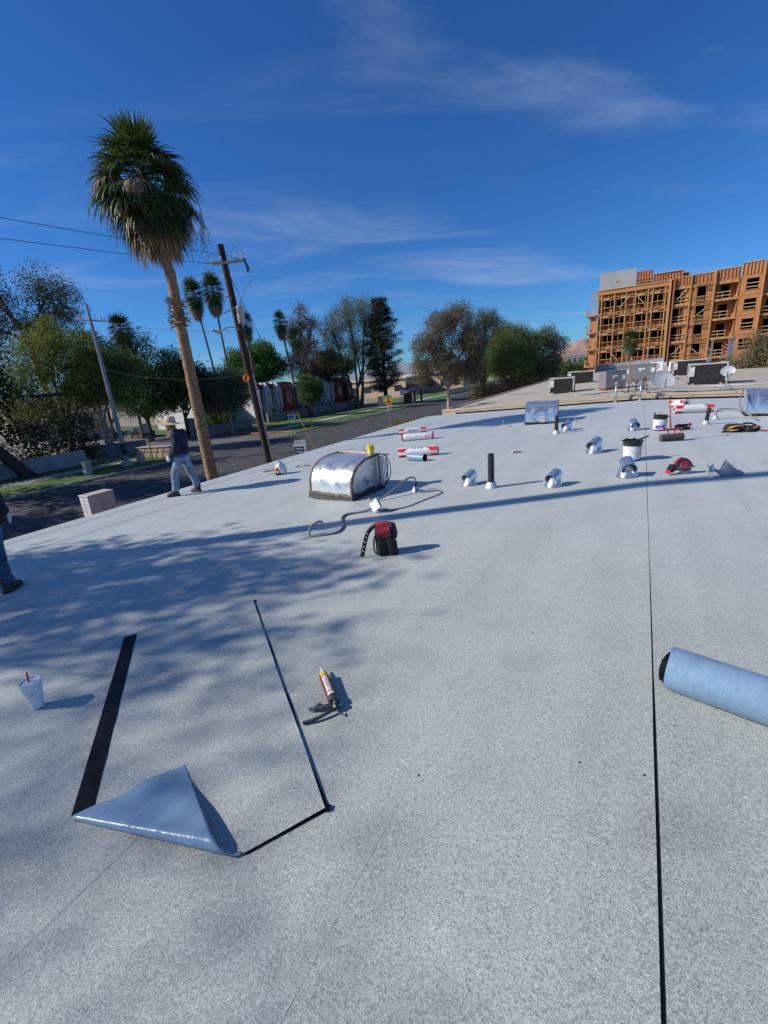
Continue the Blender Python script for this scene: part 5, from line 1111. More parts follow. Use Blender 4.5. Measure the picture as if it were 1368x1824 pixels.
tree('shade_tree', 'broad green shade tree behind the straw hat', (-52.0,34.0), [(-2.4,0,9.2,3.2,2.6),(2.6,0,8.0,3.2,2.4),(0,-1,6.0,3.6,2.2),(5.2,-.5,6.2,2.4,2.0),(-4.4,0,6.4,2.6,2.0),(.4,.5,11.4,2.0,1.6),(4.6,0,9.2,1.6,1.3),(1.0,-1.5,4.2,3.4,1.4)], 'leaf_green','bark_grey', 1500, 20, .22, .32, .26, 2.6, 7, gap=.22, group=TG, twigs=20)
tree('shade_tree', 'darker green tree between the straw hat and the big palm trunk', (-49.0,37.0), [(1.2,0,7.2,2.4,2.0),(3.0,0,5.6,2.2,2.0),(-.6,0,5.0,2.2,1.6)], 'leaf_dark','bark_dark', 480, 20, .24, .32, .22, 2.2, 17, gap=.2, group=TG)
tree('tall_tree', 'loose green tree top beside the small palm head', (-58.0,33.0), [(0,0,11.4,1.9,2.6),(1.6,0,9.4,2.0,1.8),(-1.2,0,9.0,2.0,1.8)], 'leaf_green','bark_grey', 330, 18, .24, .34, .2, 5.5, 18, gap=.35, group=TG)
tree('olive_tree', 'grey-green weeping olive tree in front of the white building', (-44.0,39.6), [(-1.0,0,5.6,1.9,1.5),(1.2,.2,6.4,1.8,1.4),(.4,-.3,4.2,2.1,1.6),(2.2,0,4.6,1.4,1.5)], 'leaf_olive','bark_pale', 800, 22, .17, .26, .17, 1.9, 8, droop=.3, group=TG, asp=.35)
tree('olive_tree', 'grey-green olive tree just left of the wooden utility pole', (-47.8,41.5), [(-1.4,0,6.0,2.0,1.7),(.6,0,6.6,1.8,1.6),(-.4,0,4.0,2.2,1.8)], 'leaf_olive','bark_grey', 560, 22, .18, .28, .18, 1.9, 9, droop=.3, group=TG, asp=.35)
tree('broadleaf_tree', 'bright green dense tree behind the wooden utility pole', (-60.5,62.0), [(-2.2,0,10.0,2.7,2.1),(1.4,0,10.8,2.8,2.2),(3.6,0,8.6,2.4,2.0),(-3.6,0,7.8,2.2,1.8),(.4,-1,7.6,3.2,2.0)], 'leaf_bright','bark_grey', 800, 22, .32, .38, .26, 3, 10, group='trees behind the apartment block')
tree('tall_pine', 'tall ragged pine with brown patches behind the apartment block', (-53.0,66.5), [(.5,0,16.2,1.7,2.4),(-1.2,0,14.0,2.1,2.0),(2.2,0,14.6,1.7,1.9),(1.0,0,11.6,2.6,2.0),(-1.2,0,9.4,2.4,1.7),(3.0,0,8.8,2.8,1.8),(.6,0,7.2,3.6,1.5)], 'leaf_pine_brown','bark_dark', 650, 22, .28, .34, .3, 6, 11, gap=.28, group='trees behind the apartment block', asp=.3)
tree('dense_pine', 'dark low pine crown right of the slim palms', (-51.0,69.0), [(1.8,0,8.8,2.4,1.8),(3.8,0,7.4,2.6,1.6),(.4,0,6.6,2.6,1.5)], 'leaf_pine','bark_dark', 420, 22, .28, .34, .26, 4, 12, group='trees behind the apartment block', asp=.3)
tree('young_tree', 'small round green tree standing before the red and white apartments', (-44.0,56.0), [(-.4,0,5.0,1.5,1.3),(.6,0,4.6,1.5,1.2),(-.1,0,3.4,1.8,1.1),(-.6,0,5.9,.9,.6)], 'leaf_green','bark_dark', 620, 22, .17, .22, .09, 1.7, 13, group=TG)
tree('cottonwood_tree', 'tall pale feathery tree with spreading limbs by the road', (-44.9,71.0), [(-3.4,0,13.2,2.6,3.2),(-.4,0,15.6,2.9,3.3),(2.8,0,15.8,2.4,3.0),(-5.0,0,9.2,2.3,3.0),(4.2,0,11.6,2.2,3.4),(.2,.4,10.4,3.2,2.8),(-2.6,-.4,7.6,2.4,2.0),(3.0,0,7.6,1.8,1.9)], 'leaf_cottonwood','bark_grey', 1500, 18, .20, .36, .34, 3.4, 14, droop=.25, gap=.24, group=TG, stems=3, stem_spread=.45, twigs=26, asp=.4)
# dark pine built of stacked boughs
def pine(label, base, h, w_, seed):
    R = np.random.default_rng(seed); t = thing('pine_tree', label, 'tree', (base[0],base[1],GZ), 0, TG)
    wood = MB(); wood.tube([(0,0,-.1),(0,0,h*.5),(0,0,h*.97)], [.42,.28,.04], 9); Cs = []
    k_ = 0
    for z in np.arange(h*.17, h*.98, .52):
        f = (z-h*.17)/(h*.83); env = w_*(.62+.6*f if f < .35 else .83*(1-(f-.35)/.65)**.75+.14)
        for j in range(5):
            a = R.uniform(0,6.28); L = env*R.uniform(.6,1.08); d = Vector((math.cos(a),math.sin(a),0)); tip = d*L+Vector((0,0,z+.28*L*R.uniform(-.3,1)-.1))
            wood.tube([(0,0,z), tip*.5+Vector((0,0,z*.5-.08)), tip], [.07,.045,.02], 4, False)
            for s in np.linspace(.35,1,6):
                p = Vector((0,0,z)).lerp(tip, s); Cs.append([p.x+R.normal(0,.14),p.y+R.normal(0,.14),p.z+R.normal(0,.1)])
    V, F = leaves(R, np.array(Cs), 44, .30, .32, .24, 0, .35); np_mesh('crown', V, F, M('leaf_pine'), t); wood.obj('trunk', M('bark_dark'), t, smooth=True)
pine('dark conical pine tree right of the pale feathery tree', (-40.4,73.4), 18.6, 4.5, 15)
# right group on the near side of the road
NG = 'trees beside the gravel-roofed building'
tree('weeping_eucalyptus', 'weeping grey-brown eucalyptus with pale trunk at the end of the roof', (-20.6,53.4), [(-2.4,0,8.0,1.9,2.2),(-1.0,0,10.2,1.9,1.9),(1.4,0,11.2,1.9,2.0),(-2.9,0,5.6,1.6,2.0),(0,-.3,6.8,2.0,2.2),(2.8,0,8.2,1.9,2.4),(1.2,.2,4.9,1.6,1.4),(3.4,0,5.4,1.6,1.6)], 'leaf_weeping','bark_pale', 1700, 20, .20, .24, .26, 3.2, 21, droop=.62, gap=.16, group=NG, twigs=22, asp=.26)
tree('weeping_eucalyptus', 'taller dusky eucalyptus second from the left in the right-hand tree row', (-18.8,62.0), [(-1.4,0,9.2,1.9,2.4),(.4,0,11.4,1.6,1.6),(1.8,0,9.4,2.0,2.2),(.2,0,6.2,2.5,2.2),(-2.0,0,5.0,1.8,1.8),(2.6,0,5.8,1.8,1.8)], 'leaf_eucalyptus','bark_grey', 1250, 20, .22, .26, .26, 3.0, 22, droop=.55, gap=.18, group=NG, twigs=20, asp=.26)
tree('palo_verde', 'rounded green feathery tree in the middle of the right-hand row', (-14.6,60.5), [(-.6,0,7.8,2.4,2.3),(1.4,0,7.4,2.4,2.2),(.2,0,5.2,3.1,2.3),(-2.0,0,5.6,2.0,2.0),(2.9,0,5.2,1.9,1.8),(.6,0,9.2,1.6,1.2)], 'leaf_paloverde','bark_grey', 1500, 22, .24, .28, .2, 1.8, 23, group=NG, asp=.16, twigs=14)
tree('desert_tree', 'thin-leaved tree nearest the timber building in the right-hand row', (-11.6,63.6), [(-1.4,0,7.6,1.8,1.7),(.8,0,8.2,1.7,1.5),(2.2,0,7.2,1.3,1.2),(.4,0,5.0,2.4,1.8),(-1.2,0,3.8,2.0,1.4)], 'leaf_olive','bark_grey', 850, 20, .20, .28, .18, 2.4, 24, gap=.25, group=NG, twigs=16, asp=.35)
tree('desert_tree', 'low dry bush-like tree under the right-hand row', (-17.0,57.5), [(0,0,2.0,2.2,1.4),(2.8,0,2.1,2.0,1.3),(5.2,0,2.6,1.8,1.3)], 'leaf_drybush','bark_grey', 480, 20, .18, .28, .14, .7, 25, group=NG, twigs=12)
tree('dry_bush', 'large dry olive-brown bush in front of the timber building at right', (8.6,49.2), [(-1.8,0,3.5,1.6,1.4),(.6,0,4.3,1.9,1.6),(2.8,0,3.9,1.8,1.6),(.0,0,2.8,2.6,1.6),(-.6,0,5.7,.9,.7)], 'leaf_drybush','bark_grey', 1100, 20, .13, .22, .10, 1.2, 26, gap=.12, cat='bush', crown='foliage', twigs=34, stems=3)
tree('flowering_shrub', 'yellow-flecked low shrub at the foot of the stop-ahead sign', (-19.2,38.6), [(-1.0,0,.65,1.0,.55),(.6,0,.7,1.0,.55)], 'leaf_drybush','bark_grey', 200, 18, .10, .15, .03, .3, 27, cat='bush', crown='foliage')
tree('distant_shrubs', 'green shrub mass at the far end of the street', (-14,110), [(-2,0,3,3,2.4),(2,0,2.6,3,2.2),(6,2,3,3,2.4)], 'leaf_green','bark_grey', 300, 18, .4, .5, .15, 1.2, 28, cat='bush', crown='foliage')
for i, (x, y) in enumerate(((-55.6,46.8),(-53.6,47.6))):
    tree('clipped_shrub', ['left of two clipped round shrubs behind the low wall','right of two clipped round shrubs behind the low wall'][i], (x,y), [(0,0,1.5,1.25,1.1)], 'leaf_yellowgreen','bark_grey', 150, 20, .2, .22, .05, .5, 30+i, cat='bush', crown='foliage', group='clipped round shrubs')
# hedge behind the pale wall
R = np.random.default_rng(40); C = np.column_stack([R.uniform(-45.2,-43.2,700), R.uniform(8,23.2,700), R.uniform(.2,4.2,700)]); t = thing('hedge', 'dense dark hedge rising behind the pale street wall', 'hedge', (-44.2,15.5,GZ))
V, F = leaves(R, C-np.array([-44.2,15.5,0]), 20, .25, .26, .5); np_mesh('foliage', V, F, M('leaf_dark'), t)
wb = MB()
for yy in np.arange(-7,7.6,1.4): wb.tube([(0,yy,0),(.1,yy+.1,1.2),(0,yy+.2,2.4)], [.06,.05,.02], 5)
wb.obj('stem', M('bark_dark'), t)
# trees left of the view: one dapples the near roof, the others shade the street
def off(px, py, bx, by):                          # offsets along the camera's right and forward axes
    dx, dy = px-bx, py-by; return dx*RH.x+dy*RH.y, dx*FH.x+dy*FH.y
def shade_lobes(bx, by, L): return [(*off(x,y,bx,by), z-GZ, r_, rz_) for x, y, z, r_, rz_ in L]
tree('shade_tree', 'tree left of the roof outside the view that dapples the roof with shade', (-15.5,-5.5), shade_lobes(-15.5,-5.5, [(-15.9,-3.5,7,1.2,.9),(-14.7,-3.2,7.2,1.1,.8),(-13.4,-3.0,7,.9,.7),(-17.0,-3.8,6.6,1.1,.8),(-14.2,-4.0,7.3,1.0,.6),(-12.4,-2.8,7.2,.7,.4),(-13.0,-4.4,7.4,.8,.5),(-17.6,-4.6,7.2,1.2,.8),(-15.6,-4.5,7.2,.9,.5)]), 'leaf_green','bark_grey', 215, 15, .17, .26, .15, 6.5, 33, gap=.34, twigs=9)
tree('tall_tree', 'taller thin tree outside the view casting soft shade on the near roof', (-21.0,-10.5), shade_lobes(-21,-10.5, [(-19.2,-9.3,12.6,1.1,.8),(-18.4,-10.0,12.4,.8,.6),(-18.5,-10.9,12.8,.9,.6),(-20.0,-8.8,12.4,1.2,.8),(-17.5,-11.0,12.6,.8,.5),(-21.2,-9.4,12.2,1.2,.8),(-19.6,-10.3,12.6,.9,.6)]), 'leaf_green','bark_grey', 80, 11, .15, .36, .13, 12.0, 34, gap=.36, twigs=7)
for i, (x, y) in enumerate(((-39.5,7.0),(-40.5,-1.5),(-39.0,-10.0),(-40.0,-19.0))):
    tree('shade_tree', 'street tree on the far verge outside the view, ' + ('beside the leaning tree','second along from the leaning tree','third along from the leaning tree','farthest from the leaning tree')[i], (x,y), [(0,0,10,3.4,2.8),(-2,1,8,3,2.4),(2,-1,8.4,3,2.4),(0,0,13,2.4,2.0)], 'leaf_green','bark_grey', 230, 18, .4, .45, .24, 4, 70+i, gap=.15, group='street trees outside the view', twigs=5)

# ------------------------------------------------------------------ palms
def frond(R, az, pitch, lp_, lb, droop, dead=False, nseg=26, spread=105, fold=0.):
    """fan leaf: petiole then segments; droop pulls the tips towards the ground"""
    out = Vector((math.cos(az)*math.cos(pitch), math.sin(az)*math.cos(pitch), math.sin(pitch)))
    side = Vector((-math.sin(az), math.cos(az), 0)); up = out.cross(side)*-1
    if up.z < 0: up = -up
    b = MB(); sag = Vector((0,0,-droop*.25*lp_)); tip = out*lp_+sag; mid = out*lp_*.5+sag*.3
    b.tube([(0,0,0), mid, tip], [.022,.015,.010], 4, False)
    ax = (tip-mid).normalized()
    for i in range(nseg):
        a = rad(-spread+2*spread*i/(nseg-1))+R.normal(0,.03); L = lb*(.62+.38*math.cos(a*.62))*R.uniform(.88,1.08)
        d = (ax*math.cos(a)+side*math.sin(a)*(1-fold)).normalized(); d = (d+up*R.normal(0,.07)).normalized(); w_ = L*.036
        s = d.cross(up); s = s.normalized() if s.length > .01 else side
        P = []; pos = tip.copy(); dd = d.copy(); k = 5
        for j in range(k+1):
            P.append(pos.copy()); g = droop*(.04+1.15*(j/k)**1.6); dd = (dd+Vector((0,0,-g))).normalized(); pos = pos+dd*(L/k)
        ww = [.5,1.05,1.0,.75,.45,.06]; vs = []
        for j, p in enumerate(P): vs += [p-s*w_*ww[j], p+up*w_*.5*ww[j]*(1 if j < 3 else .3), p+s*w_*ww[j]]
        b.add(vs, [(j*3+q,j*3+q+1,(j+1)*3+q+1,(j+1)*3+q) for j in range(k) for q in range(2)])
    return b
def big_palm():
    t = thing('fan_palm', 'tall near fan palm with shaggy crown and frayed knot on its trunk', 'palm tree', (-14.0,11.28,GZ), 0)
    R = np.random.default_rng(52)
    def c(z):                                     # trunk centre line above the ground
        f = z/9.8; e = max(0,z-9.2)/2.9; return Vector((-RH.x*.30*e, -.10*f-.05*math.sin(f*3)-RH.y*.30*e, z))
    b = MB(); pts = [c(9.9*i/60) for i in range(61)]; b.tube(pts, [.235-.075*(i/60)+.007*((i*7)%3-1)+(.05 if i < 2 else 0) for i in range(61)], 18); b.obj('trunk', M('bark_palm'), t, smooth=True)
    # frayed ring of old leaf bases
    kz = 8.0
    for i in range(110):
        a = R.uniform(0,6.28); z = kz+R.uniform(-.48,.40); L = R.uniform(.16,.34); d = Vector((math.cos(a),math.sin(a),0)); p = c(z)+d*.15; b = MB(); s = Vector((-d.y,d.x,0))*R.uniform(.03,.06)
        e = p+d*L*.8+Vector((0,0,L*R.uniform(-.5,.6))); m_ = p.lerp(e,.5)+d*.03
        b.add([p-s,p+s,m_+s*.9,m_-s*.9,e], [(0,1,2,3),(3,2,4)]); o = b.obj('leaf_base', M('bark_palm' if i%3 else 'frond_dead'), t); o.modifiers.new('t','SOLIDIFY').thickness = .015
    top = c(11.8)
    b = MB(); b.tube([c(9.8), c(10.6), c(11.5), c(12.2)], [.16,.24,.26,.10], 14); b.obj('crown_shaft', M('bark_dark'), t, smooth=True)
    n = 128; g = math.pi*(3-math.sqrt(5))
    for i in range(n):
        f = i/(n-1); az = i*g+R.normal(0,.12)
        pitch = rad(86-152*f**.66)+R.normal(0,.13); z = 12.3-1.0*f
        dead = f > .84 or (.25 < f < .84 and R.random() < .13)
        lp_ = (.40+.62*min(1,f*2.6))*R.uniform(.72,1.1)*(1-.55*max(0,f-.55)); lb = 1.0*R.uniform(.85,1.10)
        o_ = c(z)
        b = frond(R, az, pitch, lp_, lb, (.06 if f < .07 else .45+.75*f)*(1.3 if dead else 1), dead, 22 if f > .12 else 18, 96 if f > .07 else 34, .55 if dead else 0)
        o = b.obj('frond', M('frond_dead' if dead else ('frond_green' if f < .45 or i%2 else 'frond_dark')), t); o.location = o_
    for i in range(6):                            # dry flower stalks arching out and down
        az = [FACE+2.9, FACE+2.6, FACE+.25, FACE+.5, FACE-1.3, FACE-2.0][i]; d = Vector((math.cos(az),math.sin(az),0)); L = [1.65,1.4,1.5,1.1,1.0,1.2][i]; z0 = [11.5,11.6,10.95,11.0,11.5,11.6][i]
        p = [c(z0), c(z0)+d*L*.5+Vector((0,0,.42)), c(z0)+d*L*.88+Vector((0,0,.40)), c(z0)+d*L+Vector((0,0,-.05)), c(z0)+d*L*.86+Vector((0,0,-1.0))]
        b = MB(); b.tube(curve(p,6), list(np.linspace(.020,.007,25)), 5, False)
        for j in range(16):
            st = Vector(p[3]).lerp(Vector(p[4]), j/20)+Vector((R.normal(0,.03),R.normal(0,.03),.2)); b.tube([st, st+Vector((R.normal(0,.10),R.normal(0,.10),-.35)), st+Vector((R.normal(0,.14),R.normal(0,.14),-.95*R.uniform(.5,1.1)))], [.010,.009,.004], 4, False)
        b.obj('flower_stalk', M('frond_dead'), t)
big_palm()
def far_palm(label, base, htop, lean, crown_r, seed, skirt=True, leaf='frond_green', nfr=84, skirt_len=1.7, trunk_r=.16):
    t = thing('slim_fan_palm', label, 'palm tree', (base[0],base[1],GZ), 0, 'slim fan palms in the distance')
    R = np.random.default_rng(seed); top = rfv(lean,0,htop); b = MB(); b.tube(curve([(0,0,-.1), top*.5+Vector((0,0,0))+rfv(-lean*.08,0,0), top],8), list(np.linspace(trunk_r*1.25,trunk_r*.8,17)), 9); b.obj('trunk', M('bark_palm_grey'), t, smooth=True)
    live, deadm = MB(), MB(); g = math.pi*(3-math.sqrt(5))
    for i in range(nfr):
        f = i/(nfr-1); az = i*g+R.normal(0,.15); dd = f > .70
        pitch = rad(82-152*f**.70)+R.normal(0,.1); fb = frond(R, az, pitch, crown_r*.36*(1-.4*max(0,f-.5)), crown_r*.70, .25+1.0*f, dd, 11, 82, .4 if dd else 0)
        o_ = top+Vector((0,0,.35-(.5+skirt_len*.9)*f)); (deadm if dd else live).add([Vector(v)+o_ for v in fb.v], fb.f)
    live.obj('crown', M(leaf), t); deadm.obj('dead_skirt', M('frond_dead'), t)
far_palm('left of two tall slim palms behind the big palm trunk', (-59.1,52.3), 20.0, -1.5, 2.0, 61, skirt_len=2.6, nfr=110)
far_palm('right of two tall slim palms touching the utility pole', (-57.5,53.3), 20.4, -.4, 2.1, 62, skirt_len=2.6, nfr=110)
far_palm('single slim palm just right of the wooden utility pole', (-54.3,55.1), 15.2, .2, 1.45, 63, skirt_len=2.0)
far_palm('taller of two slim palms before the ragged pine', (-48.6,58.5), 14.8, -1.2, 1.5, 64, skirt_len=1.6)
far_palm('shorter yellowish palm leaning against the ragged pine', (-47.0,59.4), 12.3, -1.0, 1.5, 65, skirt_len=1.8, leaf='leaf_yellowgreen')
far_palm('small palm head poking above the green trees by the steel pole', (-57.0,36.1), 13.6, .4, 1.9, 66, skirt_len=1.0, leaf='frond_dark')
far_palm('short bushy palm standing in front of the timber framing', (-2.0,75.0), 7.2, .4, 1.7, 67, skirt_len=.5, trunk_r=.26, nfr=60, leaf='frond_green')
# ------------------------------------------------------------------ poles and wires
mat('pole_wood', (.038,.025,.019), .9, var=.4, scale=3, bump=.6, bscale=12, stretch=(2,2,.2))
mat('crossarm_wood', (.33,.30,.25), .85, var=.2, scale=4)
mat('porcelain', (.45,.44,.42), .3, var=.1)
mat('steel_pole', (.25,.27,.30), .5, metal=.4, var=.12, scale=2)
mat('wire_black', (.02,.02,.022), .6)
mat('wire_guard', (.72,.46,.05), .6, var=.15)
UP = Vector((-18.0,18.55,GZ))
t = thing('utility_pole', 'dark wooden utility pole with crossarm, transformer and street lamp', 'utility pole', UP)
top = Vector((0,-1.06,11.95)); b = MB(); b.tube([Vector((0,0,-.1)).lerp(top,i/8) for i in range(9)], list(np.linspace(.21,.155,9)), 14); b.obj('pole', M('pole_wood'), t, smooth=True, auto=40)
def up(z, dx=0, dy=0): return Vector((dx, -1.06*z/11.95+dy, z))
b = MB(); ca, cb_ = up(11.15)+Vector((.16,-.95,-.18)), up(11.15)+Vector((.16,1.25,.30)); dv = cb_-ca
b.box((ca+cb_)/2, (.10,dv.length,.13), (math.atan2(dv.z,dv.y),0,0)); b.obj('crossarm', M('crossarm_wood'), t)
for f in (.06,.28,.74,.92):
    p = ca.lerp(cb_,f)+Vector((0,0,.06)); b = MB(); b.lathe([(.02,0),(.02,.08),(.05,.09),(.035,.12),(.055,.14),(.035,.17),(.045,.19),(.02,.24),(0,.24)], 12, Matrix.Translation(p)); b.obj('insulator', M('porcelain'), t, smooth=True, auto=40)
b = MB(); p = ca.lerp(cb_,.96); b.tube([p+Vector((.08,0,.1)), p+Vector((.1,.08,-.55))], .05, 8); b.tube([p+Vector((.08,.05,-.1)), p+Vector((.08,.22,-.4))], .045, 8); b.obj('fuse_cutout', M('steel_dark'), t)
b = MB(); b.tube(curve([ca+Vector((0,-.35,-.02)), ca+Vector((0,-.2,.30)), ca+Vector((0,.1,.32))],5), .010, 5); b.tube(curve([cb_+Vector((0,-.9,.15)), cb_+Vector((0,-.6,.50)), cb_+Vector((0,-.15,.42)), cb_+Vector((0,-.02,.2))],5), .010, 5); b.tube([ca+Vector((0,-.45,-.03)), ca+Vector((0,.05,.02))], .018, 5); b.tube([cb_+Vector((0,-.95,-.02)), cb_+Vector((0,-.2,.0))], .018, 5); b.obj('jumper_wire', M('wire_black'), t)
b = MB(); q = up(8.85, .28, .05); b.lathe([(0,-.42),(.17,-.42),(.19,-.38),(.19,.34),(.20,.36),(.17,.40),(0,.43)], 18, Matrix.Translation(q)); b.obj('transformer', M('box_grey'), t, smooth=True, auto=40)
b = MB(); b.box(up(8.95,.12,.02), (.18,.10,.10)); b.box(up(8.65,.12,.02), (.18,.10,.10)); b.obj('transformer_bracket', M('steel_dark'), t)
b = MB(); b.lathe([(.03,.4),(.05,.45),(.03,.5),(.05,.55),(.02,.6)], 10, Matrix.Translation(q+Vector((0,.08,0)))); b.obj('bushing', M('porcelain'), t)
b = MB(); b.tube(curve([q+Vector((0,.08,.6)), q+Vector((.1,.5,1.2)), cb_+Vector((.08,.15,-.9)), cb_+Vector((.08,.12,-.5))],6), .008, 5); b.tube(curve([q+Vector((0,-.15,-.1)), q+Vector((.1,-.35,-.7)), up(7.4,.2,-.1)],5), .010, 5); b.tube(curve([q+Vector((0,-.1,.2)), q+Vector((.12,-.5,-.2)), q+Vector((.1,-.35,-1.0)), up(7.6,.2,-.05)],5), .010, 5); b.obj('drop_wire', M('wire_black'), t)
for z, L, dz in ((9.6,.55,.05),(9.2,.9,-.35)):
    b = MB(); b.tube([up(z,.1), up(z,.12,-L)+Vector((0,0,dz))], .03, 6); b.obj('side_arm', M('crossarm_wood'), t)
# street lamp
la = [up(8.12,.10), up(8.22,.3,-.6), up(8.16,.35,-1.2), up(8.0,.35,-1.55)]
b = MB(); b.tube(curve(la,6), .03, 8); lampa = b.obj('lamp_arm', M('conduit_steel'), t, smooth=True)
b = MB(); loft(b, [(0,0,-.30,.03,.03,2.2),(0,0,-.22,.085,.05,2.2),(0,0,.0,.10,.065,2.2),(0,0,.20,.07,.05,2.2),(0,0,.30,.035,.035,2.2)], 14, 0, True, Matrix.Translation(up(7.97,.35,-1.82)) @ Matrix.Rotation(rad(78),4,'X')); b.obj('lamp_head', M('conduit_steel'), t, smooth=True)
b = MB(); ell(b, up(7.9,.35,-1.88), (.075,.13,.05)); b.obj('lamp_lens', M('white_plastic'), t, smooth=True)
b = MB(); b.tube([up(z,.20,.05) for z in (0,3,6)], .05, 8); b.obj('conduit_riser', M('conduit_steel'), t)
b = MB(); q = up(5.8,.08,-.35); b.tube([q+Vector((.06*math.sin(a),.17*math.cos(a),.17*math.sin(a))) for a in np.linspace(0,6.28,20)], .055, 6); b.obj('cable_coil', M('orange_plastic'), t, smooth=True)
# guy wire with yellow guard
t = thing('guy_wire', 'thin guy wire slanting from the wooden pole with yellow guard sleeve', 'guy wire', (-18,22.9,GZ))
g0, g1 = Vector((0,.4,0)), Vector((0,-5.25,10.9)); b = MB(); b.tube([g0, g1], .014, 5); b.obj('wire', M('wire_black'), t)
b = MB(); b.tube([g0, g0.lerp(g1,.335)], .028, 8); b.obj('yellow_guard', M('wire_guard'), t)
def wire(label, a, c, sag, r=.014):
    a, c = Vector(a), Vector(c); b = MB(); b.tube([a.lerp(c,i/20)+Vector((0,0,-4*sag*(i/20)*(1-i/20))) for i in range(21)], r, 5); tag(b.obj('power_line', M('wire_black')), label, 'power line', 'overhead power lines')
A0, A1 = UP+ca+Vector((0,-.45,-.03)), UP+cb_+Vector((0,-.95,0))
wire('lower of two power lines running left from the crossarm', A0, (-18.0,-30,6.2), .5, .011)
wire('upper of two power lines running left, behind the palm', A1+Vector((0,0,.05)), (-17.6,-30,7.2), .5, .011)
wire('telephone line between the wooden pole and the grey steel pole', UP+up(8.15,.15), (-34.9,21.2,7.4), .3, .011)
wire('thin slack line from the steel pole past the palm trunk', UP+up(6.0,.15), (-35.7,20.7,4.1), .5, .009)
# neighbour pole, outside the view, whose long shadow crosses the roof
t = thing('utility_pole', 'wooden pole left of the view whose long shadow crosses the roof', 'utility pole', (-11.75,-.32,GZ))
b = MB(); b.tube([(0,0,-.1),(.0,0,7),(0,0,15.6)], [.19,.165,.14], 14); b.obj('pole', M('pole_wood'), t, smooth=True)
b = MB(); b.box((0,0,15.0), (2.2,.1,.13)); b.obj('crossarm', M('crossarm_wood'), t)
# grey steel pole
t = thing('steel_pole', 'tapered grey steel pole with crossarm across the street', 'utility pole', (-35.6,20.7,GZ))
b = MB(); b.tube([(0,0,0),(0,.0,6),(-.05,0,12.05)], [.20,.155,.10], 8); b.obj('pole', M('steel_pole'), t)
b = MB(); b.tube([rfv(-1.05,0,11.15), rfv(1.05,0,10.85)], .075, 6); b.obj('crossarm', M('conduit_steel'), t)
for a in (-.95,-.75,.8,1.0):
    b = MB(); b.lathe([(.03,0),(.05,.08),(.03,.12),(.05,.18),(.02,.24)], 10, Matrix.Translation(rfv(a,0,11.0-.14*a+.06))); b.obj('insulator', M('porcelain'), t)
b = MB(); b.bbox((0,0,.25), (.75,.75,.5), .1); b.obj('base', M('concrete'), t)
b = MB(); b.tube([(0,0,1.0),(0,0,1.9)], .205, 8); b.obj('black_sleeve', M('rubber_black'), t)
wire('dark sagging cable crossing the left trees with a splice case', (-43.5,9.0,3.0), (-33.0,30,2.5), .25, .03)
b = MB(); b.tube([(-39.4,17.2,2.52),(-38.6,18.8,2.52)], .13, 8); tag(b.obj('splice_case', M('rubber_black')), 'black splice case hanging on the sagging cable before the left trees', 'splice case')

# ------------------------------------------------------------------ street furniture
mat('cabinet_tan', (.47,.43,.37), .6, var=.06)
t = thing('mailbox_cluster', 'pair of tan parcel mailbox cabinets beside the kerb', 'mailbox', (-19.7,9.95,GZ), rad(2))
for k_ in (0,1):
    b = MB(); b.bbox((-.22,-.27+.545*k_,1.0), (.62,.535,1.1), .012); cab = b.obj('cabinet', M('cabinet_tan'), t)
    b = MB(); b.box((-.22,-.27+.545*k_,.22), (.25,.25,.46)); b.obj('pedestal', M('cabinet_tan'), t)
b = MB(); b.bbox((-.22,.0,1.58), (.70,1.14,.06), .02); b.obj('cap', M('cabinet_tan'), t)
for c_ in range(2):
    for r_ in range(6):
        b = MB(); b.box((-.375+.31*c_,-.545,.62+.165*r_), (.27,.018,.14)); d_ = b.obj('mail_door', M('stucco_white'), t)
b = MB(); b.bbox((-.22,0,.03), (.8,1.3,.1), .01); b.obj('pad', M('concrete'), t)
t = thing('sale_sign', 'white post sign with dark lettered panel beyond the roof edge', 'sign', (-17.0,20.15,GZ), FACE-rad(6))
b = MB(); b.box((.24,0,1.1), (.09,.09,2.2)); b.obj('post', M('white_plastic'), t)
b = MB(); b.box((-.05,0,1.88), (.80,.08,.09)); b.obj('arm', M('white_plastic'), t)
b = MB(); b.box((-.1,0,1.52), (.5,.02,.50)); pn = b.obj('panel', M('ink_navy'), t)
b = MB(); b.box((-.1,0,2.07), (.5,.02,.20)); b.obj('rider_panel', M('wrap_white'), t)
b = MB()
for z, w_ in ((1.70,.42),(1.66,.38),(1.52,.40),(1.48,.34)): b.box((-.1,-.012,z), (w_,.004,.028))
b.obj('print_band', M('wrap_white'), pn)
b = MB(); b.box((-.1,-.012,1.33), (.46,.004,.06)); b.obj('print_band', M('tube_pink'), pn)
vs_, fs_ = text_poly('LEASE', .13); b = MB(); b.add([(x-.1,-.013,2.07+y) for x, y, _ in vs_], fs_); b.obj('lettering', M('ink_navy'), t)
t = thing('fire_hydrant', 'yellow fire hydrant on the grass beside the kerb', 'fire hydrant', (-34.6,43.6,GZ+.12))
mat('hydrant_yellow', (.62,.42,.06), .6, var=.15)
b = MB(); b.lathe([(.19,0),(.19,.05),(.13,.06),(.12,.5),(.15,.52),(.15,.56),(.12,.58),(.10,.68),(.05,.74),(.04,.80),(0,.80)], 16); b.obj('barrel', M('hydrant_yellow'), t, smooth=True, auto=40)
for a in (0,math.pi/2,math.pi):
    b = MB(); b.tube([(.1*math.cos(a+FACE),.1*math.sin(a+FACE),.42),(.22*math.cos(a+FACE),.22*math.sin(a+FACE),.42)], .065, 8); b.obj('outlet', M('hydrant_yellow'), t)
t = thing('garden_sign', 'white board sign on two legs on the lawn', 'sign', (-37.4,43.4,GZ+.12), FACE-rad(12))
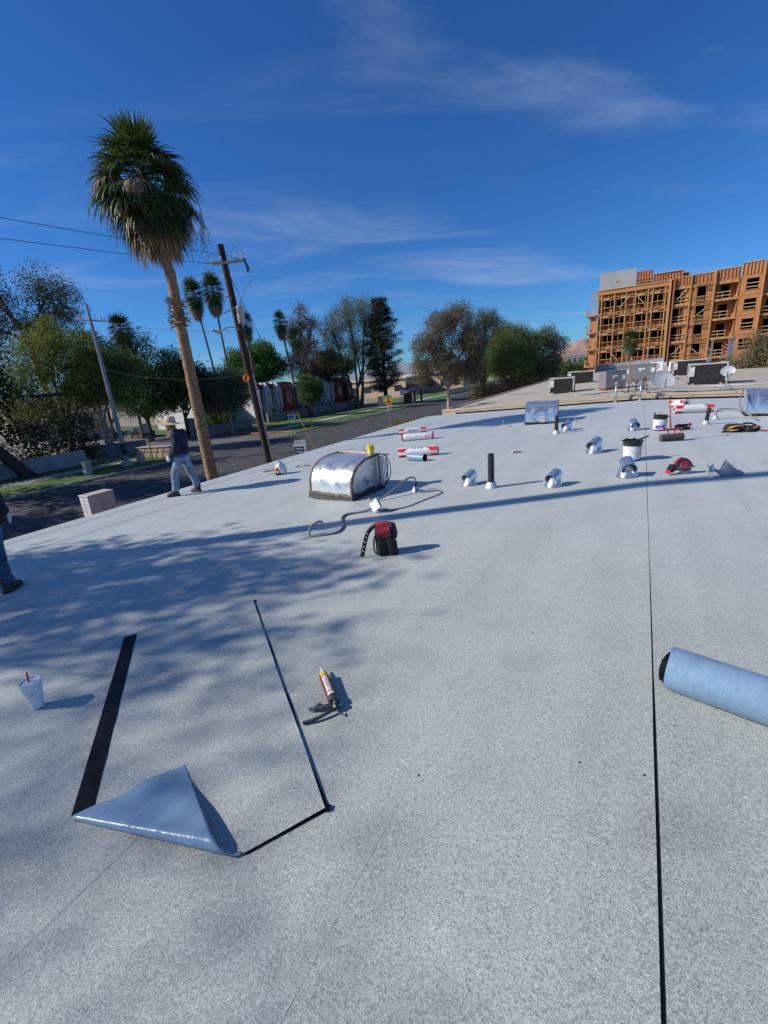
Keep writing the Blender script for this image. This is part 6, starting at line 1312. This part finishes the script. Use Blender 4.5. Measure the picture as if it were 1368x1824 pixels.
b = MB(); b.box((0,0,1.30), (1.05,.08,.75)); b.obj('board', M('stucco_white'), t)
b = MB(); rr = random.Random(6)
for i in range(10): b.box((-.3+rr.uniform(0,.4),-.045,1.05+rr.uniform(0,.4)), (rr.uniform(.08,.2),.004,rr.uniform(.05,.14)))
b.obj('printed_leaves', M('leaf_dark'), t)
for s in (-1,1):
    b = MB(); b.box((s*.44,0,.5), (.08,.08,1.0)); b.obj('leg', M('stucco_white'), t)
# stop-ahead sign
mat('sign_yellow', (.80,.55,.01), .5, var=.03); mat('sign_red', (.55,.03,.02), .5)
t = thing('stop_ahead_sign', 'yellow diamond stop-ahead sign with small white plate on grey post', 'road sign', (-19.4,35.6,GZ), FACE-rad(4))
b = MB(); b.box((0,0,1.7), (.06,.04,3.4)); b.obj('post', M('conduit_steel'), t)
T = Matrix.Translation((0,-.03,3.2)) @ Matrix.Rotation(rad(45),4,'Y'); b = MB(); b.box((0,0,0), (.66,.012,.66), None, 0, T); dm = b.obj('diamond_plate', M('sign_yellow'), t)
b = MB(); b.prism([(.155*math.cos(rad(22.5+45*i)), .155*math.sin(rad(22.5+45*i))) for i in range(8)], 0, .004, Matrix.Translation((.0,-.0405,3.08)) @ Matrix.Rotation(rad(90),4,'X')); b.obj('octagon', M('sign_red'), dm)
b = MB(); b.prism([(-.035,-.10),(.035,-.10),(.035,.03),(.10,.03),(0,.16),(-.10,.03),(-.035,.03)], 0, .004, Matrix.Translation((0,-.0405,3.42)) @ Matrix.Rotation(rad(90),4,'X')); b.obj('arrow', M('ink_navy'), dm)
b = MB(); b.box((.02,-.03,2.52), (.36,.012,.42)); w2 = b.obj('lower_plate', M('wrap_white'), t)
b = MB(); b.lathe([(.10,0),(.14,0),(.14,.003),(.10,.003)], 20, Matrix.Translation((.02,-.038,2.56)) @ Matrix.Rotation(rad(90),4,'X')); b.box((.02,-.038,2.56), (.03,.004,.24), (0,rad(45),0)); b.obj('prohibition_ring', M('sign_red'), w2)
b = MB(); b.box((.02,-.037,2.37), (.24,.003,.04)); b.box((.02,-.036,2.56), (.08,.003,.10)); b.obj('plate_print', M('ink_navy'), w2)
# bus stop
t = thing('bus_shelter', 'small tile-roofed bus shelter beside the road', 'bus shelter', (-36.2,76.0,GZ+.12), rad(3))
for sx in (-1,1):
    for sy in (-1,1):
        b = MB(); b.box((sx*1.0,sy*1.6,1.2), (.28,.28,2.4)); b.obj('column', M('stucco_brown'), t)
b = MB(); b.add([(-1.6,-2.4,2.4),(1.6,-2.4,2.4),(1.6,2.4,2.4),(-1.6,2.4,2.4),(0,-1.2,3.3),(0,1.2,3.3)], [(0,1,4),(1,2,5,4),(2,3,5),(3,0,4,5),(3,2,1,0)]); b.obj('roof', M('tile_roof'), t)
b = MB(); b.box((-.9,0,1.0), (.1,2.8,1.7)); b.obj('back_wall', M('stucco_brown'), t)
b = MB(); b.box((-.5,0,.5), (.5,2.2,.1)); b.box((-.5,-.9,.25), (.4,.1,.45)); b.box((-.5,.9,.25), (.4,.1,.45)); b.obj('bench', M('stucco_grey'), t)
mat('sign_blue', (.05,.14,.42), .5)
t = thing('bus_stop_sign', 'blue and white bus stop sign on thin post by the shelter', 'road sign', (-34.6,68.5,GZ+.12), FACE)
b = MB(); b.tube([(0,0,0),(0,0,3.3)], .04, 8); b.obj('post', M('conduit_steel'), t)
b = MB(); b.box((0,-.03,2.5), (.75,.02,1.3)); b.obj('plate', M('wrap_white'), t)
b = MB(); b.box((.0,-.042,2.95), (.7,.005,.35)); b.obj('route_panel', M('sign_blue'), t)
t = thing('bus_stop_sign', 'small blue accessible-stop sign in front of the shelter', 'road sign', (-34.9,73.0,GZ+.12), FACE)
b = MB(); b.tube([(0,0,0),(0,0,2.9)], .05, 8); b.obj('post', M('conduit_steel'), t)
b = MB(); b.box((0,-.05,2.5), (.5,.02,.8)); b.obj('plate', M('sign_blue'), t)
t = thing('monument_sign', 'low white and grey slanted entrance sign behind the diamond sign', 'sign', (-39.6,71.5,GZ+.12), FACE-rad(5))
b = MB(); b.prism([(-1.3,0),(1.2,0),(1.2,1.5),(.8,1.9),(-1.3,1.7)], -.15, .15, Matrix.Rotation(rad(90),4,'X')); b.obj('slab', M('stucco_grey'), t)
b = MB(); b.prism([(-.2,.9),(1.05,.7),(1.05,1.45),(.75,1.75),(-.5,1.6)], .151, .16, Matrix.Rotation(rad(90),4,'X')); b.obj('face_panel', M('stucco_white'), t)
b = MB(); b.prism([(.1,1.0),(.9,.8),(.8,1.05),(.3,1.2)], .161, .166, Matrix.Rotation(rad(90),4,'X')); b.obj('print', M('leaf_dark'), t)
t = thing('utility_box', 'pale green utility pedestal on the far verge', 'utility box', (-35.3,17.5,GZ+.12), rad(8))
mat('pedestal_green', (.33,.37,.34), .6, var=.08)
b = MB(); b.bbox((0,0,.45), (.45,.5,.9), .04); b.obj('case', M('pedestal_green'), t)
b = MB(); b.bbox((0,0,.92), (.49,.54,.08), .02); b.obj('lid', M('pedestal_green'), t)
t = thing('utility_box', 'brown meter box beside the foot of the steel pole', 'utility box', (-35.3,21.7,GZ+.12), rad(4))
b = MB(); b.bbox((0,0,.5), (.4,.45,1.0), .03); b.obj('case', M('stucco_tan'), t)
b = MB(); b.box((.205,0,.6), (.012,.3,.5)); b.obj('door', M('cabinet_tan'), t)
t = thing('landscape_wall', 'low tan rough-faced wall block on the far verge beside the man', 'wall', (-36.6,24.0,GZ+.12), rad(12))
b = MB(); rr = random.Random(8)
for i in range(2):
    for k_ in range(5):
        bb = MB(); bb.bbox((-1.35+.68*k_+.2*i,0,.24+.46*i), (.66,.7,.45), .05, (rr.uniform(-.03,.03),0,rr.uniform(-.04,.04))); bb.obj('stone', M('stucco_tan'), t)
b = MB(); b.box((0,0,.96), (3.5,.8,.06)); b.obj('cap', M('concrete'), t)
t = thing('street_sign', 'small dark sign plate on thin post left of the man', 'road sign', (-35.5,22.9,GZ+.12), FACE)
b = MB(); b.tube([(0,0,0),(0,0,3.0)], .035, 8); b.obj('post', M('steel_dark'), t)
b = MB(); b.box((0,-.03,2.7), (.55,.02,.75)); b.obj('plate', M('stucco_grey'), t)

# ------------------------------------------------------------------ walls along the far side
def low_wall(label, p0, p1, h, th, m, cap=None, block=None):
    a, c = Vector((p0[0],p0[1],GZ)), Vector((p1[0],p1[1],GZ)); d = c-a; L = d.length
    t = thing('low_wall' if h < 1.4 else 'street_wall', label, 'wall', a, math.atan2(d.y,d.x))
    b = MB(); b.box((L/2,0,h/2), (L,th,h)); b.obj('wall', M(m), t)
    b = MB(); b.box((L/2,0,h+.03), (L+.05,th+.06,.06)); b.obj('coping', M(cap or m), t)
    n = max(1,int(L/4))
    for i in range(n+1):
        b = MB(); b.box((L*i/n,0,h/2+.02), (.42,th+.10,h+.1)); b.obj('pier', M(m), t)
low_wall('pale stuccoed street wall below the dark hedge', (-42.4,4), (-42.0,20.7), 1.25, .25, 'wall_paint_grey')
low_wall('dark grey low wall along the parking driveway', (-46.2,22.4), (-42.8,27.0), 1.15, .3, 'stucco_grey')
low_wall('long dark grey wall along the driveway behind the forked tree', (-75,27.0), (-46.3,26.9), 1.0, .3, 'stucco_grey')
low_wall('grey low wall behind the olive trees', (-45.6,37.4), (-46.0,44.6), 1.15, .3, 'stucco_grey')
low_wall('taller grey wall block behind the man and palm', (-50.5,38.6), (-47.5,38.8), 2.1, .4, 'stucco_grey')
low_wall('grey garden wall in front of the apartments', (-47.6,50.0), (-47.2,74.0), 1.3, .25, 'stucco_grey')
# ------------------------------------------------------------------ apartment block: white fins and red bays
ap = thing('apartment_block', 'two-storey apartment block with white fins and red bays', 'building', (-50.0,62.5,GZ))
b = MB(); b.box((-6,0,2.7), (11.4,24.8,5.4)); b.obj('wall', M('stucco_white'), ap)
b = MB(); b.box((-6,0,5.52), (11.6,25.0,.24)); b.obj('roof', M('stucco_brown'), ap)
def bay(y0, y1, m, proj=1.1):
    # slanted-top bay, wall with arched window and bevelled underside
    b = MB(); pr = [(-.5,0),(proj*.75,0),(proj*.75,1.3),(proj,1.9),(proj,4.6),(.05,5.75),(-.5,5.75)]
    b.prism(pr, y0, y1, Matrix(((1,0,0,0),(0,0,1,0),(0,1,0,0),(0,0,0,1)))); o = b.obj('bay', M(m), ap)
    ym = (y0+y1)/2; bb = MB(); pts = [(-.45,0),(.45,0),(.45,1.1)]+[(.45*math.cos(rad(a)),1.1+.45*math.sin(rad(a))) for a in range(15,180,15)]+[(-.45,1.1)]
    bb.prism([(p[0],p[1]) for p in pts], 0, .05, Matrix.Translation((proj+.002,ym,2.6)) @ Matrix.Rotation(rad(90),4,'Z') @ Matrix.Rotation(rad(90),4,'X')); w_ = bb.obj('window', M('glass_dark'), ap)
    bb = MB(); bb.tube([Vector((proj+.05,ym+p[0],2.6+p[1])) for p in pts]+[Vector((proj+.05,ym+pts[0][0],2.6))], .06, 5); bb.obj('frame', M('stucco_white'), w_)
bay(-6.9,-4.6,'stucco_red'); bay(7.4,10.0,'stucco_red'); bay(10.2,12.3,'stucco_brown',1.6)
for y in (-12.0,-10.4,-9.7,-8.1,-7.3,-3.2,-1.6,0,1.6,3.0,4.6,5.4,7.0):
    b = MB(); b.prism([(-.3,0),(.35,0),(.35,1.2),(.9,2.0),(.9,4.7),(.2,5.85),(-.3,5.85)], y-.16, y+.16, Matrix(((1,0,0,0),(0,0,1,0),(0,1,0,0),(0,0,0,1)))); b.obj('fin', M('stucco_white'), ap)
for y in (-11.2,-8.9,-2.4,-.8,.8,2.3,3.8,6.2):
    b = MB(); b.box((.12,y,5.2), (.5,1.3,.75)); b.obj('brown_hood', M('stucco_brown'), ap)
    b = MB(); b.box((.0,y,3.6), (.08,1.0,1.7)); w_ = b.obj('window', M('glass_dark'), ap)
    b = MB(); b.box((.06,y,3.6), (.06,.06,1.7)); b.box((.06,y,2.72), (.1,1.1,.08)); b.obj('frame', M('stucco_brown'), w_)
    b = MB(); b.box((.0,y,1.2), (.08,.9,1.9)); b.obj('ground_window', M('glass_dark'), ap)
# white building behind the palm
wb_ = thing('white_house', 'bright white building glimpsed behind the big palm trunk', 'building', (-62,52,GZ))
b = MB(); b.box((0,0,3.0), (9,14,6.0)); b.obj('wall', M('stucco_white'), wb_)
b = MB(); b.box((0,0,6.1), (9.4,14.4,.3)); b.obj('roof', M('stucco_grey'), wb_)
for y in (-5,-2,1,4):
    b = MB(); b.box((4.52,y,3.6), (.06,1.2,1.6)); w_ = b.obj('window', M('glass_dark'), wb_); b = MB(); b.box((4.57,y,2.75), (.12,1.4,.08)); b.obj('sill', M('stucco_white'), w_)
for x in (-3,0,3):
    b = MB(); b.box((x,-7.02,3.6), (1.2,.06,1.6)); b.obj('window', M('glass_dark'), wb_)
hb = thing('white_house', 'low pale house half hidden behind the left trees', 'building', (-78,34,GZ))
b = MB(); b.box((0,0,2.0), (14,12,4.0)); b.obj('wall', M('stucco_cream'), hb)
b = MB(); b.prism([(-7.4,3.9),(7.4,3.9),(0,6.2)], -6.4, 6.4, Matrix(((1,0,0,0),(0,0,1,0),(0,1,0,0),(0,0,0,1)))); b.obj('roof', M('stucco_grey'), hb)
for y in (-4,0,4):
    b = MB(); b.box((7.02,y,2.0), (.06,1.6,1.4)); b.obj('window', M('glass_dark'), hb)
# school buildings at the end of the street
def tan_block(label, c, s, m='stucco_tan', wins=6):
    t = thing('school_building', label, 'building', (c[0],c[1],GZ), rad(2), 'tan school buildings at the end of the street')
    b = MB(); b.box((0,0,s[2]/2), s); b.obj('wall', M(m), t)
    b = MB(); b.box((0,0,s[2]+.2), (s[0]+.8,s[1]+.8,.4)); b.obj('roof', M('stucco_cream'), t)
    for i in range(wins):
        x = -s[0]/2+s[0]*(i+.5)/wins; b = MB(); b.box((x,-s[1]/2-.03,s[2]*.5), (s[0]/wins*.45,.08,s[2]*.35)); b.obj('window', M('glass_dark'), t)
        y = -s[1]/2+s[1]*(i+.5)/wins; b = MB(); b.box((s[0]/2+.03,y,s[2]*.5), (.08,s[1]/wins*.45,s[2]*.35)); b.obj('window', M('glass_dark'), t)
tan_block('long low tan school building behind the pale feathery tree', (-64,112), (26,20,4.2))
tan_block('second tan school building behind the dark pine', (-52,128), (22,24,4.6))
tan_block('cream long building on the rise behind the bus shelter', (-62,210), (60,24,7.5), 'stucco_cream', 9)
tan_block('upper cream building at the end of the street', (-90,290), (80,24,9), 'stucco_cream', 12)
tan_block('pale office block on the right horizon beside the timber building', (-30,430), (16,14,6), 'stucco_white', 4)
tan_block('second pale office block on the right horizon', (-52,470), (18,14,9), 'stucco_grey', 4)
low_wall('pale boundary wall along the street end', (-37,96), (-37,150), 1.2, .3, 'stucco_cream')
# parked cars glimpsed at the end of the street and in the driveway
mat('car_white', (.7,.71,.72), .25, var=.03); mat('car_dark', (.03,.015,.018), .25, var=.1)
def car(label, x, y, rz, m):
    t = thing('parked_car', label, 'car', (x,y,GZ), rz, 'parked cars')
    b = MB(); loft(b, [(0,0,.30,2.2,.86,5),(0,0,.62,2.25,.90,5),(0,0,.88,2.15,.88,5)], 28); b.obj('body', M(m), t, smooth=True, auto=40)
    b = MB(); loft(b, [(-.2,0,.87,1.55,.82,4),(-.25,0,1.38,1.0,.68,4),(-.25,0,1.43,.8,.6,4)], 24); c_ = b.obj('cabin', M('glass_dark'), t, smooth=True, auto=40)
    b = MB(); loft(b, [(-.25,0,1.40,.98,.66,4),(-.25,0,1.46,.85,.58,4)], 24); b.obj('roof_panel', M(m), c_, smooth=True)
    for sx in (-1.35,1.35):
        for sy in (-1,1):
            b = MB(); b.lathe([(0,-.1),(.31,-.1),(.33,-.06),(.33,.06),(.31,.1),(0,.1)], 18, Matrix.Translation((sx,sy*.80,.33)) @ Matrix.Rotation(math.pi/2,4,'X')); w_ = b.obj('wheel', M('rubber_black'), t, smooth=True, auto=40)
            b = MB(); b.lathe([(0,.11),(.19,.105)], 14, Matrix.Translation((sx,sy*.80,.33)) @ Matrix.Rotation(-sy*math.pi/2,4,'X')); b.obj('rim', M('steel'), w_)
    for sy in (-1,1):
        b = MB(); b.bbox((2.18,sy*.6,.68), (.12,.35,.14), .03); b.obj('headlight', M('porcelain'), t)
        b = MB(); b.bbox((-2.18,sy*.62,.72), (.1,.3,.14), .03); b.obj('tail_light', M('sign_red'), t)
car('white car parked at the far right end of the street', -9.6, 104, rad(80), 'car_white')
car('dark red car parked in the driveway behind the steel pole', -58.5, 37.0, rad(175), 'car_dark')
car('dark car parked deeper in the driveway', -66.0, 36.4, rad(178), 'car_dark')

# ------------------------------------------------------------------ timber-framed building under construction
cb = thing('timber_building', 'five-storey apartment building under construction with bare orange timber framing', 'building', (0,100,GZ))
unit = MB(); unit.box((0,0,0), (1,1,1)); UM = {}
def unit_mesh(m):
    if m not in UM:
        me = bpy.data.meshes.new('stick'); me.from_pydata(unit.v, [], unit.f); me.materials.append(M(m)); UM[m] = me
    return UM[m]
def stick(name, x0, x1, y0, y1, z0, z1, m='lumber', par=None):
    o = bpy.data.objects.new(name, unit_mesh(m)); COL.objects.link(o); o.parent = par or cb; o.location = ((x0+x1)/2,(y0+y1)/2,(z0+z1)/2); o.scale = (abs(x1-x0),abs(y1-y0),abs(z1-z0)); return o
FLZ = [0,3.85,6.95,10.0,13.05,16.1]; PAR = 17.35                  # floor levels and parapet top above the ground
r = random.Random(21)
Bx0, Bx1 = -8.1, 26.0
for i, z in enumerate(FLZ): stick('floor_slab', Bx0-.05, Bx1, .35, 14, z-.32, z, 'osb')
stick('side_wall', Bx0-.02, Bx0+.16, .42, 14, 0, PAR-.6, 'osb_red'); stick('back_wall', Bx0, Bx1, 13.8, 14, 0, PAR-.5, 'osb')
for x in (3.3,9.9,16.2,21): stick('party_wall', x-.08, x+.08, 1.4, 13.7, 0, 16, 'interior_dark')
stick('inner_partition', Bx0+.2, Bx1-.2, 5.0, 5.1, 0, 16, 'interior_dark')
# panelled back face of the lattice bay, window holes left dark
def panel_row(xa, xb, holes, z0, z1, y, m='osb', sill=.95, head=2.25):
    xs = [xa]+[q for h in holes for q in h]+[xb]
    for i in range(0, len(xs), 2): stick('sheathing_panel', xs[i], xs[i+1], y, y+.05, z0, z1, m)
    for h in holes:
        stick('sheathing_panel', h[0], h[1], y+.002, y+.048, z0, z0+sill, m)
        if z0+head < z1: stick('sheathing_panel', h[0], h[1], y+.002, y+.048, z0+head, z1, m)
def studs(xa, xb, z0, z1, y, step=.62, d=.09, w_=.07, m='lumber'):
    x = xa
    while x <= xb+.01: stick('stud', x-w_/2, x+w_/2, y, y+d, z0, z1, m); x += step*r.uniform(.85,1.15)
def plate(xa, xb, z, y, h=.11, d=.12, m='lumber'): stick('top_plate', xa, xb, y, y+d, z-h/2, z+h/2, m)
# bay A: open lattice x -8..3
for f in range(5):
    z0, z1 = FLZ[f], FLZ[f+1]-.32
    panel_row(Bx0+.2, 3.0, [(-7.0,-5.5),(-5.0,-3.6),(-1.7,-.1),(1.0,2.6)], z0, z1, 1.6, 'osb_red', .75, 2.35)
    studs(Bx0+.25, 3.0, z0, z1, .06, .92 if f else 1.5)
    for zz in (z0+.08, z0+.95, z0+2.25, z1-.06): plate(Bx0+.1, 3.1, zz, -.07)
    for xa in (-7.6,-4.3,-2.0,.4,2.7): stick('header', xa, xa+1.5, -.14, -.03, z0+2.3, z0+2.5, 'lumber_pale')
for x in (-7.95,-7.4,-5.25,-3.4,-1.9,.1,.8,2.75): stick('post', x-.09, x+.09, -.22, -.08, 0, FLZ[5]+.1, 'lumber')
for i in range(5):
    x = r.uniform(-7,1.5); z = r.choice(FLZ[1:5])+.3; o = stick('brace', x-.05, x+.05, -.28, -.23, z, z+2.2, 'lumber_pale'); o.rotation_euler = (0, rad(r.choice((-38,42))), 0)
stick('parapet_band', Bx0-.1, 3.25, -.25, -.12, FLZ[5]+.15, PAR-.35, 'osb'); studs(Bx0+.2, 3.1, FLZ[5]-.9, FLZ[5]+.15, -.1, .75)
stick('parapet_back', Bx0, 3.2, .9, 1.0, FLZ[5]-.3, PAR-.4, 'osb_red'); stick('parapet_cap', Bx0-.15, 3.3, -.4, 1.2, PAR-.35, PAR-.25, 'lumber_pale')
# left return with projecting balconies
stick('corner_wall', -9.25, Bx0-.1, .30, .42, 0, FLZ[4], 'osb'); stick('return_wall', -9.3, -9.15, .43, 5, 0, FLZ[4], 'osb_red')
studs(-9.2, -8.25, FLZ[4], PAR-.9, .25, .4); plate(-9.25, Bx0-.1, PAR-.85, .2, .5); plate(-9.25, Bx0-.1, FLZ[4]+1.1, .2); plate(-9.25, Bx0-.1, FLZ[4]+2.2, .2)
for f in range(1,5):
    stick('balcony_slab', -9.95, Bx0-.12, -.35, 3.4, FLZ[f]-.30, FLZ[f]-.02, 'lumber')
    for zz in (.45,.8,1.1): stick('balcony_rail', -9.93, -9.86, -.3, 3.3, FLZ[f]+zz-.03, FLZ[f]+zz+.03, 'lumber_pale')
    for yy in (-.28,1.4,3.2): stick('rail_post', -9.95, -9.85, yy, yy+.09, FLZ[f], FLZ[f]+1.15, 'lumber')
# pilaster B
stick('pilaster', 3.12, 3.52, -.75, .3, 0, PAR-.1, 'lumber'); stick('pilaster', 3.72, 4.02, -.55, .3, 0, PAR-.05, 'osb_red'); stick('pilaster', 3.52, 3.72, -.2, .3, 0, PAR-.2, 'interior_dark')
def rails(xa, xb, z, y, n=2):
    for k_ in range(n): stick('guard_rail', xa, xb, y-.04, y+.04, z+.45+.55*k_-.05, z+.45+.55*k_+.05, 'lumber_pale')
    m_ = 3
    for k_ in range(m_): stick('rail_post', xa+(xb-xa)*k_/(m_-1)-.04, xa+(xb-xa)*k_/(m_-1)+.04, y, y+.08, z, z+1.1, 'lumber')
# bay C: open recess x 4.05..6.4
for f in range(5):
    z0, z1 = FLZ[f], FLZ[f+1]-.32
    stick('slab_edge', 4.05, 6.3, -.30, .33, z0-.40, z0+.02, 'lumber'); rails(4.1, 6.2, z0, -.05)
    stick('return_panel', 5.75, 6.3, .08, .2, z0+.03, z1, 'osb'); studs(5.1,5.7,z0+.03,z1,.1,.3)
    stick('header', 4.05, 6.3, -.12, .05, z1-.35, z1, 'lumber')
    if f in (1,4): o = stick('brace', 5.0, 5.1, -.2, -.12, z0+.1, z0+2.6, 'lumber_pale'); o.rotation_euler = (0,rad(38),0)
# bay D: lattice tower 6.45..9.75
for f in range(5):
    z0, z1 = FLZ[f], FLZ[f+1]-.32
    for x in (6.5,6.78,7.06,7.34,8.7,8.98,9.26,9.54): stick('stud', x-.04, x+.04, -.38, -.26, z0-.3, z1, 'lumber')
    for zz in (z0+.05,z0+.75,z0+2.45,z1-.05): plate(6.4, 9.7, zz, -.46)
    for x in (7.6,7.85,8.1,8.4): stick('cripple', x-.035, x+.035, -.36, -.27, z0+.1, z0+.72, 'lumber')
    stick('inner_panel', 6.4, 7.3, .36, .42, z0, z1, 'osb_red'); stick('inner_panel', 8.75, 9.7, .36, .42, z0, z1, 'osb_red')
    if f in (1,3): o = stick('brace', 7.9, 8.0, -.55, -.48, z0+.2, z0+2.1, 'lumber_pale'); o.rotation_euler = (0,rad(52 if f == 3 else -48),0)
for x in (6.4,9.72): stick('post', x-.1, x+.1, -.6, -.35, 0, PAR+.1, 'lumber')
# bay E: balconies 9.85..13.2 set back behind rails
for f in range(5):
    z0, z1 = FLZ[f], FLZ[f+1]-.32
    stick('balcony_slab', 9.86, 13.15, -.45, .34, z0-.36, z0+.0, 'lumber'); rails(9.9, 12.0, z0, -.36)
    panel_row(9.9, 13.1, [(10.8,12.0)], z0+.01, z1, 1.3, 'osb' if f%2 else 'osb_red', .1, 2.2)
    stick('cheek_wall', 13.0, 13.12, -.2, 1.28, z0+.01, z1, 'osb')
    if f == 4: stick('header', 9.86, 13.1, -.2, .0, z1-.45, z1, 'lumber')
# bay F: sheathed wall with windows 13.2..16.1
for f in range(5):
    z0 = FLZ[f]; z1 = FLZ[f+1]-.02
    panel_row(13.2, 16.15, [(14.0,15.6)], z0, z1, -.55, 'osb', .85, 2.5)
    for zz in (1.2,1.75): stick('window_board', 13.95, 15.65, -.50, -.46, z0+zz, z0+zz+.11, 'lumber_pale')
    stick('window_sill', 13.9, 15.7, -.64, -.56, z0+.78, z0+.86, 'lumber')
stick('corner_post', 16.1, 16.25, -.7, 1.5, 0, PAR+.3, 'lumber')
# bay G: more balconies to the right
for f in range(5):
    z0, z1 = FLZ[f], FLZ[f+1]-.32
    stick('balcony_slab', 16.3, 19.6, -.3, .34, z0-.36, z0, 'lumber'); rails(16.4, 19.5, z0, -.2)
    panel_row(16.3, 19.6, [(17.2,18.6)], z0+.01, z1, 1.3, 'osb', .1, 2.2); panel_row(19.65, 25.9, [(20.6,22.0),(23.2,24.6)], z0, FLZ[f+1]-.02, -.4, 'osb', .85, 2.5)
# parapets: sheathing with ribs
for xa, xb, top_, y in ((4.05,6.35,PAR,-.1),(6.45,9.65,PAR+.05,-.3),(9.85,13.1,PAR+.25,-.25),(13.2,16.1,PAR+.65,-.52),(16.3,25.9,PAR+.5,-.3)):
    stick('parapet_panel', xa, xb, y+.1, y+.16, FLZ[5]-.35, top_, 'osb_red' if xa < 13 else 'osb'); studs(xa+.08, xb-.08, FLZ[5]+.1, top_, y-.02, .5, .1, .08); plate(xa, xb, top_, y, .1, .22, 'lumber_pale')
    if xa < 13: studs(xa+.1, xb-.1, FLZ[5]-.7, FLZ[5]+.1, y+.05, .5)
# masonry stair tower and set-back parapets on the roof
stick('block_tower', -8.25, -2.05, 3.8, 7, FLZ[5]-.1, 20.55, 'block_grey')
for i in range(14): stick('block_joint', -8.26, -2.04, 3.792, 3.80, 16.6+.28*i, 16.612+.28*i, 'stucco_grey')
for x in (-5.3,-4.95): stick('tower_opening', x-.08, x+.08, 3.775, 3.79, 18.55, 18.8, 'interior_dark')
stick('roof_parapet', -1.95, .6, 4.0, 4.1, FLZ[5], 19.85, 'osb_red'); studs(-1.85, .55, FLZ[5], 19.85, 3.88, .42); plate(-2, .65, 18.0, 3.8, .09); plate(-2, .65, 18.5, 3.8, .09)
stick('roof_parapet', .7, 5.3, 4.0, 4.1, FLZ[5], 18.98, 'osb_red'); studs(.8, 5.2, FLZ[5], 18.98, 3.88, .42); plate(.7, 5.3, 19.0, 3.8, .1, .3, 'lumber_pale')
stick('roof_parapet', 5.35, 6.3, 4.6, 4.7, FLZ[5], 18.65, 'osb_red'); studs(5.4, 6.3, FLZ[5], 18.65, 4.5, .42)
# site lift posts near the foot
for i, (x, h) in enumerate(((8.6,6.3),(10.6,6.2),(11.0,6.4))):
    t = thing('lift_post', ['thin grey scaffold post left of the pair before the timber building','grey lifting frame post before the timber building','right grey lifting frame post before the timber building'][i], 'scaffold', (x,82,GZ), 0, 'grey scaffold posts')
    b = MB(); b.box((0,0,h/2), (.22 if i == 0 else .35,.2,h)); b.obj('post', M('ac_metal_grey'), t)
    b = MB(); b.bbox((0,-.05,h), (.4,.3,.25), .04); b.obj('head', M('ac_metal_grey'), t)
    b = MB(); 
    for k_ in range(4): b.box((-.5,0,h-1.0-.9*k_), (1.0,.06,.06), (0,rad(30),0))
    b.obj('lattice', M('dish_grey'), t)
